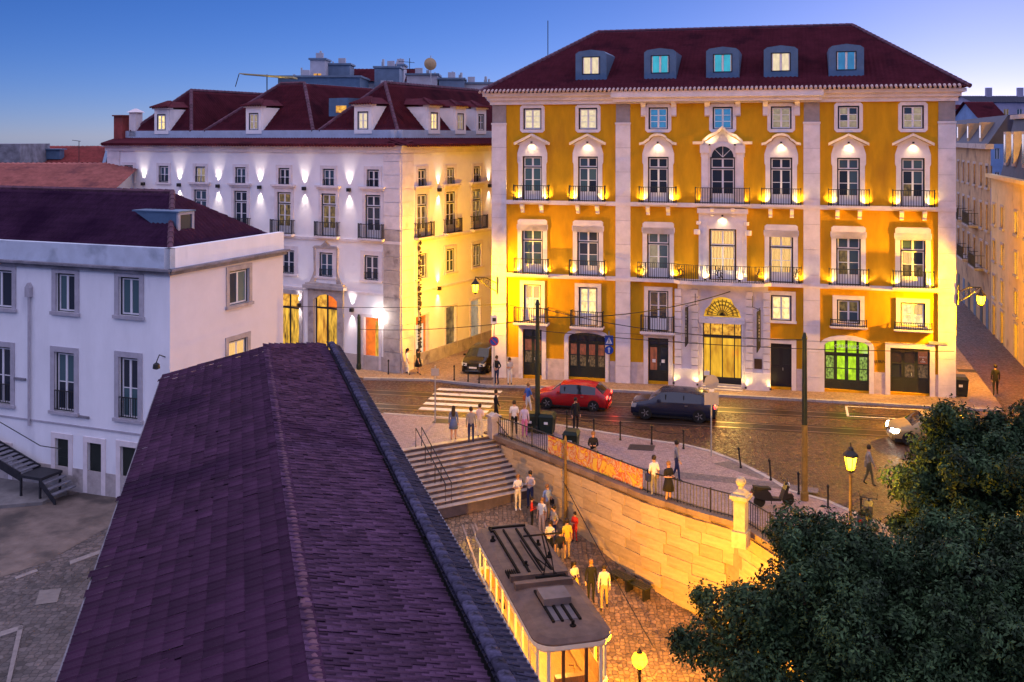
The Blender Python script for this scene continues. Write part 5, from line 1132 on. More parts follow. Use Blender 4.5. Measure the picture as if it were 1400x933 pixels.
wire('thin tram wire from the crossing pole along the palace front', t1 - Vector((0, 0, 1.6)), onY(1303, 478, .5), .3)
wire('tram wire from the hotel pole to the crossing pole', t4 - Vector((0, 0, 1.0)), t1 - Vector((0, 0, 1.0)), .25)
wire('tram wire over the cobbled road between the crossing pole and the yellow-footed pole', t1 - Vector((0, 0, .4)), t2 - Vector((0, 0, .3)), .4)
wire('thin cable across the hotel wall', Vector((-16, 66.5, 4.6)), onY(700, 415), .2)
wire('funicular power cable falling along the stone wall', (2.4, 47.9, -.6), (5.2, 37.5, -3.2), .1, .02)
wire('thin cable hung along the palace front above the shops', onY(842, 455), onY(1290, 470), .1, .012)
def sign_pole(label, u, v, vtop, plates, dz=.12, r=.035):
    b = gp(u, v, dz); h = HC - (vtop - VH) / F * b.y - b.z; e = tag(empty('traffic_sign', b), label, 'sign')
    MB().tube([(0, 0, 0), (0, 0, h)], r, 6).build('post', GALV, e)
    for kind, zc, s, col in plates:
        m = MB(); y = -.06
        if kind == 'disc': m.prism([(s * math.cos(a), zc + s * math.sin(a)) for a in np.linspace(0, 2 * math.pi, 21)[:-1]], y - .015, y + .015)
        else: m.box(-s, s, y - .015, y + .015, zc - s * kind, zc + s * kind)
        m.build('sign_plate', col, e)
    return e, h
SBLUE = pm('sign_blue', (.015, .07, .36), .4, .05); SRED = pm('sign_red', (.45, .02, .02), .4, .05); SWHITE = pm('sign_white', (.7, .7, .7), .4, .05); SBACK = pm('sign_back', (.34, .33, .34), .5, .1, metal=.3)
e, h = sign_pole('blue pedestrian crossing and arrow signs in front of the palace', 832.5, 523, 453, [(1.15, 2.62, .26, SBLUE), ('disc', 2.02, .27, SBLUE)])
m = MB(); m.prism([(-.2, 2.42), (.2, 2.42), (0, 2.85)], -.09, -.078); m.build('symbol', SWHITE, e)
m = MB(); m.tube([(-.02, -.1, 2.72), (.0, -.1, 2.6), (-.07, -.1, 2.46)], .018, 4); m.tube([(0, -.1, 2.6), (.07, -.1, 2.47)], .018, 4); m.tube([(-.08, -.1, 2.62), (.07, -.1, 2.66)], .016, 4); m.lathe([(.01, -.03), (.03, 0), (.01, .03)], (0, -.1, 2.76), 6); m.build('walking_figure', IRON, e)
m = MB(); m.prism([(-.035, 1.85), (.035, 1.85), (.035, 2.08), (.1, 2.08), (0, 2.22), (-.1, 2.08), (-.035, 2.08)], -.09, -.078); m.build('arrow', SWHITE, e)
e, h = sign_pole('round no-parking sign on the post at the hotel street corner', 675.5, 527, 430, [('disc', 2.75, .30, SRED), (1.4, 4.1, .2, SWHITE)])
MB().prism([(.24 * math.cos(a), 2.75 + .24 * math.sin(a)) for a in np.linspace(0, 2 * math.pi, 21)[:-1]], -.09, -.077).build('blue_disc', SBLUE, e); MB().prism([(-.2, 2.92), (-.16, 2.96), (.2, 2.58), (.16, 2.54)], -.10, -.091).build('red_bar', SRED, e); MB().box(-.1, .12, -.09, -.077, 3.98, 4.2).build('symbol', IRON, e)
sign_pole('grey backs of a round and a square road sign on the plaza kerb', 972.5, 624, 518, [('disc', 3.55, .34, SBACK), (.85, 2.75, .34, SBACK), (.5, 3.15, .12, SWHITE)])
sign_pole('small grey sign plate on a thin post by the steps', 595, 578, 500, [(.9, 2.75, .22, SBACK)])
sign_pole('small white notice on a thin post before the lit hotel entrance', 966, 548, 505, [(.8, 1.6, .16, SWHITE)], .12, .02)
def bin_(label, u, v, h=1.05, w=.28, col=None, dz=.12):
    b = gp(u, v, dz); e = tag(empty('litter_bin', b, R(-15)), label, 'bin', ); c = col or pm('bin_green', (.010, .022, .016), .5, .2)
    m = MB(); m.hexa([(-w * .85, -w * .85, .06), (w * .85, -w * .85, .06), (w * .85, w * .85, .06), (-w * .85, w * .85, .06), (-w, -w, h * .85), (w, -w, h * .85), (w, w, h * .85), (-w, w, h * .85)]); m.build('body', c, e)
    m = MB(); m.hexa([(-w * 1.08, -w * 1.08, h * .85), (w * 1.08, -w * 1.08, h * .85), (w * 1.08, w * 1.08, h * .85), (-w * 1.08, w * 1.08, h * .85), (-w * .8, -w * .9, h), (w * .8, -w * .9, h), (w * .8, w, h), (-w * .8, w, h)]); m.build('lid', c, e)
    for s_ in (-1, 1): MB().box(s_ * w * .7 - .04, s_ * w * .7 + .04, -w * .7, w * .7, -.02, .07).build('foot', IRON, e)
    MB().box(-.1, .1, -w - .012, -w * .96, h * .5, h * .62).build('sticker', SWHITE, e); return e
bin_('dark litter bin beside the green pole at the crossing', 748.5, 592, 1.05, .38); bin_('dark litter bin half hidden behind the crossing pole', 726, 590, 1.0, .3)
bin_('tall dark green bin just behind the railing banner', 781, 619, 1.1, .36); bin_('wheeled rubbish bin at the palace corner by the alley', 1312, 541, 1.15, .42, pm('bin_dark', (.015, .018, .02), .5))
BOL = MB(); BOL.lathe([(.06, 0), (.06, .08), (.04, .1), (.04, .82), (.06, .85), (.06, .92), (.02, .97)], (0, 0, 0), 8); BOL = BOL.mesh('bollard', IRON)
for i, (u, v, tilt) in enumerate(((775, 586, 0), (812, 598, 0), (848, 602, 0), (891, 608, 0), (934.5, 614, 0), (1013, 640, -.12), (1054, 657, -.08), (1092, 676, -.02), (1132, 695, 0), (1177, 713, 0))):
    o = link('bollard', BOL, None, gp(u, v, .12), (0, tilt, 0))
    tag(o, 'slim black bollard holding the chain on the plaza kerb' if i < 5 else ('black bollard leaning away beside the grey road sign backs', 'slightly leaning black bollard between two others on the curved kerb', 'upright black bollard close to the yellow-footed pole', 'black bollard on the kerb between yellow-footed pole and lantern', 'black bollard at the foot of the lantern post')[i - 5], 'bollard', 'bollards along the plaza kerb')
for u, v in ((531, 512), (621, 520), (640, 522), (655, 524)):
    o = link('bollard', BOL, None, gp(u, v, .12)); tag(o, 'slim black iron bollard on the hotel pavement', 'bollard', 'bollards by the hotel corner')
ch = [gp(u, v, .12) + Vector((0, 0, .75)) for u, v in ((775, 586), (812, 598), (848, 602), (891, 608), (934.5, 614))]
m = MB()
for a, b in zip(ch[:-1], ch[1:]): m.tube([a + (b - a) * t - ch[0] - Vector((0, 0, .3 * 4 * t * (1 - t) * .3)) for t in np.linspace(0, 1, 7)], .018, 4)
tag(m.build('bollard_chain', IRON, None, ch[0]), 'thin chain slung between the kerb bollards', 'chain')
# stone pillar with ball finial
b = gp(1013, 736, .12); e = tag(empty('stone_pillar', b, R(-30)), 'stone gate pillar with a ball finial ending the railing', 'pillar')
PST = pm('pillar_stone', (.42, .36, .26), .8, .25, 3, .2, 20)
m = MB(); m.box(-.28, .28, -.28, .28, -.3, .3); m.box(-.22, .22, -.22, .22, .3, 1.45); m.build('shaft', PST, e)
m = MB(); m.box(-.27, .27, -.27, .27, 1.45, 1.52); m.box(-.34, .34, -.34, .34, 1.52, 1.66); m.lathe([(.36, 1.66), (.3, 1.78), (.12, 1.88), (.1, 1.95)], (0, 0, 0), 4); m.build('capital', PST, e)
m = MB(); m.lathe([(.08, 1.93), (.12, 1.98)] + [(.19 * math.sin(a), 2.15 - .19 * math.cos(a)) for a in np.linspace(.5, 3.1, 9)], (0, 0, 0), 12); m.build('ball_finial', PST, e, smooth=True)
# bench slabs and litter at the wall foot
for i, (u, v, l) in enumerate(((850, 800, 1.2), (872, 812, 1.3))):
    b = lp(u, v); m = MB(); m.box(-l / 2, l / 2, -.22, .22, .38, .46); e = tag(empty('bench', b, R(-52)), ('dark slatted bench against the amber stone wall', 'second dark bench further down the amber stone wall')[i], 'bench')
    for k in range(4): MB().box(-l / 2, l / 2, -.24 + k * .125, -.14 + k * .125, .40, .45).build('slat', DARKW, e)
    for s_ in (-1, 1): MB().box(s_ * l * .38 - .04, s_ * l * .38 + .04, -.2, .2, -.1, .4).build('leg', IRON, e)
b = lp(766, 697); e = tag(empty('pillar_lamp', b), 'dark cast-iron hydrant post at the wall foot', 'hydrant'); m = MB(); m.lathe([(.16, 0), (.16, .15), (.09, .2), (.1, .8), (.16, .85), (.18, 1.05), (.1, 1.2), (.03, 1.3)], (0, 0, 0), 10); m.build('hydrant_body', IRON, e); MB().lathe([(.05, -.2), (.05, .2)], (0, 0, .95), 8).build('outlet', IRON, e); e.name = 'hydrant'

# ================================================================== the funicular tram
tz = -2.72; T0 = tag(empty('funicular_tram', (TC.x, TC.y, tz), math.atan2(tdir.y, tdir.x)), 'yellow and white funicular tram with grey roof waiting below the steps', 'tram')
TYEL = pm('tram_yellow', (.72, .36, .02), .35, .08, 2, spec=.5); TWHT = pm('tram_white', (.74, .68, .58), .4, .08, 3, spec=.5); TROOF = pm('tram_roof', (.125, .085, .07), .75, .3, 1.6, .1, 20, blotch=((.085, .06, .055), 1.2, .52)); WOOD = pm('tram_wood', (.50, .26, .07), .45, .25, 4, stretch=(1, 6, 1)); TBLK = pm('tram_black', (.010, .009, .009), .9, spec=.1)
TL, TWd = 4.75, 1.16
def rr(hx, hy, r, n=5):
    P = []
    for cx_, cy_, a0 in ((hx - r, hy - r, 0), (-hx + r, hy - r, 90), (-hx + r, -hy + r, 180), (hx - r, -hy + r, 270)):
        for k in range(n + 1): a = R(a0 + 90 * k / n); P.append((cx_ + r * math.cos(a), cy_ + r * math.sin(a)))
    return P
m = MB(); m.prism(rr(TL, TWd, .35), -.5, .0, 'z'); m.build('chassis', TBLK, T0)
m = MB(); n_ = rr(TL, TWd, .35); i_ = rr(TL - .06, TWd - .06, .3)
def ring(m, o, i, z0, z1, mi=0):
    n = len(o); V = [(p[0], p[1], z0) for p in o] + [(p[0], p[1], z1) for p in o] + [(p[0], p[1], z0) for p in i] + [(p[0], p[1], z1) for p in i]
    Fq = []
    for k in range(n): j = (k + 1) % n; Fq += [(k, j, n + j, n + k), (2 * n + j, 2 * n + k, 3 * n + k, 3 * n + j), (n + k, n + j, 3 * n + j, 3 * n + k)]
    m.add(V, Fq, mi)
ring(m, n_, i_, 0, .82); m.build('side_panel', TYEL, T0)
m = MB(); ring(m, rr(TL + .02, TWd + .02, .36), i_, .82, .92); ring(m, rr(TL + .01, TWd + .01, .36), i_, 2.08, 2.36); m.build('waist_and_fascia', TWHT, T0)
m = MB(); m.prism(i_, .02, .06, 'z'); m.build('floor', WOOD, T0)
nb = 9
for s_ in (-1, 1):
    for k in range(nb + 1):
        x = -TL + .4 + (2 * TL - .8) * k / nb; MB().box(x - .055, x + .055, s_ * (TWd - .07), s_ * (TWd - .005) if s_ > 0 else s_ * (TWd - .005), .92, 2.08).build('window_post', TWHT, T0) if s_ > 0 else MB().box(x - .055, x + .055, -(TWd - .005), -(TWd - .07), .92, 2.08).build('window_post', TWHT, T0)
    for k in range(nb):
        x = -TL + .4 + (2 * TL - .8) * (k + .5) / nb; o = link('side_window', unit_pane(CLEAR), T0, (x, s_ * (TWd - .04), 1.5), None, ((2 * TL - .8) / nb - .12, 1, 1.14))
        MB().box(-.5, .5, -.012, .012, -.012, .012).build('glazing_bar', TWHT, o, (0, 0, .22))
for e_ in (-1, 1):
    for y in (-TWd + .3, -.38, .38, TWd - .3): MB().box(e_ * TL - .06 if e_ > 0 else -TL, TL if e_ > 0 else -TL + .06, y - .05, y + .05, .92, 2.08).build('window_post', TWHT if abs(y) > .5 else pm('tram_brown', (.11, .05, .025), .5), T0)
    for y, w_ in ((-.62, .36), (0, .66), (.62, .36)): link('end_window', unit_pane(CLEAR), T0, (e_ * (TL - .03), y, 1.5), (0, 0, R(90)), (w_, 1, 1.14))
    for y in (-.55, .55):
        m = MB(); m.lathe([(.12, -.03), (.12, .03)], (0, 0, 0), 12); o = m.build('headlight', glow('tram_lamp', (1, .8, .5), 3), T0, (e_ * (TL + .02), y, .45)); o.rotation_euler = (0, R(90), 0)
    MB().box(-.12, .12, -.7, .7, -.1, .1).build('bumper', TBLK, T0, (e_ * (TL + .08), 0, -.15))
# roof: cambered deck with rounded corners
m = MB(); o1 = rr(TL + .22, TWd + .14, .7, 6); o2 = rr(TL + .05, TWd - .12, .6, 6); o3 = rr(TL - .7, .5, .3, 6); n = len(o1)
V = [(p[0], p[1], 2.30) for p in o1] + [(p[0], p[1], 2.40) for p in o1] + [(p[0], p[1], 2.50) for p in o2] + [(p[0], p[1], 2.57) for p in o3]
Fq = [tuple(range(n - 1, -1, -1)), tuple(range(3 * n, 4 * n))]
for r_ in range(3):
    for k in range(n): j = (k + 1) % n; Fq.append((r_ * n + k, r_ * n + j, (r_ + 1) * n + j, (r_ + 1) * n + k))
m.add(V, Fq); m.build('roof', TROOF, T0)
m = MB(); ring(m, rr(TL + .235, TWd + .155, .7, 6), rr(TL + .1, TWd + .02, .65, 6), 2.22, 2.345); m.build('roof_edge', TWHT, T0)
for y in (-.62, -.24, .28, .62): MB().box(-TL + .75, .1, y - .035, y + .035, 2.55, 2.64).build('roof_rail', TBLK, T0)
for y in (-.45, -.15, .15, .45): MB().box(1.55, 3.9, y - .04, y + .04, 2.55, 2.63).build('roof_rail', TBLK, T0)
for i, y in enumerate((-.3, 0, .3)): MB().box(1.62, 3.8, y - .09, y + .09, 2.555, 2.585).build('roof_walkway', pm('roof_board', (.14, .12, .125), .8), T0)
m = MB(); m.box(-TL + .3, -TL + .42, -.75, .75, 2.5, 2.6); m.box(-TL + .3, -TL + .75, -.75, -.65, 2.5, 2.6); m.build('rear_guard', TBLK, T0)
m = MB(); m.box(.35, .55, -1.05, 1.05, 2.52, 2.72); m.box(.95, 1.2, -1.05, 1.05, 2.52, 2.72); m.build('cross_beam', TROOF, T0)
MB().box(1.9, 2.8, -.48, .48, 2.6, 2.84).build('ventilator_box', pm('vent_box', (.13, .11, .115), .7, .2), T0)
for k in range(6): MB().box(-.35, .2, -1.05 + k * .075, -1.02 + k * .075, 2.45, 2.6).build('louvre', TBLK, T0)
for x, y in ((-3.2, -.85), (-2.4, .75), (-.6, -.2), (-1.2, .85), (4.2, .1)):
    m = MB(); m.lathe([(.11, 2.48), (.11, 2.58), (.05, 2.62), (.06, 2.72), (.02, 2.74)], (x, y, 0), 8); m.build('insulator', TBLK, T0)
m = MB(); m.tube([(.7, .1, 2.7), (.4, .3, 3.25), (-.4, .35, 3.7)], .03, 5); m.tube([(.7, .5, 2.7), (.3, .5, 3.2), (-.4, .45, 3.7)], .03, 5); m.tube([(-.4, -.35, 3.72), (-.4, 1.1, 3.72)], .035, 5); m.tube([(.75, -.2, 2.68), (.75, .9, 2.68)], .06, 6); m.tube([(.7, .1, 2.7), (-1.4, .05, 2.75), (-2.6, .1, 2.68)], .028, 5); m.tube([(.6, .6, 2.7), (-1.0, .2, 2.72)], .025, 5); m.tube([(.9, .7, 2.75), (1.1, 1.15, 2.65), (.8, 1.25, 2.6)], .04, 5); m.build('pantograph', TBLK, T0)
for s_ in (-1, 1):
    m = MB(); m.box(-3.9, 3.9, s_ * .95 - .2, s_ * .95 + .2, .45, .5); m.box(-3.9, 3.9, s_ * 1.08 - .02, s_ * 1.08 + .02, .5, 1.0); m.build('bench_seat', WOOD, T0)
for x in (-3, -1, 1, 3): m = MB(); m.box(x - .5, x + .5, -.07, .07, 2.18, 2.24); m.build('ceiling_light', glow('tram_ceiling', (1, .72, .28), 14), T0); lamp('tram_light', 'POINT', (x, 0, 1.95), 45, (1, .62, .16), T0, .15)
m = MB(); m.box(4.1, 4.35, -.5, .5, .06, 1.0); m.tube([(4.05, .2, 1.0), (3.95, .2, 1.15), (3.9, .05, 1.15)], .03, 5); m.build('driver_console', WOOD, T0)
for x in (-3.0, 3.0):
    for y in (-.52, .52): o = MB().lathe([(.1, -.06), (.34, -.05), (.34, .03), (.38, .05), (.38, .07), (.1, .07)], (0, 0, 0), 14).build('wheel', TBLK, T0, (x, y, -.62 - .18 * (x))); o.rotation_euler = (R(90), 0, 0)
# wedge-shaped underframe that keeps the car level on the slope
m = MB(); m.prism([(-TL + .3, -.5), (TL - .3, -.5), (TL - .6, -1.75), (-TL + .9, -.45 - .1)], -.75, .75); m.build('underframe', TBLK, T0)

# ================================================================== cars
CGLASS = glass_dark('car_glass', (.015, .02, .03), .05); TYRE = pm('tyre_rubber', (.012, .012, .012), .8); RIM = pm('alloy_rim', (.35, .35, .37), .35, metal=.8)
TAIL = glow('tail_light', (1.0, .02, .01), 6); HEAD = glow('head_light', (1, .92, .75), 25); HEADOFF = pm('lamp_clear', (.45, .46, .48), .15, spec=.6)
def car(label, loc, yaw, paint, tail=False, head=False, sc=1.0, suv=0.0):
    e = tag(empty('car', loc, yaw), label, 'car'); e.scale = (sc, sc, sc)
    X = [-2.1, -2.02, -1.86, -1.42, -.8, -.05, .62, 1.2, 1.72, 2.02, 2.12]; W_ = [.74, .84, .88, .89, .90, .90, .90, .88, .84, .76, .66]
    B_ = [.78, .90, .96, .95, .94, .93, .92, .93, .84, .74, .62]; RZ = [.80, .93, 1.02, 1.38, 1.46, 1.47, 1.40, .97, .87, .77, .64]
    if suv: RZ = [r + (suv if r > 1.1 else suv * .4) for r in RZ]; B_ = [b + suv * .4 for b in B_]
    rings = []
    for x, w_, b, r_ in zip(X, W_, B_, RZ):
        up = r_ > b + .1; wr = w_ * (.76 if up else .9)
        H = [(w_ * .86, .20), (w_, .36), (w_ * 1.0, .62), (w_ * .97, b), (wr, r_ - .05 if up else b + (r_ - b) * .6), (wr * .6, r_), (0, r_ + .015)]
        rings.append([(x, y, z) for y, z in H] + [(x, -y, z) for y, z in H[-2::-1]])
    n = len(rings[0]); V = [p for r_ in rings for p in r_]; body = []; side = [[], []]; ws = []; rw = []
    for i in range(len(X) - 1):
        for k in range(n - 1):
            q = (i * n + k, i * n + k + 1, (i + 1) * n + k + 1, (i + 1) * n + k); sideband = k in (3, n - 5)
            if sideband and 3 <= i <= 5: side[0 if k == 3 else 1].append(q)
            elif not sideband and 4 <= k <= n - 6 and i == 6: ws.append(q)
            elif not sideband and 4 <= k <= n - 6 and i == 2: rw.append(q)
            else: body.append(q)
    body += [tuple(range(n)), tuple(range((len(X) - 1) * n + n - 1, (len(X) - 1) * n - 1, -1))]
    MB().add(V, body).build('body', paint, e, smooth=True)
    for q in side: MB().add(V, q).build('side_window', CGLASS, e)
    MB().add(V, ws).build('windscreen', CGLASS, e); MB().add(V, rw).build('rear_window', CGLASS, e)
    MB().box(-1.95, 2.0, -.8, .8, .14, .3).build('underbody', TYRE, e)
    for s_ in (-1, 1):
        for x in (-.55, .35): MB().box(x - .02, x + .02, s_ * .80 - .02, s_ * .80 + .02, .93, 1.30).build('door_pillar', TYRE, e)
        MB().box(-.75, -.6, s_ * .905 - .012, s_ * .905 + .012, .80, .83).build('door_handle', RIM, e)
        m = MB(); m.box(.6, .75, s_ * 1.0 - .1, s_ * 1.0 + .1, .94, 1.06); m.build('wing_mirror', paint, e)
        for x in (-1.32, 1.36):
            t = MB(); t.lathe([(.2, -.1), (.32, -.1), (.335, -.06), (.335, .06), (.32, .1), (.2, .1)], (0, 0, 0), 16); w_ = t.build('wheel', TYRE, e, (x, s_ * .8, .335)); w_.rotation_euler = (R(90), 0, 0)
            rm = MB(); rm.lathe([(.02, -.09), (.21, -.09), (.21, .09), (.02, .09)], (0, 0, 0), 16)
            for k in range(5): a = k * 1.2566; rm.box(.0, .0, 0, 0, 0, 0) if False else rm.tube([(.04 * math.cos(a), .04 * math.sin(a), .1 * -s_), (.19 * math.cos(a), .19 * math.sin(a), .1 * -s_)], .03, 4)
            rm.build('rim', RIM, w_)
        m = MB(); m.hexa([(1.93, s_ * .42, .56), (2.16, s_ * .42, .56), (2.09, s_ * .78, .56), (1.83, s_ * .80, .56), (1.90, s_ * .42, .74), (2.11, s_ * .42, .74), (2.05, s_ * .80, .75), (1.8, s_ * .83, .77)]); m.build('headlight', HEAD if head else HEADOFF, e)
        m = MB(); m.box(-2.10, -1.98, s_ * .66 - .14, s_ * .66 + .14, .72, .88); m.build('tail_light', TAIL if tail else pm('tail_off', (.3, .01, .01), .3), e)
    MB().box(-2.13, -2.1, -.26, .26, .55, .66).build('number_plate', SWHITE, e); MB().box(2.11, 2.14, -.26, .26, .40, .51).build('number_plate', SWHITE, e)
    if head: lamp('headlight_beam', 'SPOT', (2.2, 0, .65), 120, (1, .92, .78), e, .08, R(75), .6, (1, 0, -.12))
    if tail: lamp('tail_glow', 'POINT', (-2.35, 0, .8), 14, (1, .05, .02), e, .2)
    return e
ydir = math.atan2(DY, DX)
c = gp(784, 556); car('glossy red hatchback with lit tail lights on the cobbled road', c, ydir + math.pi, pm('paint_red', (.36, .008, .012), .25, .05, spec=.6), tail=True)
c = gp(922, 570); car('dark navy saloon with lit tail lights passing the hotel entrance', c, ydir + math.pi, pm('paint_navy', (.010, .014, .035), .22, .05, spec=.6), tail=True, sc=1.08)
c = gp(659, 503, .12); car('small black car parked in the street between palace and hotel', c, R(-105), pm('paint_black', (.008, .008, .010), .25, .05, spec=.6), sc=.98, suv=.08)
c = gp(1276, 604); car('pale car with blazing headlight half hidden by the tree', c, ydir + math.pi + R(8), pm('paint_sand', (.40, .28, .12), .35, .05, spec=.5), head=True)
# ================================================================== scooters
def scooter(label, u, v, yaw, dz=.12):
    e = tag(empty('scooter', gp(u, v, dz), yaw), label, 'scooter'); BK = pm('scooter_black', (.010, .010, .012), .3, spec=.5)
    for x in (-.62, .62):
        t = MB(); t.lathe([(.17, -.05), (.24, -.05), (.25, 0), (.24, .05), (.17, .05)], (0, 0, 0), 14); w_ = t.build('wheel', TYRE, e, (x, 0, .25)); w_.rotation_euler = (R(90), 0, 0); rm = MB(); rm.lathe([(.02, -.04), (.17, -.04), (.17, .04), (.02, .04)], (0, 0, 0), 10); rm.build('rim', RIM, w_)
    m = MB(); m.prism([(-.95, .62), (-.85, .45), (-.35, .3), (.25, .26), (.3, .34), (-.1, .4), (-.2, .62), (-.3, .72), (-.9, .75)], -.15, .15); m.build('body', BK, e)
    m = MB(); m.prism([(.28, .3), (.42, .3), (.62, .85), (.52, .9), (.42, .7)], -.17, .17); m.build('leg_shield', BK, e)
    m = MB(); m.prism([(-.85, .75), (-.15, .72), (-.18, .82), (-.5, .84), (-.88, .9)], -.13, .13); m.build('seat', TYRE, e)
    m = MB(); m.tube([(.62, 0, .3), (.52, 0, .95)], .04, 6); m.tube([(.48, -.34, 1.02), (.54, 0, .98), (.48, .34, 1.02)], .022, 6); m.build('handlebar', IRON, e)
    m = MB(); m.prism([(.44, .3), (.85, .38), (.78, .5), (.5, .52)], -.07, .07); m.build('mudguard', BK, e)
    m = MB(); m.lathe([(.04, -.05), (.09, 0), (.09, .04)], (0, 0, 0), 10); o = m.build('headlight', HEADOFF, e, (.62, 0, .88)); o.rotation_euler = (0, R(90), 0)
    for s_ in (-1, 1): m = MB(); m.tube([(.46, s_ * .3, 1.02), (.42, s_ * .36, 1.22)], .012, 4); m.lathe([(.01, -.01), (.06, 0), (.01, .01)], (.42, s_ * .36, 1.25), 8); m.build('mirror', IRON, e)
    MB().tube([(-.05, .12, .3), (.02, .3, .0)], .018, 5).build('stand', IRON, e); MB().box(-1.0, -.93, -.08, .08, .55, .64).build('tail_light', pm('tail_off', (.3, .01, .01), .3), e)
scooter('black scooter parked on the plaza beside the yellow-footed pole', 1058, 693, R(8)); scooter('white-lamped scooter parked by the lantern post', 1184, 722, R(60))
# ================================================================== people
SKIN = pm('skin', (.48, .26, .17), .6, .05); HAIRB = pm('hair_dark', (.02, .013, .010), .6); HAIRL = pm('hair_light', (.22, .11, .04), .6); SHOE = pm('shoe_dark', (.015, .013, .013), .5)
def cloth(n, c): return pm('cloth_' + n, c, .85, .12, 8)
J = {'pel': (0, 0, .95), 'spi': (0, .0, 1.14), 'che': (0, -.005, 1.34), 'nec': (0, .01, 1.49), 'hd0': (0, -.012, 1.58), 'hd1': (0, -.02, 1.68)}
RAD = {'pel': (.155, .11), 'spi': (.13, .095), 'che': (.165, .11), 'nec': (.055, .055), 'hd0': (.075, .085), 'hd1': (.075, .09), 'sho': (.065, .065), 'elb': (.046, .046), 'wri': (.032, .032), 'han': (.040, .022), 'tip': (.028, .014), 'thu': (.014, .014), 'hip': (.092, .095), 'kne': (.06, .062), 'ank': (.042, .045), 'toe': (.042, .03)}
PENDING = []
def person(label, pos, yaw, h, top, legs, hair=None, sleeves=True, pose='stand', skirt=None, long_hair=False, shoe=None, bag=None, bare=False):
    j = dict(J); lg = {}
    for s_, nm in ((-1, 'R'), (1, 'L')):
        ph = s_
        arm = {'stand': ((.215, .02, 1.14), (.235, -.05, .89), (.235, -.08, .81), (.23, -.1, .73)), 'walk': ((.215, .10 * ph, 1.14), (.225, .12 * ph - .08, .90), (.225, .13 * ph - .11, .83), (.22, .14 * ph - .13, .75)), 'phone': ((.215, .0, 1.13), (.12, -.23, 1.16), (.07, -.29, 1.19), (.04, -.35, 1.21)), 'hip': ((.30, .05, 1.16), (.17, -.06, .98), (.12, -.1, .96), (.06, -.12, .95))}[pose]
        j['sho' + nm] = (s_ * .165, 0, 1.41)
        for k, p in zip(('elb', 'wri', 'han', 'tip'), arm): j[k + nm] = (s_ * p[0], p[1], p[2])
        a = arm[2]; j['thu' + nm] = (s_ * (a[0] - .045), a[1] - .035, a[2] - .02)
        st_ = .16 * ph if pose == 'walk' else .015 * ph
        j['hip' + nm] = (s_ * .092, 0, .90); j['kne' + nm] = (s_ * .10, -.03 + st_ * .5, .49); j['ank' + nm] = (s_ * .105, .03 + st_ * 1.1, .085 + (.04 if pose == 'walk' and ph > 0 else 0)); j['toe' + nm] = (s_ * .12, -.12 + st_ * 1.1, .035)
    E = [('pel', 'spi'), ('spi', 'che'), ('che', 'nec'), ('nec', 'hd0'), ('hd0', 'hd1')]
    for nm in 'RL': E += [('che', 'sho' + nm), ('sho' + nm, 'elb' + nm), ('elb' + nm, 'wri' + nm), ('wri' + nm, 'han' + nm), ('han' + nm, 'tip' + nm), ('han' + nm, 'thu' + nm), ('pel', 'hip' + nm), ('hip' + nm, 'kne' + nm), ('kne' + nm, 'ank' + nm), ('ank' + nm, 'toe' + nm)]
    k = h / 1.75; keys = list(j); ix = {q: i for i, q in enumerate(keys)}
    me = bpy.data.meshes.new('person'); bm_ = bmesh.new(); sk = bm_.verts.layers.skin.verify(); vs_ = []
    for q in keys:
        v = bm_.verts.new(Vector(j[q]) * k); r_ = RAD[q[:3]]; v[sk].radius = (r_[0] * k, r_[1] * k); v[sk].use_root = q == 'pel'; vs_.append(v)
    for a, b in E: bm_.edges.new((vs_[ix[a]], vs_[ix[b]]))
    bm_.to_mesh(me); bm_.free()
    o = bpy.data.objects.new('person', me); COL.objects.link(o); o.location = pos; o.rotation_euler = (0, 0, yaw)
    o.modifiers.new('skin', 'SKIN'); s2 = o.modifiers.new('sub', 'SUBSURF'); s2.levels = 1; s2.render_levels = 1
    tag(o, label, 'person')
    mats = [SKIN, top, legs, shoe or SHOE]
    bones = []
    for a, b in E:
        m_ = 0
        if a[:3] in ('pel', 'spi') or (a == 'che' and b != 'nec') or b[:3] == 'elb': m_ = 1
        elif b[:3] == 'wri': m_ = 1 if sleeves else 0
        elif a == 'che': m_ = 1
        elif b[:3] in ('hip', 'kne'): m_ = 2
        elif b[:3] == 'ank': m_ = 2 if not bare else 0
        elif b[:3] == 'toe': m_ = 3
        if b[:3] == 'hip': m_ = 2
        if bare and b[:3] == 'kne': m_ = 0
        bones.append((np.array(j[a]) * k, np.array(j[b]) * k, m_))
    PENDING.append((o, mats, bones))
    # hair, skirt and bag
    hm = MB(); c = np.array(j['hd1']) * k
    prof = [(.075, -.09), (.098, -.04), (.1, .02), (.082, .075), (.045, .105), (.01, .115)]
    hm.lathe([(r_ * k, z * k) for r_, z in prof], (c[0], c[1] + .022 * k, c[2] + .0), 10)
    if long_hair: hm.prism([(-.085 * k, 1.72 * k), (.085 * k, 1.72 * k), (.11 * k, 1.4 * k), (.06 * k, 1.25 * k), (-.06 * k, 1.25 * k), (-.11 * k, 1.4 * k)], .05 * k, .13 * k)
    hm.build('hair', hair or HAIRB, o, smooth=not long_hair)
    fm = MB(); fm.prism([(-.012 * k, 1.60 * k), (.012 * k, 1.60 * k), (0, 1.645 * k)], -.125 * k, -.09 * k)
    for s_ in (-1, 1): fm.box(s_ * .032 * k - .01 * k, s_ * .032 * k + .01 * k, -.107 * k, -.09 * k, 1.638 * k, 1.65 * k, 1)
    fm.box(-.025 * k, .025 * k, -.104 * k, -.09 * k, 1.565 * k, 1.574 * k, 2); fm.build('face', [SKIN, HAIRB, pm('lip', (.35, .09, .08), .6)], o)
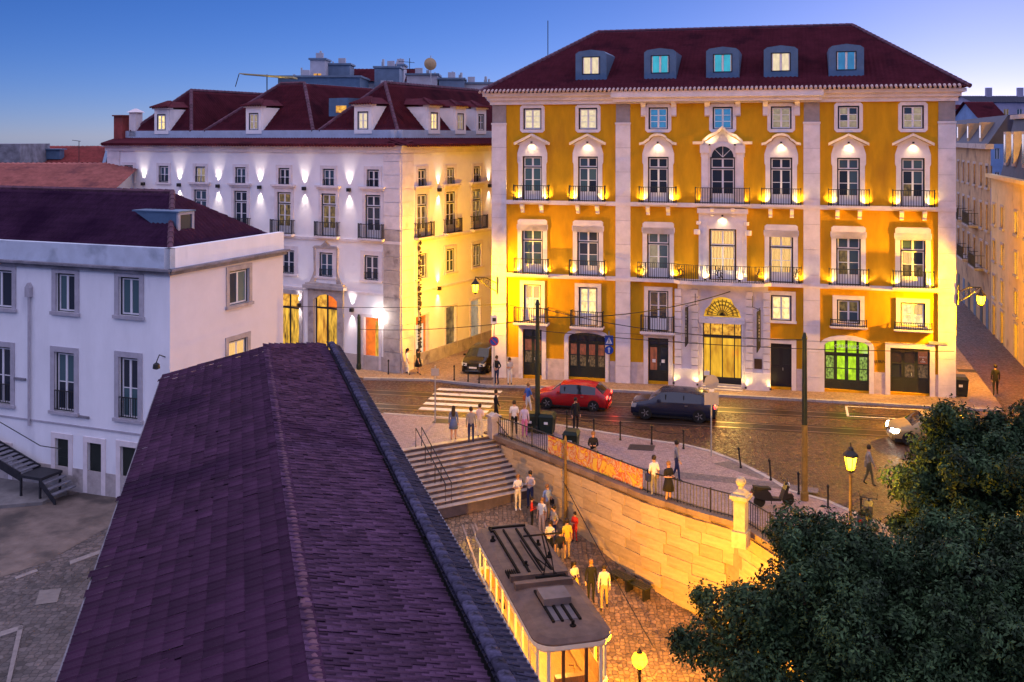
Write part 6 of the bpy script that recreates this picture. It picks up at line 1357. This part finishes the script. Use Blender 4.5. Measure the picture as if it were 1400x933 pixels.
    if skirt:
        sm_ = MB(); zl = skirt[1]; P = [(.135, 1.12), (.17, .98), (.20, .85), (.20 + .12 * (1 - zl), zl)]
        sm_.lathe([(r_ * k, z * k) for r_, z in P], (0, 0, 0), 14); sm_.build('skirt', skirt[0], o, smooth=True)
    if bag: bm2 = MB(); bm2.box(.2 * k, .34 * k, -.12 * k, .14 * k, .72 * k, 1.0 * k); bm2.tube([(.27 * k, 0, 1.0 * k), (.12 * k, .02, 1.45 * k)], .014, 4); bm2.build('bag', bag, o)
    return o
G_ = lambda u, v: gp(u, v, .12)
WH = cloth('white', (.70, .68, .66)); BKc = cloth('black', (.012, .012, .014)); DEN = cloth('denim', (.08, .12, .26)); GRY = cloth('grey', (.22, .21, .22)); PNK = cloth('pink', (.62, .18, .34)); TAN = cloth('tan', (.36, .25, .13)); RED = cloth('red', (.50, .03, .02)); ORG = cloth('orange', (.62, .14, .02)); NVY = cloth('navy', (.02, .03, .09)); CRM = cloth('cream', (.62, .55, .42)); YEL = cloth('yellow', (.62, .42, .05)); LBL = cloth('lightblue', (.30, .38, .55)); OLV = cloth('olive', (.08, .08, .05))
BACK = math.pi
person('woman in white walking along the hotel pavement', G_(557.5, 512), R(60), 1.68, WH, WH, HAIRB, False, 'walk', long_hair=True)
person('woman in a short black dress walking beside the hotel', G_(572, 512), R(60), 1.66, BKc, BKc, HAIRB, False, 'walk', (BKc, .55), True, bare=True, bag=CRM)
person('man in dark clothes standing under the no-parking sign', G_(679, 526), R(-40), 1.78, BKc, NVY, HAIRB, True, 'hip')
person('woman in white trousers waiting before the palace door', G_(697, 526), R(10), 1.66, cloth('greywhite', (.45, .42, .42)), WH, HAIRB, False, 'phone', long_hair=True)
person('person in a blue top on the zebra crossing by the pole', G_(722, 566), R(120), 1.70, cloth('blue', (.05, .13, .45)), WH, HAIRL, False, 'walk', bag=ORG)
person('woman in a denim shirt dress at the head of the steps', G_(620, 602), BACK, 1.72, DEN, DEN, HAIRB, True, 'stand', (DEN, .62), True, bare=True)
person('man in a grey jacket and dark jeans at the top step', G_(644, 606), BACK, 1.80, GRY, NVY, HAIRB, True, 'stand')
person('person in pale pink beside the man in the grey jacket', G_(656, 598), R(150), 1.70, cloth('palepink', (.62, .48, .46)), CRM, HAIRB, True, 'phone')
person('person in black crossing the road behind the stone pier', G_(678, 577), R(90), 1.72, BKc, BKc, HAIRB, True, 'walk')
person('man in a white shirt and black shorts leaning at the railing', G_(703, 595), BACK, 1.76, WH, BKc, HAIRB, False, 'stand')
person('woman in pink trousers and a white top at the railing', G_(717, 598), BACK, 1.68, cloth('lilac', (.55, .45, .55)), PNK, HAIRL, True, 'stand')
person('person in black standing on the road kerb by the chain', G_(787, 590), R(20), 1.74, BKc, BKc, HAIRB, True, 'stand')
person('man in a black jumper looking at his phone behind the banner', G_(811, 642), R(-10), 1.74, BKc, TAN, HAIRL, True, 'phone')
person('man in a white shirt with a satchel behind the railing', G_(894, 680), BACK + R(20), 1.76, WH, GRY, HAIRB, False, 'stand', bag=NVY)
person('woman in a black dress holding a phone behind the railing', G_(914, 687), R(25), 1.70, BKc, BKc, HAIRL, False, 'phone', (BKc, .52), bare=True)
person('person in grey walking across the pale plaza', G_(925, 657), R(70), 1.76, GRY, NVY, HAIRB, True, 'walk')
person('person in a grey coat walking towards the tree', G_(1188, 664), R(80), 1.74, GRY, OLV, HAIRB, True, 'walk', bag=GRY)
person('person in a dark coat walking up the alley', G_(1361, 541), R(160), 1.76, BKc, BKc, HAIRB, True, 'walk')
person('person in a white top and cream trousers at the foot of the steps', lp(708, 698), R(15), 1.72, WH, CRM, HAIRL, False, 'phone', shoe=WH)
person('man in a pale shirt and jeans at the foot of the steps', lp(725, 695), R(-20), 1.78, cloth('paleshirt', (.50, .42, .44)), NVY, HAIRB, True, 'phone')
person('person in a red jacket crouched over a bag by the tram', lp(727, 724), R(90), 1.5, RED, BKc, HAIRB, True, 'phone')
person('woman in a white blouse queueing beside the tram roof', lp(741, 731), R(-30), 1.68, WH, cloth('peach', (.60, .42, .34)), HAIRL, False, 'stand')
person('person in a red top sitting low against the stone wall', lp(786, 741), R(-40), 1.35, RED, RED, HAIRB, True, 'phone')
person('woman in a cream blouse talking in the tram queue', lp(752, 765), R(-20), 1.70, CRM, BKc, HAIRB, False, 'phone', long_hair=True)
person('man in a yellow shirt standing in the tram queue', lp(775, 765), R(200), 1.78, YEL, TAN, HAIRB, False, 'stand', bag=ORG)
person('man in a black shirt beside the yellow-shirted man', lp(766, 780), R(170), 1.74, BKc, TAN, HAIRB, False, 'stand')
person('seated woman in a yellow skirt near the tram step', lp(785, 822), R(30), 1.62, CRM, YEL, HAIRB, False, 'phone', (YEL, .45), True)
person('man in a dark coat and ochre scarf walking up beside the tram', lp(808, 824), R(5), 1.76, BKc, BKc, HAIRL, True, 'stand')
person('man in a black jacket and white shirt walking down by the tram', lp(826, 833), R(-5), 1.80, cloth('blackwhite', (.55, .52, .48)), TAN, HAIRB, True, 'walk')
person('man in a grey shirt leaning near the ochre pole', lp(757, 745), R(-60), 1.78, GRY, NVY, HAIRB, False, 'hip')
person('person in light blue standing near the dark hydrant', lp(748, 712), R(30), 1.7, LBL, TAN, HAIRL, False, 'stand', bag=BKc)
bpy.context.view_layer.update(); dg = bpy.context.evaluated_depsgraph_get()
new = []
for o, mats, bones in PENDING:
    me = bpy.data.meshes.new_from_object(o.evaluated_get(dg)); new.append((o, me, mats, bones))
for o, me, mats, bones in new:
    o.modifiers.clear(); o.data = me; me.materials.clear()
    for m_ in mats: me.materials.append(m_)
    n = len(me.polygons); C_ = np.zeros(n * 3, dtype=np.float32); me.polygons.foreach_get('center', C_); C_ = C_.reshape(-1, 3)
    D = []
    for a, b, m_ in bones:
        ab = b - a; t = np.clip(((C_ - a) @ ab) / max(1e-9, ab @ ab), 0, 1); D.append(np.linalg.norm(C_ - a - t[:, None] * ab, axis=1))
    idx = np.array([b[2] for b in bones])[np.argmin(np.array(D), 0)]
    me.polygons.foreach_set('material_index', idx.astype(np.int32)); me.polygons.foreach_set('use_smooth', np.ones(n, dtype=bool)); me.update()

# ================================================================== trees
def leaf_mat(name, c1, c2):
    m, t, p = nodes(name); L = t.links.new; ge = N(t, 'ShaderNodeNewGeometry'); mx = N(t, 'ShaderNodeMix', data_type='RGBA'); L(ge.outputs['Random Per Island'], mx.inputs['Factor'])
    mx.inputs['A'].default_value = (*c1, 1); mx.inputs['B'].default_value = (*c2, 1); tc = N(t, 'ShaderNodeTexCoord'); n_ = N(t, 'ShaderNodeTexNoise'); n_.inputs['Scale'].default_value = 1.3; n_.inputs['Detail'].default_value = 3; L(tc.outputs['Object'], n_.inputs['Vector'])
    r_ = N(t, 'ShaderNodeMapRange'); r_.inputs['From Min'].default_value = .35; r_.inputs['From Max'].default_value = .65; r_.inputs['To Min'].default_value = .35; r_.inputs['To Max'].default_value = 1.7; L(n_.outputs['Fac'], r_.inputs['Value'])
    s_ = N(t, 'ShaderNodeVectorMath', operation='SCALE'); L(mx.outputs['Result'], s_.inputs[0]); L(r_.outputs[0], s_.inputs['Scale'])
    L(s_.outputs[0], p.inputs['Base Color']); p.inputs['Roughness'].default_value = .55; p.inputs['Specular IOR Level'].default_value = .12; MATS[name] = m; return m
LEAF = leaf_mat('holm_oak_leaf', (.008, .022, .010), (.046, .084, .034)); BARK = pm('bark', (.08, .055, .04), .9, .4, 4, .4, 15)
def tree(label, base, crown, rad, nclump, nleaf, seed, size=.13):
    rng = np.random.default_rng(seed); base = Vector(base); crown = Vector(crown); e = tag(empty('holm_oak', base), label, 'tree')
    cen = np.array(crown - base); R3 = np.array(rad)
    cl_ = []
    while len(cl_) < nclump:
        d = rng.normal(size=3); d /= np.linalg.norm(d); d[2] = abs(d[2]) * 1.0 if rng.random() < .72 else d[2]; d /= np.linalg.norm(d)
        lob = 1 + .16 * math.sin(3.1 * d[0] + seed) * math.cos(2.7 * d[1] - seed) + .12 * math.sin(5.3 * d[2] + 4.1 * d[0] + 2 * seed); r = rng.uniform(.2, 1.0) ** .5; cl_.append((cen + d * R3 * r * lob * (1 + .08 * rng.normal()), rng.uniform(.3, .85), d))
    tr = MB(); t0 = Vector((0, 0, 0)); fork = Vector(cen) * .45 + Vector((0, 0, -.2)); tr.tube([t0, fork * .5 + Vector((.1, .05, 0)), fork], [.42, .32, .26], 9)
    for c, s, d in cl_[::4]: mid = (Vector(c) + fork) / 2 + Vector(rng.normal(size=3) * .3); tr.tube([fork, mid, Vector(c)], [.16, .09, .03], 6)
    tr.build('trunk', BARK, e)
    Vs = []; per = nleaf // nclump
    for c, s, d in cl_:
        # twigs in a clump: leaves grouped in small sprays
        ns = per // 7; q = rng.normal(size=(ns, 3)); q /= np.linalg.norm(q, axis=1)[:, None]; q = q * (rng.uniform(.35, 1.0, size=(ns, 1)) ** .5) * s * np.array([1, 1, .8]) + c
        sp = (q[:, None, :] + rng.normal(size=(ns, 7, 3)) * np.array([.07, .07, .11])).reshape(-1, 3); n = len(sp)
        up = rng.normal(size=(n, 3)) + 1.3 * (sp - c) / (np.linalg.norm(sp - c, axis=1)[:, None] + 1e-6) + np.array([0, 0, .7]); up /= np.linalg.norm(up, axis=1)[:, None]
        a = np.cross(up, rng.normal(size=(n, 3))); a /= np.linalg.norm(a, axis=1)[:, None]; b = np.cross(up, a); L = size * rng.uniform(.6, 1.35, size=(n, 1)); W_ = L * .42
        Vs.append(np.stack([sp - a * L, sp + b * W_ + up * .015, sp + a * L, sp - b * W_ + up * .015], 1).reshape(-1, 3))
    V = np.concatenate(Vs); n = len(V) // 4; link('crown', npmesh('crown', V, np.arange(n * 4).reshape(-1, 4), LEAF), e)
    return e
tree('dark holm oak crown in front of the palace alley', (17.6, 36.5, .3), (17.6, 36.3, 2.2), (4.1, 3.4, 3.5), 240, 150000, 3, .085)
tree('broad dark holm oak overhanging the amber stone wall', (9.6, 26.8, -2.0), (8.75, 26.6, 1.6), (3.75, 3.4, 3.1), 280, 180000, 5, .07)
tree('dark evergreen tree beside the lantern, merging into its neighbours', (13.2, 25.5, -1.5), (13.0, 26.4, 1.9), (4.0, 3.6, 3.3), 260, 170000, 9, .07)
tree('small leafy treetop at the foot of the yellow-footed pole', (10.3, 32.5, -1.0), (11.0, 31.4, .8), (1.8, 1.7, 2.0), 90, 60000, 11, .07)
b = lp(893, 925); tree('low bush lit amber beside the globe lamp', (5.2, 31.2, lz(5.2, 31.2)), (5.1, 31.2, lz(5.2, 31.2) + 1.0), (.8, .8, .8), 16, 8000, 15, .06)

# ================================================================== alley houses on the right
RB = Vector((34.0, 69.5)); rd = Vector((.2747, .9615))
def rpt(Yv): t = (Yv - RB.y) / rd.y; return RB + rd * t
CREAMW = pm('cream_plaster', (.72, .55, .30), .85, .12, .8, .1, 30, blotch=((.36, .26, .15), .5, .6)); TANW = pm('brown_old_plaster', (.46, .32, .19), .9, .2, 1.0, .15, 25, blotch=((.20, .14, .10), .6, .55)); SLATE = pm('slate', (.05, .055, .085), .7, .25, 2)
F1 = Fac(rpt(77.6), rpt(42)); H1 = tag(F1.root('cream_house'), 'cream plastered house with small framed windows along the alley', 'house'); zt_ = 12.5
xs1 = [F1.x(u) for u in (1359.5, 1370.5, 1389.5)]; rows_ = [(9.0, 10.5), (6.3, 7.8), (3.6, 5.2)]
xs1 += [xs1[2] + 3.2 * k for k in range(1, 9) if xs1[2] + 3.2 * k < F1.W - 1]
hol = [(x - .5, x + .5, a, b) for x in xs1 for a, b in rows_] + [(x - .55, x + .55, .7, 3.0) for x in xs1[:4]]
m = MB(); wall_holes(m, 0, F1.W, -1, zt_, hol, .25); m.add([(0, 0, -1), (0, 9, -1), (0, 9, zt_), (0, 0, zt_)], [(0, 1, 2, 3)]); m.add([(F1.W, 0, -1), (F1.W, 9, -1), (F1.W, 9, zt_), (F1.W, 0, zt_)], [(0, 1, 2, 3)]); m.build('wall', CREAMW, H1)
for i, x in enumerate(xs1):
    for k, (a, b) in enumerate(rows_): window(H1, x, a, b, 1.0, L_WARM if (i + k) % 3 != 1 else L_DIM, 2); surround(H1, x, a, b, 1.0, .16, .05, STONE_D)
    if i < 4: MB().box(x - .55, x + .55, .15, .2, .7, 3.0).build('door', DARKW, H1); surround(H1, x, .7, 3.0, 1.1, .18, .05, STONE_D, sill=False)
MB().box(-.2, F1.W, -.4, .1, zt_, zt_ + .25).build('cornice', CREAMW, H1)
m = MB(); m.prism([(.1, zt_ + .25), (.25, zt_ + .8), (1.0, zt_ + 4.3), (6, zt_ + 4.6), (9, zt_ + 4.6), (9, zt_ + .25)], 3.2, F1.W, 'x'); m.build('slate_mansard', SLATE, H1)
for x in (4.6, 7.4, 11.0, 15.0, 19.0, 23.0, 27.0): MB().box(x - .45, x + .45, .15, 1.2, zt_ + 1.0, zt_ + 3.4).build('mansard_window_frame', STONE_D, H1); pane(H1, x, zt_ + 2.2, .6, 2.0, G_BLUE, .14)
MB().box(3.1, F1.W, .75, 1.6, zt_ + 4.3, zt_ + 4.6).build('mansard_cornice', STONE_D, H1)
F2 = Fac(rpt(112), rpt(77.8)); H2 = tag(F2.root('brown_house'), 'old brown house with iron balconies deeper in the alley', 'house')
xs2 = [F2.x(u) for u in (1311, 1318, 1325, 1333, 1342, 1350)]; rows2 = [(11.6, 13.3), (8.3, 10.3), (5.2, 7.2)]
hol = [(x - .55, x + .55, a, b) for x in xs2 for a, b in rows2]; m = MB(); wall_holes(m, 0, F2.W, -1, 14.6, hol, .25); m.build('wall', TANW, H2)
for i, x in enumerate(xs2):
    for k, (a, b) in enumerate(rows2): window(H2, x, a, b, 1.1, L_DIM if (i + k) % 3 == 0 else G_DARK, 2); surround(H2, x, a, b, 1.1, .18, .06, STONE_D)
    MB().box(x - .6, x + .6, -.03, .0, .6, 3.0).build('door', [DARKW, pm('blue_lit_door', (.10, .16, .26), .6)][i % 2], H2)
for i, a in ((1, 8.3), (3, 8.3), (2, 5.2), (4, 5.2)): balcony(H2, xs2[i], a, 3.4, .8, 1.0, .16, .14, STONE_D)
MB().box(-.2, F2.W + .2, -.4, .2, 14.6, 15.0).build('cornice', STONE_D, H2)
m = MB(); m.prism([(-.2, 15.0), (1.2, 17.2), (8, 17.6), (8, 15.0)], 0, F2.W, 'x'); m.build('mansard_roof', SLATE, H2)
for x in xs2[::2]: MB().box(x - .5, x + .5, -.1, 1.0, 15.1, 16.7).build('attic_dormer', TANW, H2); pane(H2, x, 15.95, .6, 1.0, G_BLUE, -.115)
# ----------------------------------------------------- far houses on the hill behind the alley
BLUEH = pm('blue_dusk_wall', (.16, .27, .50), .85, .2, .5); PALEB = pm('pale_wall', (.42, .46, .56), .85, .15, .6)  # BLUEH carries the blue dusk light in the wall colour
def house(name, label, u0, u1, vt, vb, Yv, wmat, roof=1.6, deep=9, nw=3, nr=2, rmat=None, glass=None, chim=0, cat='house'):
    x0, x1 = (u0 - 700) / F * Yv, (u1 - 700) / F * Yv; zt, zb = HC - (vt - VH) / F * Yv, HC - (vb - VH) / F * Yv; w = x1 - x0
    e = tag(empty(name, (x0, Yv, zb)), label, cat); h = zt - zb; hol = []; ph = h / nr
    for r_ in range(nr):
        for k in range(nw): xx = w * (k + .5) / nw; ww_ = min(1.0, w / nw * .4); hol.append((xx - ww_ / 2, xx + ww_ / 2, ph * r_ + ph * .3, ph * r_ + ph * .75))
    m = MB(); wall_holes(m, 0, w, -14, h, hol, .2)
    for a, b in (((0, 0), (0, deep)), ((w, 0), (w, deep)), ((0, deep), (w, deep))): m.add([(*a, -14), (*b, -14), (*b, h), (*a, h)], [(0, 1, 2, 3)])
    m.add([(0, 0, h), (w, 0, h), (w, deep, h), (0, deep, h)], [(0, 1, 2, 3)]); m.build('wall', wmat, e)
    for i, (a, b, c, d) in enumerate(hol):
        f = MB(); f.box(a, a + .06, .08, .14, c, d); f.box(b - .06, b, .08, .14, c, d); f.box((a + b) / 2 - .04, (a + b) / 2 + .04, .085, .14, c, d); f.box(a + .06, b - .06, .08, .14, d - .06, d); o = f.build('window', FRAME_W, e); pane(o, (a + b) / 2, (c + d) / 2, b - a, d - c, (glass or [G_BLUE, G_DARK, L_DIM])[i % len(glass or [1, 2, 3])], .12)
    if roof:
        tile_slope('roof', e, (0, -.4, h), (1, 0, 0), (0, deep / 2 + .4, roof), -.4, w + .4, math.hypot(deep / 2 + .4, roof), 0, 0, rmat or TILE_Y, period=.4, course=.6, amp=.07, sub=3); tile_slope('roof', e, (0, deep + .4, h), (1, 0, 0), (0, -deep / 2 - .4, roof), -.4, w + .4, math.hypot(deep / 2 + .4, roof), 0, 0, rmat or TILE_Y, period=.5, course=.8, amp=.07, sub=2)
        m = MB(); m.add([(0, 0, h), (0, deep, h), (0, deep / 2, h + roof - .1)], [(0, 1, 2)]); m.add([(w, 0, h), (w, deep, h), (w, deep / 2, h + roof - .1)], [(0, 1, 2)]); m.build('gable', wmat, e)
    for k in range(chim): MB().box(w * (.3 + .4 * k), w * (.3 + .4 * k) + .9, deep * .4, deep * .4 + .7, h, h + roof + 1.4).build('chimney', wmat, e)
    return e
house('hill_house', 'blue-lit house with a chimney block on the hill', 1300, 1338, 150, 260, 150, BLUEH, .8, 9, 3, 3, chim=1)
house('hill_house', 'tall dusk-blue gabled house on the hill', 1338, 1372, 162, 260, 142, BLUEH, 2.4, 8, 2, 3)
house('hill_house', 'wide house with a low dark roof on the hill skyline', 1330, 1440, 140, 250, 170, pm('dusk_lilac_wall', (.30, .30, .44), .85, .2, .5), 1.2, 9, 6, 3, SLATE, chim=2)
house('hill_house', 'lower white hill house with a single dark window row', 1296, 1345, 200, 300, 128, PALEB, 1.2, 8, 4, 2)
house('hill_house', 'red-roofed brick house closing the alley view', 1290, 1322, 255, 420, 118, TILE_RED, 1.5, 8, 2, 3, TILE_RED, [G_DARK, L_DIM])
# ----------------------------------------------------- red roofs behind the old white house
e = house('red_roof_house', 'long house with a red tiled roof and a small skylight', 30, 138, 230, 300, 96, PALEB, 2.0, 10, 5, 1, TILE_RED)
m = MB(); m.box(1.6, 3.0, 1.2, 2.2, 5.6, 6.5); m.box(1.4, 3.2, 1.0, 2.4, 6.5, 6.6); m.build('skylight', ZINC, e)
m = MB(); m.add([(7.6, -.3, 4.6), (7.9, -.3, 4.6), (6.4, 5, 7.1), (6.1, 5, 7.1), (7.6, -.3, 5.1), (7.9, -.3, 5.1), (6.4, 5, 7.4), (6.1, 5, 7.4)], [(0, 1, 2, 3), (4, 5, 6, 7), (0, 1, 5, 4), (1, 2, 6, 5), (3, 0, 4, 7)]); m.build('verge_flashing', ZINC, e)
house('red_roof_house', 'low house whose faded red roof sits just above the white house ridge', -60, 150, 262, 330, 74, PALEB, 1.9, 12, 6, 1, pm('clay_tile_faded', (.36, .12, .10), .85, .3, 1.5, .1, 30, blotch=((.20, .07, .07), .5, .55)))
house('stone_gable', 'grey stone gable wall at the end of the red roof', -60, 27, 197, 300, 92, pm('rubble_stone', (.20, .20, .23), .9, .5, 1.2, .4, 6), 0, 6, 2, 1, cat='wall')
e = tag(empty('roof_antenna', ((108 - 700) / F * 90, 90, 13.0)), 'thin television antenna on the red roof', 'antenna'); MB().tube([(0, 0, 0), (0, 0, 2.2)], .03, 4).build('mast', IRON, e); MB().tube([(-.6, 0, 2.25), (.15, 0, 2.15)], .03, 4).build('boom', IRON, e)
# ----------------------------------------------------- modern roofscape behind the hotel
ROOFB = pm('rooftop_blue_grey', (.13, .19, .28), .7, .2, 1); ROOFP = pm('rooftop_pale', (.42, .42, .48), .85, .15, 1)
def block(name, label, u0, u1, vt, Yv, mat, deep=5, cap=None, win=None, cat='rooftop'):
    x0, x1 = (u0 - 700) / F * Yv, (u1 - 700) / F * Yv; zt = HC - (vt - VH) / F * Yv; e = tag(empty(name, (x0, Yv, 14)), label, cat); w = x1 - x0; h = zt - 14
    MB().box(0, w, 0, deep, -6, h).build('walls', mat, e); MB().box(-.15, w + .15, -.15, deep + .15, h, h + .18).build('parapet_cap', cap or ROOFB, e)
    for k in range(3): xx = w * random.uniform(.1, .9); hh = random.uniform(.4, 1.3); MB().tube([(xx, deep * .5, h + .1), (xx, deep * .5, h + hh)], random.uniform(.05, .14), 6).build('vent_pipe', GALV, e)
    xx = w * random.uniform(.1, .6); MB().box(xx, xx + .7, .6, 1.2, h + .18, h + .75).build('cooling_unit', ROOFP, e)
    if win: f = MB().box(w * .25, w * .75, -.05, .0, h * .55, h * .85).build('window', win, e); MB().box(w * .5 - .04, w * .5 + .04, -.07, -.05, h * .55, h * .85).build('mullion', IRON, f)
    return e
block('rooftop_terrace', 'wide blue-grey penthouse with dark glazing behind the hotel roofs', 380, 492, 106, 98, ZINC, 6, win=pm('dark_glazing', (.01, .015, .025), .1, spec=.7))
block('stair_tower', 'stair tower lit yellow above the penthouse', 424, 444, 82, 104, ROOFP, 3, win=L_AMBER)
block('rooftop_box', 'squat blue roof box beside the lit stair tower', 444, 478, 89, 106, ROOFB, 3); block('rooftop_box', 'pale chimney block with a dark cap behind the hotel ridge', 512, 546, 93, 104, ROOFB, 3, win=ROOFP)
block('rooftop_box', 'narrow raised roof vent next to the antenna', 538, 552, 90, 107, ROOFP, 3); block('rooftop_box', 'pale roof block carrying the satellite dish', 556, 598, 103, 100, ROOFP, 4, win=ROOFB)
block('rooftop_box', 'roof block with a lit window near the palace eaves', 600, 634, 109, 100, ROOFB, 4, win=L_WARM); block('rooftop_box', 'low grey roof block touching the palace eaves', 634, 672, 115, 102, ROOFP, 4)
e = house('penthouse', 'pale penthouse with a small red hipped roof', 468, 560, 112, 200, 108, ROOFP, 1.6, 8, 3, 1)
e = tag(empty('satellite_dish', ((589 - 700) / F * 99, 99, 21.7)), 'round satellite dish on the pale roof block', 'satellite dish'); m = MB(); m.lathe([(.02, .12), (.3, .06), (.62, -.1), (.62, -.13), (.02, .06)], (0, 0, 0), 16); o = m.build('dish', pm('dish_tan', (.34, .24, .13), .5), e, (0, -.2, .9)); o.rotation_euler = (R(80), 0, R(20)); MB().tube([(0, 0, -1), (0, 0, 1.7)], .05, 5).build('mast', GALV, e)
e = tag(empty('roof_antenna', ((560 - 700) / F * 101, 101, 20.5)), 'branched television antenna between the roof blocks', 'antenna'); m = MB(); m.tube([(0, 0, 0), (0, 0, 2.8)], .035, 4); m.build('mast', IRON, e); m = MB(); m.tube([(-1.1, 0, 2.5), (.5, 0, 2.35)], .03, 4)
for k in range(6): m.tube([(-1 + k * .28, -.3, 2.5 - k * .02), (-1 + k * .28, .3, 2.45)], .02, 4)
m.tube([(-.6, 0, 1.7), (.5, 0, 1.7)], .03, 4); m.build('boom', IRON, e)
e = tag(empty('terrace_parasol', ((365 - 700) / F * 96, 96, 19.3)), 'flat terrace awning lit yellow from below on the roof', 'awning'); MB().tube([(0, 0, 0), (0, 0, 2.1)], .05, 5).build('post', IRON, e)
m = MB(); m.hexa([(-2.4, -.8, 2.1), (2.6, -.8, 1.7), (2.6, 1.2, 1.7), (-2.4, 1.2, 2.1), (-2.4, -.8, 2.18), (2.6, -.8, 1.85), (2.6, 1.2, 1.85), (-2.4, 1.2, 2.18)]); m.build('canopy', pm('canopy_cloth', (.5, .42, .2), .8), e); MB().tube([(-2.4, -.8, 2.1), (-2.75, -.8, .9)], .04, 4).build('valance_bar', IRON, e); lamp('awning_light', 'SPOT', (1.0, -.5, .9), 90, (1, .7, .1), e, .1, R(120), .7, (0, 0, 1))
